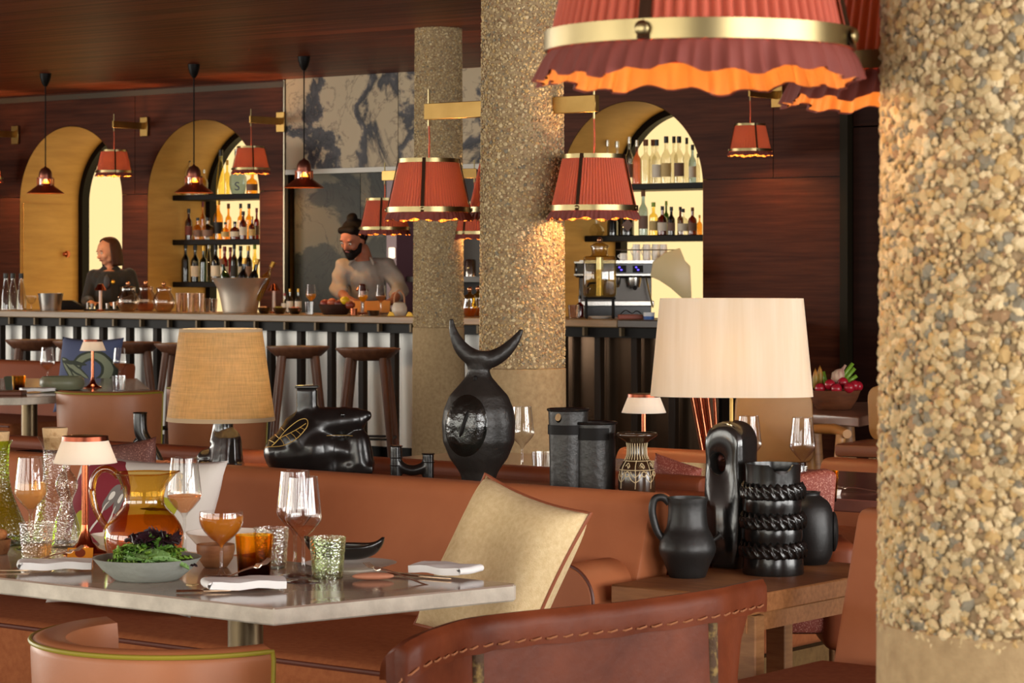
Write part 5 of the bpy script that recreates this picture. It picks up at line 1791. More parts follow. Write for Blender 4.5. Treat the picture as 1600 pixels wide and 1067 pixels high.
# napkins
def napkin(label, px, py, L, W, yaw, layers=3, flip=1):
    p, s = tab(px, py)
    h = 0.0150
    pth = []
    x = L / 2
    for k in range(layers):
        z = 0.0078 + k * h
        xs = [x * (1 if k % 2 == 0 else -1) * (1 - 2 * t / 8) for t in range(9)]
        pth += [(q, z + 0.0005 * sin(q * 60 + k)) for q in xs]
        if k < layers - 1:
            e0 = xs[-1]
            sg = 1 if e0 > 0 else -1
            for g in range(1, 6):
                a = -pi / 2 + pi * g / 6
                pth.append((e0 + sg * h / 2 * cos(a), z + h / 2 + h / 2 * sin(a)))
    def f(u, v):
        i = round(u * (len(pth) - 1))
        x_, z_ = pth[i]
        e_ = (2 * v - 1) ** 4
        return flip * x_ * (1 - 0.03 * e_), W * (v - 0.5) + 0.0015 * sin(x_ * 90), z_ * (1 - 0.10 * e_) + 0.0012 * sin(x_ * 70 + v * 6)
    return single('napkin', label, 'napkin', shell(grid(f, len(pth), 8), 0.0138), WHITECLOTH, p, TH + yaw, 'folded white napkins', smooth=60)
napkin('folded white napkin at the near table corner below the amber tumbler', 383, 922, 0.145, 0.085, radians(16), 2, 1)
napkin('folded white napkin at the far right table end', 695, 899, 0.120, 0.080, radians(-34), 2, -1)
napkin('folded white napkin left of the salad dish', 88, 892, 0.140, 0.075, radians(10), 2, 1)
napkin('small folded white napkin on the far left stone table', 58, 613, 0.16, 0.10, radians(20), 2, -1)

# cutlery
SILVER = M('cutlery_bronze', (236, 214, 190), 0.24, 0.9)
def fork(label, p, yaw, pitch=0.0, L=0.175):
    e = thing('fork', label, 'fork', p, group='bronze cutlery', rot=(0, -pitch, TH + yaw))
    hd = obj('handle', tube(smoothp([(-L * 0.62, 0, 0.002), (-L * 0.3, 0, 0.004), (0, 0, 0.007), (L * 0.16, 0, 0.006)], 4), [0.0045, 0.0042, 0.004, 0.0036, 0.0032, 0.003, 0.0028, 0.0026, 0.0026, 0.003, 0.0036, 0.0042, 0.005], 8, flat=0.45), SILVER, e)
    obj('head', shell(grid(lambda u, v: (L * (0.15 + 0.09 * u), (v - 0.5) * (0.008 + 0.010 * min(1, u * 2)), 0.006 - 0.004 * sin(pi * u)), 8, 5), 0.0015), SILVER, e)
    for k in range(4):
        y = (k - 1.5) * 0.0052
        obj('tine', tube([(L * 0.235, y, 0.0055), (L * 0.30, y, 0.0035), (L * 0.38, y, 0.009)], [0.0014, 0.0013, 0.0007], 6), SILVER, e)
    return e
def up(p, z):
    return Vector((p.x, p.y, p.z + z))
fork('fork leaning on the near corner napkin, tines before amber tumbler', up(tab(376, 915)[0], 0.020), radians(40), 0.26, 0.19)
fork('fork resting on the pink stone at the right table end', up(tab(615, 908)[0], 0.010), radians(140), 0.16, 0.20)
fork('fork behind the left napkin below the copper lamp', up(tab(82, 884)[0], 0.014), radians(36), 0.20, 0.19)
fork('fork on the rosy table by the pebbled column', up(tab(1338, 768)[0], 0.003), radians(150), 0.05, 0.16)
def knife(label, p, yaw, L=0.2):
    e = thing('table_knife', label, 'knife', p, TH + yaw, 'bronze cutlery')
    obj('handle', tube([(-L / 2, 0, 0.004), (0, 0, 0.004)], [0.0042, 0.0034], 8, flat=0.6), M('knife_bronze', (190, 158, 128), 0.3, 1.0), e)
    obj('blade', prism([(0, -0.003), (L * 0.45, -0.004), (L * 0.5, -0.001), (L * 0.42, 0.005), (0, 0.003)], 0.0028, 0.0042), MC['knife_bronze'], e)
    return e
knife('knife beside the far right folded napkin', up(tab(655, 903)[0], 0.0), radians(-32), 0.15)
knife('knife poking out left of the near corner napkin', up(tab(318, 926)[0], 0.0), radians(8), 0.10)
knife('knife end at the left picture edge before the napkin', up(tab(-18, 894)[0], 0.0), radians(4), 0.16)
p, s = tab(583, 906)
single('cutlery_stone', 'flat pink stone cutlery rest under the right fork', 'stone', ball((0, 0, 6 * s), (33 * s, 14 * s, 6 * s), 24, 12), M('pink_stone', (204, 140, 108), 0.7, c2=(186, 122, 92), ns=9), p, TH + 0.1, smooth=180)
p, s = tab(125, 873)
single('orange_card', 'orange card with brown disc standing at the copper lamp foot', 'card', move(box(-20 * s, 20 * s, -0.0008, 0.0008, 0, 17 * s), (0, 0, 0.0003), rot=(-0.25, 0, 0)), PRINT('orange_card', (238, 160, 40), [(0.0, 0.012, 0.011, 0.009, 0, (140, 62, 30), 0)], wob=0.0005), (p.x, p.y, p.z), TH, smooth=0)
p, s = tab(300, 914)
single('cream_card', 'small cream paper tag right of the salad dish', 'card', prism([(-0.011, -0.002), (0.002, -0.012), (0.012, 0.008), (-0.004, 0.012)], 0.0, 0.0012), M('cream_paper', (232, 206, 150), 0.8), p, TH)
# bread in a basket at the left edge
p, s = tab(-6, 866)
e = thing('bread_basket', 'woven basket of bread pieces at the left picture edge', 'basket', p, TH)
obj('basket', vessel([(16 * s, 0), (18 * s, 0.002), (24 * s, 24 * s)], 0.003, 28), M('wicker', (150, 104, 62), 0.8, c2=(110, 72, 40), ns=40, bump=0.6, bs=90), e)
rb_ = random.Random(9)
for k in range(6):
    obj('bread_piece', move(([tuple(Vector(q_) * rb_.uniform(0.9, 1.08)) for q_ in ball((0, 0, 0), (13 * s, 10 * s, 9 * s), 12, 8)[0]], ball((0, 0, 0), 1, 12, 8)[1]), (rb_.uniform(-10, 16) * s, rb_.uniform(-10, 10) * s, (24 + 8 * (k % 2)) * s), rb_.uniform(0, 3)), M('bread', (186, 126, 72), 0.8, c2=(130, 78, 40), ns=30, bump=0.3), e)
# far left table dishes
p, s = tab(97, 609)
single('sage_bowl', 'large sage green ceramic bowl on the far left table', 'bowl', vessel([(26 * s, 0), (31 * s, 0.004), (35 * s, 9 * s), (34 * s, 17 * s), (30 * s, 21 * s)], 0.006, 48), M('sage_ceramic', (140, 142, 112), 0.4, c2=(120, 124, 98), ns=6), p)
p, s = tab(22, 610)
single('green_box', 'dark green lidless box on the far left table', 'box', vessel([(15 * s, 0), (19 * s, 22 * s)], 0.003, 4), M('green_box', (62, 72, 52), 0.4), p, TH + pi / 4, smooth=0)
p, s = tab(14, 617)
single('wood_board', 'brown wooden board at the edge of far left table', 'board', box(-24 * s, 24 * s, -0.07, 0.07, 0, 0.02, 0.004), M('board_wood', (110, 62, 42), 0.5), p, TH)
p, s = tab(1306, 773)
single('small_dish', 'tiny white dish by the amber tumbler on the rosy table', 'dish', vessel([(7 * s, 0), (9 * s, 8 * s)], 0.002, 24), WHITECER, p)
# vegetables in a wooden bowl, far right
p, s = tab(1303, 640)
vb = single('vegetable_bowl', 'carved wooden bowl filled with vegetables at far right', 'bowl', vessel([(24 * s, 0), (27 * s, 0.004), (36 * s, 16 * s), (42 * s, 31 * s)], 0.006, 36), M('bowl_walnut', (122, 72, 44), 0.5, c2=(92, 52, 32), ns=5, scale=(2, 2, 10)), p, TH)
def veg(name, label, m, mat, x, y, dy=0.0, grp=None):
    v = Vector((CT * (x - 1303) * s - ST * dy, ST * (x - 1303) * s + CT * dy, 0)) + p
    v.z = p.z + (640 - y) * s
    return single(name, label, name.split('_')[-1], m, mat, v, TH, grp, smooth=180)
REDV = M('radish_red', (166, 26, 44), 0.3)
ords = ('leftmost', 'second', 'third', 'fourth', 'fifth', 'sixth', 'rightmost')
for k, (x, y, dy) in enumerate(((1280, 606, -0.04), (1294, 600, -0.06), (1303, 606, -0.09), (1315, 597, -0.04), (1322, 604, -0.10), (1333, 602, -0.03), (1341, 604, 0.02))):
    veg('red_radish', '%s of the red radishes in the wooden bowl, counting from the left' % ords[k], ball((0, 0, 0), 8.5 * s, 16, 10), REDV, x, y, dy, 'red radishes')
GRN = M('stalk_green', (112, 150, 44), 0.4)
for k, (x0, y0, x1, y1) in enumerate(((1310, 600, 1334, 568), (1316, 602, 1338, 576), (1322, 602, 1342, 588), (1296, 604, 1290, 582))):
    veg('green_stalk', ('longest green stalk leaning right out of the wooden bowl', 'middle green stalk leaning right out of the wooden bowl', 'lowest green stalk leaning right out of the wooden bowl', 'short green stalk standing left of the garlic')[k], tube([(0, 0, 0), ((x1 - x0) * s, 0, (y0 - y1) * s)], [3.6 * s, 3 * s], 12), GRN, x0, y0, 0.03 + 0.02 * k)
veg('garlic_bulb', 'pale garlic bulb lying in the middle of the vegetables', move(lathe([(0, -10 * s), (7 * s, -9 * s), (11 * s, 0), (8 * s, 8 * s), (2.5 * s, 14 * s), (2 * s, 22 * s), (0, 22 * s)], 20), rot=(0, 0.6, 0)), M('garlic', (206, 180, 150), 0.6, c2=(150, 100, 90), ns=12, scale=(6, 6, 1)), 1308, 588, -0.02)
for k, (x, y) in enumerate(((1274, 590), (1282, 586))):
    veg('carrot_top', ('orange flower bud at the left of the vegetables', 'orange flower bud next to the garlic')[k], lathe([(0, -20 * s), (4 * s, -14 * s), (5 * s, 0), (3 * s, 8 * s), (0, 16 * s)], 12), M('bud_orange', (196, 110, 44), 0.5, c2=(120, 120, 40), ns=8), x, y, 0.02 * k)

# ------------------------------------------------------------------ bar stools
def stool_meshes():
    seat = lathe([(0, 0.745), (0.11, 0.748), (0.155, 0.765), (0.195, 0.80), (0.215, 0.822), (0.212, 0.83), (0.19, 0.826), (0.12, 0.806), (0, 0.80)], 40, 1.0, 0.82)
    legs = []
    for sx, sy in ((-1, -1), (1, -1), (-1, 1), (1, 1)):
        legs.append(tube([(sx * 0.11, sy * 0.08, 0.765), (sx * 0.15, sy * 0.125, 0.38), (sx * 0.185, sy * 0.165, 0)], [0.027, 0.023, 0.017], 12))
    rest = tube([(0.168 * sx, 0.148 * sy, 0.24) for sx, sy in ((-1, -1), (1, -1), (1, 1), (-1, 1))], 0.008, 8, True)
    return mesh('seat', seat, STOOLWOOD, 60), [mesh('leg', l, STOOLWOOD) for l in legs], mesh('footrest', rest, BLACKMETAL)
SEAT, LEGS, REST = stool_meshes()
def stool(label, px, yw=12.70, rz=0.0):
    p = onY(px, yw, 0)
    e = thing('bar_stool', label, 'bar stool', p, TH + rz, 'scooped wooden bar stools')
    obj('seat', SEAT, None, e)
    for l in LEGS:
        obj('leg', l, None, e)
    obj('footrest', REST, None, e)
stool('wooden bar stool nearest the far column', 575, rz=-0.1)
stool('wooden bar stool right of the woven lamp shade', 466, rz=0.15)
stool('wooden bar stool half hidden by the woven lamp shade', 288, rz=-0.15)
stool('wooden bar stool right of the copper lamp, above blue cushion', 205, rz=0.2)
stool('wooden bar stool behind the far copper lamp', 128, rz=-0.2)
stool('leftmost wooden bar stool', 54, rz=0.1)

# ------------------------------------------------------------------ bottles
BSH = {
    'wine': [(0.92, 0), (1, 0.01), (1, 0.58), (0.9, 0.66), (0.45, 0.76), (0.36, 0.82), (0.36, 0.97), (0.4, 0.975), (0.4, 1.0)],
    'slim': [(0.95, 0), (1, 0.01), (1, 0.60), (0.86, 0.68), (0.42, 0.74), (0.36, 0.78), (0.36, 0.98), (0.42, 0.985), (0.42, 1.0)],
    'squat': [(0.96, 0), (1, 0.02), (1, 0.55), (0.85, 0.66), (0.4, 0.74), (0.32, 0.78), (0.32, 1.0)],
    'round': [(0.6, 0), (0.75, 0.02), (1, 0.25), (0.95, 0.42), (0.5, 0.62), (0.3, 0.70), (0.28, 0.95), (0.36, 1.0)],
    'taper': [(1, 0), (1, 0.02), (0.9, 0.4), (0.55, 0.72), (0.4, 0.85), (0.4, 1.0)],
}
BM_CACHE = {}
def bottle(label, px, ytop, z, yw, kind, wpx, glass, cap, lab=None, grp='bottles on the niche shelves', drink=None, lz=(0.16, 0.48), hh=None):
    p = onY(px, yw, z)
    s = depth(p) / F
    h = hh or zat(ytop, depth(p)) - z
    r = wpx / 2 * s
    e = thing('bottle', label, 'bottle', p, 0, grp)
    key = (kind, glass.name)
    if key not in BM_CACHE:
        BM_CACHE[key] = mesh('glass', lathe([(0, 0)] + BSH[kind], 22), glass, 60)
    g = obj('glass', BM_CACHE[key], None, e)
    g.scale = (r, r, h * 0.9)
    nr = BSH[kind][-1][0]
    key = ('cap', cap.name)
    if key not in BM_CACHE:
        BM_CACHE[key] = mesh('cap', solid([(1, 0), (1.02, 0.1), (1, 1)], 16), cap)
    c = obj('cap', BM_CACHE[key], None, e, (0, 0, h * 0.86))
    c.scale = (nr * r * 1.12, nr * r * 1.12, h * 0.14)
    if lab:
        key = ('lab', lab.name)
        if key not in BM_CACHE:
            BM_CACHE[key] = mesh('label', grid(lambda u, v: (cos(-pi / 2 + TH + (u - 0.5) * 2.6), sin(-pi / 2 + TH + (u - 0.5) * 2.6), v), 14, 2), lab)
        o = obj('label', BM_CACHE[key], None, e, (0, 0, h * 0.9 * lz[0]))
        kk = 1.015 if kind != 'taper' else 0.97
        o.scale = (r * kk, r * kk, h * 0.9 * (lz[1] - lz[0]))
    return e
def tg(name, c, base=0.08):
    return GLASS(name, c, 0.04, base=base, edge=0.45)
Gc, Gg, Gb, Ga, Gr, Gd, Gy, Gp, Gs = (tg('bottle_clear', (238, 236, 226)), tg('bottle_green', (90, 126, 44)), tg('bottle_black', (14, 14, 12)), tg('bottle_amber', (240, 196, 104)),
    tg('bottle_red', (150, 44, 30)), tg('bottle_brown', (136, 72, 30)), tg('bottle_straw', (246, 230, 156)), tg('bottle_pink', (206, 150, 130)), tg('bottle_blue', (186, 200, 206)))
Kb, Kg, Kr, Kw, Kl, Ks = (M('cap_black', (20, 18, 16), 0.4), M('cap_gold', (176, 136, 60), 0.3, 0.8), M('cap_red', (128, 24, 20), 0.4), M('cap_wood', (120, 76, 46), 0.6), M('cap_lime', (150, 176, 50), 0.4), M('cap_silver', (190, 184, 172), 0.25, 0.9))
Lw, Lk, Lc, Lg, Lr = (M('label_white', (226, 216, 198), 0.7), M('label_black', (30, 26, 24), 0.6), M('label_cream', (206, 178, 120), 0.7), M('label_grey', (128, 100, 86), 0.7), M('label_red', (110, 50, 44), 0.6))
gn = {'bottle_clear': 'clear', 'bottle_green': 'green', 'bottle_black': 'black', 'bottle_amber': 'amber', 'bottle_red': 'red', 'bottle_brown': 'brown', 'bottle_straw': 'straw yellow', 'bottle_pink': 'pinkish', 'bottle_blue': 'pale blue'}
ordn = ['first', 'second', 'third', 'fourth', 'fifth', 'sixth', 'seventh', 'eighth', 'ninth', 'tenth', 'eleventh', 'twelfth', 'thirteenth', 'fourteenth', 'fifteenth', 'sixteenth']
def row(where, z, yw, items):
    items = sorted(items, key=lambda q: q[0])
    for k, it in enumerate(items):
        px, yt, kind, w, g, c = it[:6]
        lb = it[6] if len(it) > 6 else None
        yy = yw + (it[7] if len(it) > 7 else 0.0)
        bottle('%s %s bottle from the left on the %s' % (ordn[k], gn[g.name], where), px, yt, z + 0.001, yy, kind, w, g, c, lb)
YB = WY + 0.40
row('top shelf behind the copper pendant', SHZ[0], YB, [(281, 283, 'round', 15, Gc, Ks), (295, 245, 'wine', 13, Gc, Kb, Lw), (309, 270, 'squat', 14, Gc, Kb), (319, 265, 'squat', 12, Gy, Ks, None, 0.12), (345, 234, 'taper', 15, Gy, Kb), (355, 250, 'slim', 9, Gy, Kg, None, 0.14), (372, 233, 'round', 28, Gs, Ks, None), (394, 268, 'squat', 18, Ga, Kg, Lg)])
row('middle shelf of the left shelved arch', SHZ[1], YB, [(295, 326, 'wine', 12, Gd, Kb, Lr), (309, 340, 'squat', 15, Ga, Kb, Lg), (325, 340, 'squat', 18, Ga, Kb, Lg), (317, 315, 'slim', 9, Ga, Kr, None, 0.13), (341, 311, 'wine', 15, Ga, Kg, Lk, 0.06), (352, 347, 'squat', 13, Ga, Kb, Lc, -0.03), (357, 318, 'slim', 10, Ga, Kw, None, 0.14), (367, 346, 'squat', 15, Gd, Kb, Lw, -0.03), (376, 318, 'slim', 10, Ga, Kb, None, 0.14), (380, 330, 'wine', 12, Gd, Kb, Lw), (389, 318, 'slim', 11, Ga, Kb, None, 0.14), (394, 338, 'squat', 11, Gd, Kg, Lc), (401, 325, 'slim', 9, Gr, Kr, Lg, 0.1)])
row('lower shelf of the left shelved arch', SHZ[2], YB, [(290, 380, 'wine', 13, Gb, Kb), (305, 383, 'wine', 14, Gb, Kb, Lw), (318, 384, 'slim', 12, Gg, Kg, None), (326, 380, 'taper', 12, Gy, Ks, None, 0.12), (337, 382, 'wine', 15, Gb, Kb, Lw), (344, 380, 'round', 11, Ga, Kw, None, 0.15), (351, 385, 'wine', 13, Gr, Kr, Lw), (360, 386, 'wine', 12, Gr, Kr, None, 0.1), (366, 381, 'wine', 12, Gb, Kb, Lk), (376, 384, 'wine', 13, Gb, Kb, Lw, 0.1), (388, 384, 'wine', 13, Gb, Kg, Lg), (398, 381, 'taper', 12, Gy, Kl, None, 0.1)])
row('top shelf of the right shelved arch', SHZ[0], YB, [(936, 218, 'slim', 12, Gc, Ks), (949, 219, 'round', 15, Gc, Ks), (964, 221, 'slim', 15, Gc, Ks), (983, 214, 'wine', 13, Gc, Ks, Lg), (995, 219, 'squat', 14, Gp, Ks, None, -0.04), (1009, 218, 'slim', 17, Gc, Kw), (1020, 218, 'slim', 13, Gc, Kw, None, 0.13), (1026, 218, 'wine', 15, Gc, Kb, Lw), (1041, 213, 'wine', 16, Gc, Kb, Lc), (1053, 213, 'slim', 12, Gc, Kb, None, 0.13), (1061, 213, 'wine', 16, Gc, Kb, Lg), (1073, 215, 'squat', 13, Gc, Kb, None, 0.1), (1082, 226, 'wine', 12, Gs, Kb, Lw), (1090, 240, 'squat', 8, Gc, Kb, None, 0.12)])
row('middle shelf of the right shelved arch', SHZ[1], YB, [(932, 338, 'round', 25, Gc, Ks), (957, 326, 'squat', 17, Gb, Kb, None), (980, 320, 'squat', 22, Gb, Kb, None), (1005, 297, 'wine', 15, Gs, Kw, Lg), (1021, 316, 'slim', 14, Gy, Kl, Lc), (1035, 322, 'squat', 16, Gd, Kb, Lw), (1041, 314, 'slim', 9, Gg, Kl, None, 0.14), (1049, 323, 'wine', 12, Gb, Kb, Lg), (1063, 323, 'slim', 10, Gd, Kb, None, 0.14), (1067, 326, 'squat', 17, Gc, Kb, Lw), (1082, 324, 'squat', 14, Gd, Kw, Lg), (1093, 336, 'squat', 9, Ga, Kg, None, 0.08)])
bottle('dark round bottle on the service niche shelf beside the far column', 637, 382, 1.291, WY + 0.25, 'round', 16, Gb, Kg, None, 'service niche bottles')

# ------------------------------------------------------------------ on the bar
def onbar(px, yw=13.45):
    p = onY(px, yw, CTZ)
    d = depth(p)
    return p, d / F, HOR + (EYE - CTZ) / d * F
def bthing(name, label, cat, px, yw=13.45, group=None):
    p, s, yb = onbar(px, yw)
    return thing(name, label, cat, p, TH, group), s, yb
for k, (px, yw) in enumerate(((9, 13.3), (20, 13.5), (33, 13.4))):
    bottle(('clear', 'clear', 'clear')[k] + ' swing-neck water bottle, %s of three at the left end of the bar' % ('leftmost', 'middle', 'rightmost')[k], px, 427, CTZ + 0.001, yw, 'taper', 17, Gc, Kb, None, 'water bottles on the bar')
e, s, yb = bthing('ice_bucket', 'polished steel ice cup beside the water bottles', 'bucket', 79, 13.33)
obj('body', vessel([(15 * s, 0), (16 * s, 0.003), (20 * s, 27 * s)], 0.003, 32), STEEL, e)
e, s, yb = bthing('cocktail_coupe', 'small clear cocktail glass right of the water bottles', 'glass', 49)
obj('bowl', lathe([(0.004, 9 * s), (5 * s, 11 * s), (8 * s, 18 * s), (8 * s, 22 * s)], 20), CLEAR, e)
obj('stem', lathe([(6 * s, 0), (1 * s, 1.5 * s), (0.8 * s, 9 * s)], 16), CLEAR, e)
e, s, yb = bthing('card_terminal', 'black till terminal lying on the bar', 'terminal', 110, 13.66)
obj('case', prism_y([(-22 * s, 0), (22 * s, 0), (22 * s, 5 * s), (4 * s, 15 * s), (-22 * s, 15 * s)], -0.06, 0.06, 0.006), BLACK, e)
e, s, yb = bthing('bar_tray', 'black tray of steel bar tools before the barwoman', 'tray', 160, 13.55)
obj('tray', box(-26 * s, 26 * s, -0.09, 0.09, 0, 0.012, 0.003), BLACK, e)
tr = (e, s, yb)
for k, (px, h) in enumerate(((137, 10), (144, 8), (168, 9), (179, 11))):
    e, s, yb = bthing('bar_cup', '%s small steel cup on the black bar tray' % ('leftmost', 'second', 'third', 'rightmost')[k], 'cup', px, 13.55, 'steel cups on the tray')
    e.location.z += 0.0125
    obj('cup', vessel([(2.6 * s, 0), (3.2 * s, h * s)], 0.0015, 16), STEEL, e)
MINIW = M('mini_stem', (214, 186, 168), 0.3)
def mini_lamp(label, px, yw, ytop=443):
    p, s, yb = onbar(px, yw)
    e = thing('mini_lamp', label, 'lamp', p, TH, 'small mushroom lamps on the bar')
    h = (yb - ytop) * s
    obj('foot', lathe([(0, 0), (0.032, 0), (0.034, 0.008), (0.02, 0.014), (0, 0.015)], 24), COPPER, e)
    obj('stem', tube([(0, 0, 0.012), (0, 0, h - 0.035)], 0.0125, 16), MINIW, e)
    obj('cap', lathe([(0.045, h - 0.052), (0.046, h - 0.05), (0.020, h - 0.003), (0, h)], 28), COPPER, e)
    lamp_light(e, (0, 0, h - 0.055), 0.35, (1.0, 0.6, 0.3), 0.02)
mini_lamp('mini copper-capped lamp in front of the barwoman', 157, 13.35)
mini_lamp('mini copper-capped lamp right of the steel ice bucket', 428, 13.5)
mini_lamp('mini copper-capped lamp behind the wine glass before the barman', 566, 13.55)
# lidded jars
for k, px in enumerate((200, 228, 256)):
    e, s, yb = bthing('lidded_jar', ('round glass jar with knob lid, left of the three on the bar', 'round glass jar with pink fruit, middle of the three', 'round glass jar with knob lid, right of the three on the bar')[k], 'jar', px, 13.36 + 0.20 * (k % 2), 'round glass jars')
    obj('body', lathe([(0, 0), (10 * s, 0), (16 * s, 8 * s), (17.5 * s, 17 * s), (14 * s, 27 * s), (11 * s, 31 * s), (11.5 * s, 36 * s)], 36), GLASS('jar_glass', (236, 222, 208), 0.04, base=0.12, edge=0.6), e, smooth=180)
    ld = obj('lid', lathe([(12 * s, 36 * s), (12 * s, 38 * s), (5 * s, 40 * s), (0, 40.5 * s)], 30), MC['jar_glass'], e, smooth=180)
    obj('knob', ball((0, 0, 44 * s), 3.6 * s, 16, 10), M('knob_copper', (210, 150, 110), 0.1, 0.9), ld)
    obj('contents', solid([(10 * s, 1 * s), (15 * s, 8 * s), (15 * s, 12 * s)], 28), LIQUID('jar_pink', (214, 140, 110), 0.35, (240, 206, 180)) if k == 1 else LIQUID('jar_tan', (206, 170, 130), 0.2, (238, 222, 200)), e)
    cu = bpy.data.curves.new('lettering', 'FONT')
    cu.body = 'Home'
    cu.size = 8 * s
    cu.align_x = 'CENTER'
    cu.extrude = 0.0004
    t = bpy.data.objects.new('tmp_text', cu)
    COL.objects.link(t)
    dg = bpy.context.evaluated_depsgraph_get()
    tm = bpy.data.meshes.new_from_object(t.evaluated_get(dg), depsgraph=dg)
    bpy.data.objects.remove(t)
    bpy.data.curves.remove(cu)
    tm.name = 'lettering'
    tm.materials.clear()
    tm.materials.append(M('lettering_white', (240, 234, 226), 0.6))
    obj('lettering', tm, None, e, (-2 * s, -17.6 * s, 15 * s), (pi / 2, 0, 0))
for k, px in enumerate((279, 288, 297, 306, 315, 325, 335)):
    e, s, yb = bthing('highball_glass', '%s highball glass in the row beside the steel ice bucket' % ('leftmost', 'second', 'third', 'fourth', 'fifth', 'sixth', 'rightmost')[k], 'glass', px, 13.42 + 0.05 * (k % 2), 'highball glasses in a row')
    obj('wall', vessel([(3.6 * s, 0), (4.9 * s, (30 if k < 5 else 22) * s)], 0.002, 20), MC['jar_glass'], e)
# big ice bucket with bottles
p, s, yb = onbar(375, 13.38)
e = thing('champagne_bucket', 'large flared steel champagne bucket on the bar', 'bucket', p, TH)
obj('body', vessel(smoothp([(26 * s, 0), (27 * s, 2 * s), (30 * s, 18 * s), (35 * s, 38 * s), (45 * s, (yb - 434) * s)], 3), 0.004, 48), M('bucket_steel', (222, 212, 198), 0.42, 0.85, c2=(200, 188, 172), ns=4), e)
bc = p.copy()
for k, (dx, tx, kind, g, c) in enumerate(((2, 0.12, 'wine', Gb, Kg), (20, 0.22, 'wine', Gb, Kg), (42, 0.45, 'wine', Gy, Kg), (-28, -0.2, 'wine', Gg, Kw))):
    o = bottle(('gold-necked bottle leaning in the champagne bucket', 'upright dark bottle in the champagne bucket', 'yellow bottle sticking out right of the champagne bucket', 'green bottle leaning left in the champagne bucket')[k], 375, 400, 0, 13.38, kind, 16, g, c, None, 'bottles in the champagne bucket', hh=0.30)
    dy_ = (-0.06, 0.07, -0.03, 0.03)[k]
    o.location = (bc.x + CT * dx * 0.6 * s - ST * dy_, bc.y + ST * dx * 0.6 * s + CT * dy_, CTZ + 0.10)
    o.rotation_euler = (0, tx, TH)
GBOWL = M('bowl_olive', (120, 104, 40), 0.5, c2=(90, 70, 30), ns=10)
for k, px in enumerate((413, 437, 461)):
    e, s, yb = bthing('garnish_bowl', '%s small garnish bowl before the marble wall' % ('left', 'middle', 'right')[k], 'bowl', px, 13.3, 'garnish bowls')
    obj('bowl', vessel([(6 * s, 0), (9 * s, 4 * s), (11 * s, 10 * s)], 0.003, 24), GLASS('olive_glass', (150, 130, 60), 0.1, base=0.15), e)
    for q_ in range(5):
        obj('garnish', ball((R.uniform(-5, 5) * s, R.uniform(-5, 5) * s, 8 * s), 4 * s, 10, 6), M(('garnish_peach', 'garnish_green', 'garnish_pink')[k], ((200, 140, 96), (140, 130, 50), (190, 120, 100))[k], 0.5), e)
for k, (px, yt, c) in enumerate(((445, 458, Kr), (453, 451, Kg), (466, 451, Kg))):
    bottle(('tiny bottle with red cap behind the garnish bowls', 'tiny bitters bottle with yellow cap, left of the pair', 'tiny bitters bottle with yellow cap, right of the pair')[k], px, yt, CTZ + 0.001, 13.55, 'squat', 11, Gc, c, Lw, 'bitters bottles on the bar', lz=(0.1, 0.55))
def bar_wine(label, px, yw, s_, col, lvl):
    p, s, yb = onbar(px, yw)
    wine_glass(label, p, s_, col, level=lvl)
bar_wine('tall glass of amber wine before the marble on the bar', 486, 13.5, 1.02, ('bar_amber', (240, 190, 90), 0.4, (250, 210, 120)), 0.14)
bar_wine('glowing yellow wine glass in front of the barman', 567, 13.3, 1.0, ('bar_yellow', (250, 190, 40), 0.5, (255, 210, 80)), 0.14)
bar_wine('glass of rose wine right of the glowing glass on the bar', 595, 13.35, 1.02, ROSE, 0.135)
e, s, yb = bthing('water_glass', 'small clear water glass under the amber wine', 'glass', 483, 13.25)
obj('wall', vessel([(6 * s, 0), (7 * s, 20 * s)], 0.002, 20), CLEAR, e)
e, s, yb = bthing('fruit_bowl', 'dark bowl heaped with fruit on the bar before barman', 'bowl', 524, 13.4)
obj('bowl', vessel([(18 * s, 0), (22 * s, 4 * s), (27 * s, 16 * s)], 0.005, 36), M('bowl_dark', (58, 34, 24), 0.5), e)
for k, (dx, dz, c, nm, lab) in enumerate(((-16, 17, (150, 56, 40), 'red_apple', 'dark red apple at the left of the bar fruit bowl'), (-5, 19, (190, 96, 60), 'peach', 'peach beside the lemon in the bar fruit bowl'), (15, 22, (240, 196, 30), 'lemon', 'bright yellow lemon on top of the bar fruit bowl'), (6, 17, (110, 40, 30), 'plum', 'dark plum in the middle of the bar fruit bowl'), (23, 15, (140, 60, 36), 'pear', 'brown pear at the right of the bar fruit bowl'))):
    p, s, yb = onbar(524 + dx, 13.4 - 0.02 * (k % 2))
    p.z += dz * s
    single(nm, lab, 'fruit', ball((0, 0, 0), (8 * s, 7 * s, 6.5 * s), 18, 12), M('fruit_%d' % k, c, 0.4), p, TH, 'fruit in the bar bowl', smooth=180)
e, s, yb = bthing('prep_board', 'tilted light wooden board under the barman hands', 'board', 576, 13.68)
obj('board', move(box(-34 * s, 34 * s, -0.08, 0.08, 0, 0.012, 0.003), (0, 0, 0.045), rot=(0.5, 0, 0)), M('board_light', (206, 146, 84), 0.5, c2=(190, 128, 70), ns=5), e)
obj('stand', box(-20 * s, 20 * s, -0.02, 0.06, 0, 0.045), M('board_stand', (110, 70, 40), 0.5), e)
e, s, yb = bthing('copper_cup', 'small copper cup between fruit bowl and glowing glass', 'cup', 553, 13.22)
obj('cup', vessel([(5 * s, 0), (5.5 * s, 11 * s)], 0.002, 20), COPPER, e)
e, s, yb = bthing('glass_dish', 'low glass dish of dark sauce before the rose wine', 'dish', 583, 13.22)
obj('dish', vessel([(8 * s, 0), (10 * s, 8 * s)], 0.002, 24), GLASS('smoke_glass', (120, 80, 60), 0.05, base=0.15), e)
e, s, yb = bthing('white_teapot', 'round white teapot with a tall loop handle beside the column', 'teapot', 624, 13.3)
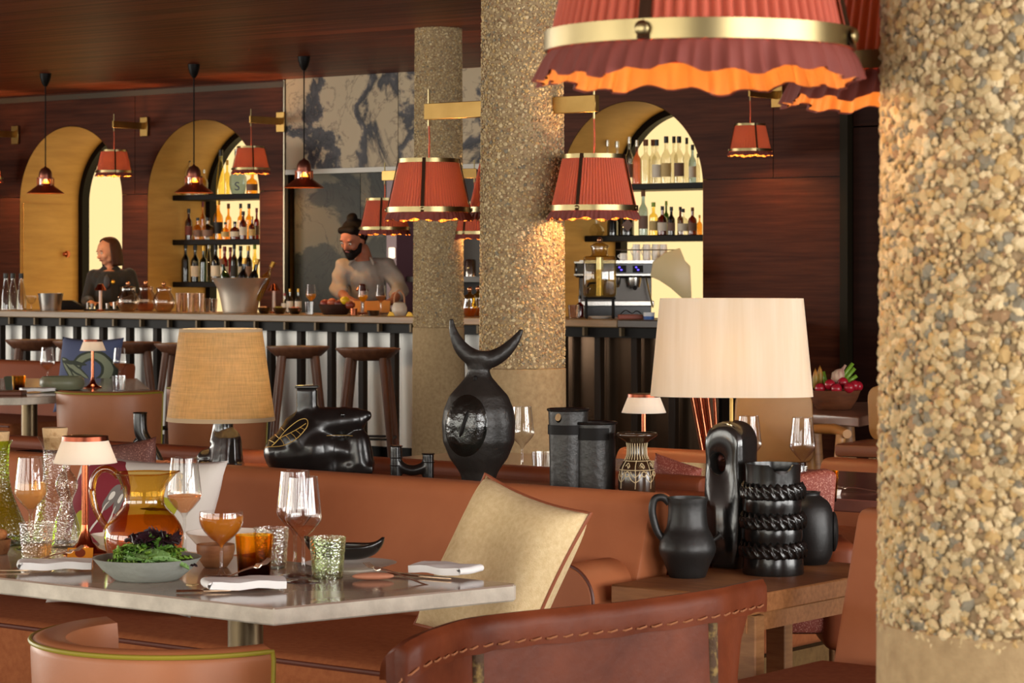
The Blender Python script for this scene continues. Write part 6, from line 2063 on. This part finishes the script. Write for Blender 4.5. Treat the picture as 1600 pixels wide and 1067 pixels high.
obj('pot', lathe([(0, 0), (9 * s, 0), (12 * s, 6 * s), (12 * s, 13 * s), (9 * s, 20 * s), (7 * s, 21 * s), (0, 22 * s)], 30), M('teapot_grey', (196, 184, 168), 0.4), e)
obj('handle', tube(smoothp([(-8 * s, 0, 19 * s), (-7 * s, 0, 32 * s), (0, 0, 40 * s), (7 * s, 0, 32 * s), (8 * s, 0, 19 * s)], 4), 1.4 * s, 8), M('teapot_cane', (170, 120, 84), 0.6), e)
for k, px in enumerate((611, 640)):
    e, s, yb = bthing('lemon_wedge', ('lemon wedge left of the white teapot', 'lemon wedge right of the white teapot')[k], 'fruit', px, 13.2, 'lemon wedges')
    obj('peel', prism_y([(-6 * s, 0), (6 * s, 0), (3 * s, 6 * s), (-2 * s, 7 * s)], -0.015, 0.015, 0.004), M('lemon_yellow', (236, 196, 70), 0.5), e)
for k, px in enumerate((734, 747)):
    e, s, yb = bthing('amber_jar', ('amber lidded jar left in the gap between columns', 'amber lidded jar half behind the middle column')[k], 'jar', px, 13.3 + 0.28 * k, 'amber jars')
    obj('body', lathe([(0, 0), (7 * s, 0), (11 * s, 8 * s), (12 * s, 16 * s), (9 * s, 27 * s), (9.5 * s, 30 * s)], 30), GLASS('amber_jar_glass', (240, 206, 110), 0.04, base=0.12, edge=0.6), e, smooth=180)
    ld = obj('lid', lathe([(10 * s, 30 * s), (9 * s, 33 * s), (3 * s, 36 * s), (3 * s, 39 * s), (0, 39 * s)], 26), MC['amber_jar_glass'], e, smooth=180)
    obj('knob', ball((0, 0, 43 * s), 4.2 * s, 14, 10), M('knob_copper', (210, 150, 110), 0.1), ld)
    obj('contents', solid([(7 * s, 1 * s), (10.5 * s, 8 * s), (11 * s, 14 * s)], 24), LIQUID('jar_amber', (226, 160, 50), 0.4), e)
p = onY(735, WY + 0.22, 1.291)
s = depth(p) / F
single('glass_canister', 'clear glass canister on the niche shelf between the columns', 'canister', vessel([(9 * s, 0), (9 * s, 24 * s), (7 * s, 27 * s)], 0.003, 24), MC['jar_glass'], p)

# drink dispenser
p, s, yb = onbar(937, 13.4)
e = thing('drink_dispenser', 'glass drink dispenser with knob lid on a black stand', 'dispenser', p, TH)
P = lambda x, y, dy=0.0: ((x - 937) * s, dy, (yb - y) * s)
pr = [(25 * s, 25 * s)]
hw_ = 25 * s
gb = baked(box(-hw_, hw_, -hw_, hw_, P(0, 464)[2], P(0, 400)[2], 0.02, 3), 0, 0)
obj('tank', gb, GLASS('tank_glass', (226, 214, 180), 0.03, base=0.1), e, smooth=60)
obj('water', box(-hw_ + 0.006, hw_ - 0.006, -hw_ + 0.006, hw_ - 0.006, P(0, 462)[2], P(0, 421)[2], 0.015, 2), LIQUID('tank_water', (206, 180, 126), 0.18, (244, 230, 190)), e)
obj('neck', lathe([(16 * s, P(0, 401)[2]), (12 * s, P(0, 397)[2]), (13 * s, P(0, 386)[2])], 30), MC['tank_glass'], e, smooth=180)
ld = obj('lid', lathe([(14 * s, P(0, 387)[2]), (15 * s, P(0, 384)[2]), (8 * s, P(0, 380)[2]), (3 * s, P(0, 378)[2]), (0, P(0, 378)[2])], 30), MC['tank_glass'], e, smooth=180)
obj('knob', ball(P(937, 375), 4.5 * s, 16, 10), MC['knob_copper'], ld)
obj('ice_tube', tube([P(937, 462), P(937, 402)], 6 * s, 20), GLASS('tube_glass', (220, 220, 210), 0.05, base=0.3), e)
for sx in (-1, 1):
    for sy in (-1, 1):
        obj('leg', tube([(sx * 21 * s, sy * 21 * s, P(0, 465)[2]), (sx * 21 * s, sy * 21 * s, 0.0)], 1.6 * s, 8), BLACK, e)
obj('ring', tube([(sx * 23 * s, sy * 23 * s, P(0, 466)[2]) for sx, sy in ((-1, -1), (1, -1), (1, 1), (-1, 1))], 1.8 * s, 8, True), BLACK, e)
tp = obj('tap', tube(smoothp([P(920, 452, -hw_), P(918, 452, -hw_ - 0.03), P(917, 458, -hw_ - 0.045)], 3), 2.2 * s, 10), STEEL, e)
obj('tap_lever', tube(smoothp([P(917, 448, -hw_ - 0.04), P(920, 443, -hw_ - 0.04), P(930, 442, -hw_ - 0.04)], 3), 1.4 * s, 8), BLACK, tp)
e, s, yb = bthing('drip_dish', 'white drip dish under the drink dispenser', 'dish', 938, 13.32)
obj('dish', vessel([(12 * s, 0), (19 * s, 4 * s)], 0.002, 28), WHITECER, e)
e, s, yb = bthing('bar_tumbler', 'clear cut tumbler beside the middle column on the counter', 'glass', 896, 13.3)
obj('wall', vessel([(7 * s, 0), (9 * s, 21 * s)], 0.003, 20), MC['jar_glass'], e)
bottle('small amber bottle left of the drink dispenser', 906, 462, CTZ + 0.001, 13.55, 'squat', 13, Gr, Kb, None, 'counter bottles')
e, s, yb = bthing('blue_tub', 'white tub with blue base beside the lamp shade', 'tub', 1014, 13.3)
obj('base', vessel([(8 * s, 0), (8.6 * s, 5 * s)], 0.002, 24), M('tub_blue', (60, 96, 160), 0.4), e)
obj('top', move(vessel([(8.6 * s, 0), (9 * s, 6 * s)], 0.002, 24), (0, 0, 5.05 * s)), M('tub_white', (206, 206, 210), 0.4), e)
e, s, yb = bthing('payment_tray', 'copper-red tray with cables on the service counter', 'tray', 985, 13.35)
obj('tray', box(-19 * s, 19 * s, -0.07, 0.07, 0, 7 * s, 0.004), M('tray_red', (140, 66, 44), 0.5), e)
obj('cable', tube(smoothp([(-16 * s, -0.05, 7.5 * s), (-8 * s, -0.06, 14 * s), (2 * s, -0.04, 9 * s), (9 * s, -0.06, 13 * s), (17 * s, -0.03, 8 * s)], 5), 0.8 * s, 6), BLACK, e)

# coffee machine on the back counter
p = onY(985, WY - 0.30, 0.992)
s = depth(p) / F
yb = 500.0
e = thing('coffee_machine', 'black and steel two-group coffee machine with cream side panel', 'coffee machine', p, TH)
P = lambda x, y, dy=0.0: ((x - 985) * s, dy, (yb - y) * s)
cm = lambda x0, x1, y0, y1, d0, d1, b=0.004: box(P(x0, 0)[0], P(x1, 0)[0], d0, d1, P(0, y1)[2], P(0, y0)[2], b)
obj('head', cm(898, 1022, 410, 434, -0.16, 0.12, 0.012), M('machine_black', (26, 22, 20), 0.2), e)
obj('trim_strip', cm(896, 1018, 409, 412, -0.165, -0.15, 0.001), STEEL, e)
obj('trim_strip', cm(896, 1018, 428, 431, -0.165, -0.15, 0.001), STEEL, e)
obj('back', cm(905, 1018, 434, 482, 0.0, 0.12), M('machine_grey', (70, 66, 62), 0.25, 0.8), e)
obj('drip_tray', cm(905, 1020, 470, 478, -0.16, 0.0), STEEL, e)
obj('base', cm(910, 1016, 478, 500, -0.13, 0.12), MC['machine_black'], e)
sp = [P(1018, 410), P(1036, 396), P(1060, 388), P(1068, 408), P(1076, 416), P(1078, 466), P(1064, 466), P(1046, 450), P(1028, 438), P(1014, 432)]
sp = [(a[0], a[2]) for a in sp]
obj('side_panel', prism_y(sp, -0.17, -0.13, 0.006), M('machine_cream', (214, 196, 150), 0.35), e)
obj('cup_rail', tube([P(960, 391, -0.1), P(1062, 391, -0.1)], 0.9 * s, 8), STEEL, e)
obj('top_tray', cm(905, 1040, 407, 410, -0.14, 0.12, 0.001), STEEL, e)
for k, x in enumerate((969, 995)):
    sc_ = obj('display', cm(x - 8, x + 8, 415, 426, -0.166, -0.158, 0.001), BLACK, e)
    for q_ in range(2):
        obj('lit_digit', cm(x - 4 + q_ * 3, x - 2 + q_ * 3 + 0.6, 417 + 4 * q_, 419 + 4 * q_, -0.168, -0.1655, 0), EMIT('digit_blue', (90, 70, 255), 4.0), sc_)
for x in (958, 990):
    gh = obj('group_head', solid_at(x) if False else move(solid([(9 * s, -9 * s), (11 * s, 0), (11 * s, 6 * s)], 24), P(x, 440, -0.09)), STEEL, e)
    obj('portafilter', tube([P(x, 447, -0.1), P(x, 450, -0.2)], [3 * s, 3.6 * s], 10), BLACK, gh)
obj('steam_wand', tube([P(1008, 434, -0.12), P(1012, 455, -0.16), P(1018, 480, -0.18)], 1.3 * s, 8), BRASS, e)
for k, (x, y) in enumerate(((974, 406), (994, 400), (1010, 400), (1024, 400), (1036, 400))):
    w_ = P(x, 407, -0.04)
    b_ = Vector((CT * w_[0] + ST * 0.04, ST * w_[0] - CT * 0.04, w_[2])) + p
    h_ = (407 - (396 if k == 0 else 382)) * s
    e2 = thing('coffee_cup', '%s white coffee cup on top of the coffee machine' % ('leftmost', 'second', 'third', 'fourth', 'rightmost')[k], 'cup', b_, TH, 'cups on the coffee machine')
    obj('cup', vessel([(4.5 * s, 0), (6 * s, 0.003), (6.2 * s, h_ * 0.6), (5.6 * s, h_)], 0.002, 24), WHITECER, e2)
    obj('handle', tube(smoothp([(-6 * s, 0, h_ * 0.8), (-9 * s, 0, h_ * 0.6), (-6 * s, 0, h_ * 0.3)], 4), 0.8 * s, 6), WHITECER, e2)

# marks on two bottles
def letters(body, size, name='lettering'):
    cu = bpy.data.curves.new(name, 'FONT')
    cu.body = body
    cu.size = size
    cu.align_x = 'CENTER'
    cu.extrude = 0.0003
    o = bpy.data.objects.new('tmp_text', cu)
    COL.objects.link(o)
    dg = bpy.context.evaluated_depsgraph_get()
    tm = bpy.data.meshes.new_from_object(o.evaluated_get(dg), depsgraph=dg)
    bpy.data.objects.remove(o)
    bpy.data.curves.remove(cu)
    tm.name = name
    tm.materials.clear()
    return tm
for o in [q_ for q_ in bpy.data.objects if q_.get('category') == 'bottle']:
    if o['label'].startswith('seventh pale blue bottle'):
        tm = letters('S', 0.10)
        tm.materials.append(M('mark_blue', (70, 74, 110), 0.5))
        r_ = 14 * depth(o.location) / F
        obj('lettering', tm, None, o, (ST * (r_ + 0.002), -CT * (r_ + 0.002), 0.03), (pi / 2, 0, TH))
    if o['label'].startswith('third black bottle'):
        r_ = 11 * depth(o.location) / F
        obj('label', move(box(-0.032, 0.032, -0.0006, 0.0006, -0.032, 0.032), rot=(0, pi / 4, 0)), Lg, o, (ST * (r_ + 0.003), -CT * (r_ + 0.003), 0.075), (0, 0, TH))

# ------------------------------------------------------------------ people behind the bar
def turn(m, c, yaw, pitch, roll=0.0):
    E = Matrix.Rotation(yaw, 3, 'Z') @ Matrix.Rotation(roll, 3, 'Y') @ Matrix.Rotation(pitch, 3, 'X')
    c = Vector(c)
    return [tuple(E @ Vector(p) + c) for p in m[0]], m[1]
def head_shape(k):
    """a head facing -y, centre of the skull at the origin, k = head height / 0.22"""
    ps = [ball((0, 0.010, 0.022), (0.074, 0.092, 0.088), 24, 16), ball((0, -0.022, -0.012), (0.060, 0.062, 0.072), 20, 14),
          capsule((0, -0.052, -0.072), (0, -0.030, -0.055), 0.024, 0.042), capsule((-0.036, -0.02, -0.055), (0.036, -0.02, -0.055), 0.028, 0.028),
          capsule((0, -0.076, 0.012), (0, -0.095, -0.022), 0.009, 0.0135), ball((0, -0.086, -0.026), (0.018, 0.012, 0.009), 12, 8),
          capsule((-0.034, -0.066, 0.030), (0.034, -0.066, 0.030), 0.014, 0.014), ball((-0.036, -0.055, -0.022), (0.024, 0.022, 0.022), 12, 8), ball((0.036, -0.055, -0.022), (0.024, 0.022, 0.022), 12, 8),
          ball((0, -0.072, -0.048), (0.024, 0.012, 0.011), 12, 8),
          ball((-0.074, 0.006, -0.008), (0.011, 0.019, 0.030), 12, 8), ball((0.074, 0.006, -0.008), (0.011, 0.019, 0.030), 12, 8)]
    m = join(*ps)
    return [tuple(Vector(p) * k) for p in m[0]], m[1]
def hand(w, d, sz=1.0, side=1, curl=0.6):
    """palm and five separate bent fingers from wrist w towards d"""
    w, d = Vector(w), Vector(d).normalized()
    up_ = Vector((0, 0, 1))
    s_ = d.cross(up_)
    s_ = s_.normalized() if s_.length > 0.1 else Vector((1, 0, 0))
    n_ = s_.cross(d).normalized()
    L = 0.085 * sz
    ps = [capsule(w, w + d * 0.02, 0.026 * sz, 0.028 * sz), ]
    for i in range(4):
        o = (i - 1.5) * 0.019 * sz
        ps.append(capsule(w + d * 0.02 + s_ * o * 0.8, w + d * L + s_ * o, 0.015 * sz, 0.012 * sz))
        l = (0.062, 0.074, 0.070, 0.055)[i] * sz
        a = w + d * L + s_ * o
        b = a + (d * cos(curl * 0.5) - n_ * sin(curl * 0.5)) * l * 0.5
        c = b + (d * cos(curl * 1.5) - n_ * sin(curl * 1.5)) * l * 0.5
        ps += [capsule(a, b, 0.0095 * sz, 0.0088 * sz, 8), capsule(b, c, 0.0088 * sz, 0.0075 * sz, 8)]
    a = w + d * 0.03 + s_ * (-side * 0.026 * sz)
    b = a + (d * 0.6 - s_ * side * 0.75).normalized() * 0.04 * sz
    c = b + (d * 0.95 - s_ * side * 0.2).normalized() * 0.03 * sz
    ps += [capsule(a, b, 0.013 * sz, 0.011 * sz, 8), capsule(b, c, 0.011 * sz, 0.009 * sz, 8)]
    return join(*ps)
def feature(c, yaw, pitch, roll, k, at_, m):
    E = Matrix.Rotation(yaw, 3, 'Z') @ Matrix.Rotation(roll, 3, 'Y') @ Matrix.Rotation(pitch, 3, 'X')
    mm = [tuple(E @ ((Vector(p) + Vector(at_)) * k) + Vector(c)) for p in m[0]], m[1]
    return mm
SKIN = M('skin', (204, 146, 116), 0.5, c2=(190, 128, 100), ns=9, spec=0.3)
SKIN2 = M('skin_tan', (176, 112, 84), 0.5, c2=(158, 96, 72), ns=9, spec=0.3)
EYEW, IRIS, LIPS = M('eye_white', (220, 210, 200), 0.3), M('iris_dark', (34, 22, 16), 0.2), M('lips', (150, 70, 64), 0.4)
def face(e, c, yaw, pitch, roll, k, brow, lips=True):
    for sx in (-1, 1):
        o = obj('eye', feature(c, yaw, pitch, roll, k, (sx * 0.031, -0.073, 0.008), ball((0, 0, 0), (0.0125, 0.007, 0.0065), 12, 8)), EYEW, e, smooth=180)
        obj('iris', feature(c, yaw, pitch, roll, k, (sx * 0.031, -0.0785, 0.007), ball((0, 0, 0), (0.0055, 0.003, 0.0055), 10, 6)), IRIS, o, smooth=180)
        obj('eyebrow', feature(c, yaw, pitch, roll, k, (sx * 0.032, -0.0795, 0.026), tube([(-0.017, 0.004, -0.002), (0, -0.002, 0.003), (0.017, 0.005, -0.002)], [0.002, 0.0034, 0.002], 6)), brow, e)
    if lips:
        obj('lips', feature(c, yaw, pitch, roll, k, (0, -0.0835, -0.049), ball((0, 0, 0), (0.019, 0.006, 0.006), 14, 8)), LIPS, e, smooth=180)

# the barwoman: dark jacket, brown bob, looking down to the left
dw = depth(onY(172, 14.15, 0))
p = onY(172, 14.15, 0)
s = dw / F
e = thing('person', 'person in black jacket with brown bob and gold brooch behind the bar', 'person', p, TH)
P = lambda x, y, dy=0.0: Vector(((x - 172) * s, dy, zat(y, dw)))
hc = P(169, 394, -0.02)
k = 0.98
yaw, pit, rol = radians(-52), radians(14), radians(-4)
hd = turn(head_shape(k), hc, yaw, pit, rol)
hip, ch = P(176, 510), P(174, 450)
shl, shr = P(147, 432, 0.0), P(201, 430, 0.02)
ell, elr = P(138, 470, -0.05), P(214, 468, -0.02)
wrl, wrr = P(150, 473, -0.26), P(196, 473, -0.24)
zh = zat(515, dw)
knl, knr = Vector((-0.09, 0.0, 0.48)), Vector((0.11, 0.0, 0.48))
anl, anr = Vector((-0.09, 0.05, 0.07)), Vector((0.11, 0.05, 0.07))
body = [hd, capsule(P(172, 412), P(173, 424), 0.045, 0.05), capsule(P(158, 434), P(188, 434), 0.075, 0.075), capsule(P(172, 440), P(174, 500), 0.115, 0.105),
        capsule(P(163, 515), P(187, 515), 0.105, 0.105), capsule(shl, ell, 0.045, 0.036), capsule(ell, wrl, 0.035, 0.024), capsule(shr, elr, 0.045, 0.036), capsule(elr, wrr, 0.035, 0.024),
        hand(wrl, (0.25, -0.9, 0.0), 0.95, 1, 0.3), hand(wrr, (-0.3, -0.9, 0.0), 0.95, -1, 0.3),
        capsule((-0.09, 0.01, zh), knl, 0.09, 0.056), capsule(knl, anl, 0.054, 0.034), capsule((0.11, 0.01, zh), knr, 0.09, 0.056), capsule(knr, anr, 0.054, 0.034),
        capsule((-0.09, 0.05, 0.035), (-0.09, -0.12, 0.03), 0.034, 0.03), capsule((0.11, 0.05, 0.035), (0.11, -0.12, 0.03), 0.034, 0.03)]
obj('body', baked(join(*body), 0.0075, 3), SKIN, e, smooth=180)
BROWN = M('hair_brown', (78, 42, 22), 0.45, spec=0.25, c2=(52, 26, 13), ns=5, scale=(30, 30, 1.5), bump=0.4, bs=30)
face(e, hc, yaw, pit, rol, k, BROWN)
def bob(u, v):
    t = v * 2.25
    gp = 0.25 + 0.95 * min(1, max(0, (t - 0.55) / 0.5))
    a = -pi / 2 + gp + (2 * pi - 2 * gp) * u
    if t < 1.5:
        z = 0.118 * cos(t * 0.92) + 0.006
        r_ = sin(min(t * 0.92, pi / 2)) ** 0.75
    else:
        z = 0.118 * cos(1.38) + 0.006 - (t - 1.5) * 0.20
        r_ = 1.0 + 0.05 * sin((t - 1.5) * 3) - 0.06 * (t - 1.5)
    return (0.088 * r_ * cos(a), 0.018 + 0.104 * r_ * sin(a), z)
hair = shell(grid(bob, 44, 20), 0.008)
obj('hair', turn(([tuple(Vector(q) * k) for q in hair[0]], hair[1]), hc, yaw, pit * 0.4, rol), BROWN, e, smooth=180)
JACK = M('jacket_black', (16, 14, 15), 0.8, c2=(24, 21, 22), ns=20, sheen=0.2)
jk = [capsule(P(156, 437), P(190, 437), 0.088, 0.088), capsule(P(172, 444), P(174, 505), 0.132, 0.122), capsule(P(163, 517), P(187, 517), 0.118, 0.118),
      capsule(shl, ell, 0.060, 0.050), capsule(ell, ell.lerp(wrl, 0.86), 0.049, 0.038), capsule(shr, elr, 0.060, 0.050), capsule(elr, elr.lerp(wrr, 0.86), 0.049, 0.038), capsule(P(166, 424), P(179, 424), 0.052, 0.052)]
jm = baked(join(*jk), 0.008, 5)
obj('jacket', jm, JACK, e, smooth=180)
obj('blouse', turn(ball((0, 0, 0), (0.03, 0.012, 0.06), 14, 10), P(171, 440, -0.128), radians(-12), 0), M('blouse_dark', (36, 28, 30), 0.5), e, smooth=180)
hit = front_hits(jm, [tuple(P(180, 441))[0::2]])
obj('brooch', lathe([(0, 0), (0.012, 0.002), (0.02, 0.001), (0.014, 0.008), (0, 0.011)], 7) if not hit else move(lathe([(0, 0), (0.012, 0.002), (0.021, 0.001), (0.014, 0.009), (0, 0.012)], 7), hit[0], rot=(pi / 2, 0, 0)), M('brooch_gold', (226, 176, 70), 0.25, 0.9), e)
TRS = M('trousers_dark', (22, 20, 22), 0.8)
tj = [capsule(P(163, 520), P(187, 520), 0.116, 0.116)]
for a_, b_, x_ in ((knl, anl, -0.09), (knr, anr, 0.11)):
    tj += [capsule((x_, 0.01, zh), a_, 0.103, 0.075), capsule(a_, b_ + Vector((0, 0, 0.03)), 0.075, 0.062)]
obj('trousers', baked(join(*tj), 0.011, 3), TRS, e, smooth=180)
for x_ in (-0.09, 0.11):
    obj('shoe', move(ball((0, 0, 0), (0.045, 0.13, 0.042), 16, 10), (x_, -0.04, 0.0425)), BLACK, e, smooth=180)

# the barman: bearded, hair tied up, grey shirt, bent over the counter
dm = depth(onY(572, 14.10, 0))
p = onY(572, 14.10, 0)
s = dm / F
e = thing('person', 'bearded person in grey shirt bending over the bar counter', 'person', p, TH)
P = lambda x, y, dy=0.0: Vector(((x - 572) * s, dy, zat(y, dm)))
hc = P(554, 374, -0.20)
k = 1.10
yaw, pit, rol = radians(-34), radians(30), radians(6)
hd = turn(head_shape(k), hc, yaw, pit, rol)
shl, shr = P(538, 417, -0.10), P(606, 416, -0.06)
ell, elr = P(530, 452, -0.16), P(626, 452, -0.10)
wrl, wrr = P(549, 468, -0.36), P(618, 470, -0.34)
zh = 0.95
knl, knr = Vector((-0.10, 0.06, 0.50)), Vector((0.13, 0.06, 0.50))
anl, anr = Vector((-0.10, 0.10, 0.08)), Vector((0.13, 0.10, 0.08))
body = [hd, capsule(P(566, 392, -0.12), P(570, 412, -0.08), 0.062, 0.070), capsule(P(552, 421, -0.08), P(590, 420, -0.05), 0.068, 0.068), capsule(P(572, 430, -0.05), P(574, 480, 0.06), 0.112, 0.108),
        capsule(Vector((-0.06, 0.10, 0.98)), Vector((0.08, 0.10, 0.98)), 0.115, 0.115), capsule(shl, ell, 0.048, 0.043), capsule(ell, wrl, 0.041, 0.030), capsule(shr, elr, 0.048, 0.043), capsule(elr, wrr, 0.043, 0.030),
        hand(wrl, (0.65, -0.6, -0.05), 1.1, 1, 0.5), hand(wrr, (-0.6, -0.65, -0.05), 1.1, -1, 0.5),
        capsule((-0.10, 0.10, zh), knl, 0.10, 0.062), capsule(knl, anl, 0.06, 0.04), capsule((0.13, 0.10, zh), knr, 0.10, 0.062), capsule(knr, anr, 0.06, 0.04),
        capsule((-0.10, 0.10, 0.04), (-0.10, -0.09, 0.035), 0.038, 0.034), capsule((0.13, 0.10, 0.04), (0.13, -0.09, 0.035), 0.038, 0.034)]
obj('body', baked(join(*body), 0.0078, 3), SKIN2, e, smooth=180)
DARKH = M('hair_dark', (15, 9, 7), 0.6, spec=0.12, c2=(26, 15, 11), ns=5, scale=(20, 20, 3), bump=0.5, bs=30)
face(e, hc, yaw, pit, rol, k, DARKH, True)
hm = baked(join(ball((0, 0.030, 0.050), (0.082, 0.092, 0.078), 20, 14), capsule((-0.045, -0.04, 0.082), (0.045, -0.03, 0.088), 0.024, 0.027), capsule((-0.072, 0.01, 0.02), (-0.066, 0.03, -0.035), 0.018, 0.012), capsule((0.072, 0.01, 0.02), (0.066, 0.03, -0.035), 0.018, 0.012), ball((0, 0.07, 0.0), (0.066, 0.045, 0.07), 16, 10), ball((0.0, 0.045, 0.135), (0.036, 0.040, 0.032), 16, 10)), 0.007, 2)
obj('hair', turn(([tuple(Vector(q) * k) for q in hm[0]], hm[1]), hc, yaw, pit, rol), DARKH, e, smooth=180)
bd_ = baked(join(capsule((-0.05, -0.035, -0.062), (0, -0.062, -0.092), 0.024, 0.032), capsule((0.05, -0.035, -0.062), (0, -0.062, -0.092), 0.024, 0.032), capsule((-0.066, -0.008, -0.02), (-0.052, -0.032, -0.06), 0.012, 0.022), capsule((0.066, -0.008, -0.02), (0.052, -0.032, -0.06), 0.012, 0.022), capsule((-0.026, -0.078, -0.043), (0.026, -0.078, -0.043), 0.009, 0.009), capsule((-0.028, -0.072, -0.045), (-0.024, -0.062, -0.08), 0.011, 0.016), capsule((0.028, -0.072, -0.045), (0.024, -0.062, -0.08), 0.011, 0.016)), 0.006, 2)
obj('beard', turn(([tuple(Vector(q) * k) for q in bd_[0]], bd_[1]), hc, yaw, pit, rol), DARKH, e, smooth=180)
SHIRT = M('shirt_grey', (168, 154, 142), 0.85, c2=(150, 136, 124), ns=4, bump=0.3, bs=12, bd=0.01)
sj = [capsule(P(549, 422, -0.08), P(594, 421, -0.05), 0.088, 0.088), capsule(P(571, 430, -0.06), P(574, 482, 0.05), 0.140, 0.136), capsule(Vector((-0.06, 0.10, 0.98)), Vector((0.08, 0.10, 0.98)), 0.13, 0.13),
      capsule(shl, ell, 0.066, 0.060), capsule(ell, ell.lerp(wrl, 0.30), 0.060, 0.054), capsule(shr, elr, 0.066, 0.062), capsule(elr, elr.lerp(wrr, 0.45), 0.066, 0.058)]
sm = baked(join(*sj), 0.009, 4)
rn = random.Random(4)
sm = ([(x + 0.006 * sin(z * 55 + x * 20), y + 0.007 * sin(z * 48 + x * 34 + 1), z) for x, y, z in sm[0]], sm[1])
so = obj('shirt', sm, SHIRT, e, smooth=180)
for sg, pts in ((-1, [(556, 405), (549, 412), (556, 420)]), (1, [(580, 402), (584, 412), (574, 422)])):
    pp = [P(x, y, -0.155 + 0.01 * i) for i, (x, y) in enumerate(pts)]
    obj('collar', tube(smoothp(pp, 4), [0.012, 0.016, 0.02, 0.022, 0.022, 0.02, 0.016, 0.012, 0.006], 10, flat=0.5), SHIRT, so)
tj = [capsule(Vector((-0.06, 0.10, 0.95)), Vector((0.08, 0.10, 0.95)), 0.128, 0.128)]
for a_, b_, x_ in ((knl, anl, -0.10), (knr, anr, 0.13)):
    tj += [capsule((x_, 0.10, zh), a_, 0.112, 0.082), capsule(a_, b_ + Vector((0, 0, 0.03)), 0.082, 0.068)]
obj('trousers', baked(join(*tj), 0.011, 3), TRS, e, smooth=180)
for x_ in (-0.10, 0.13):
    obj('shoe', move(ball((0, 0, 0), (0.05, 0.145, 0.046), 16, 10), (x_, -0.0, 0.0465)), BLACK, e, smooth=180)
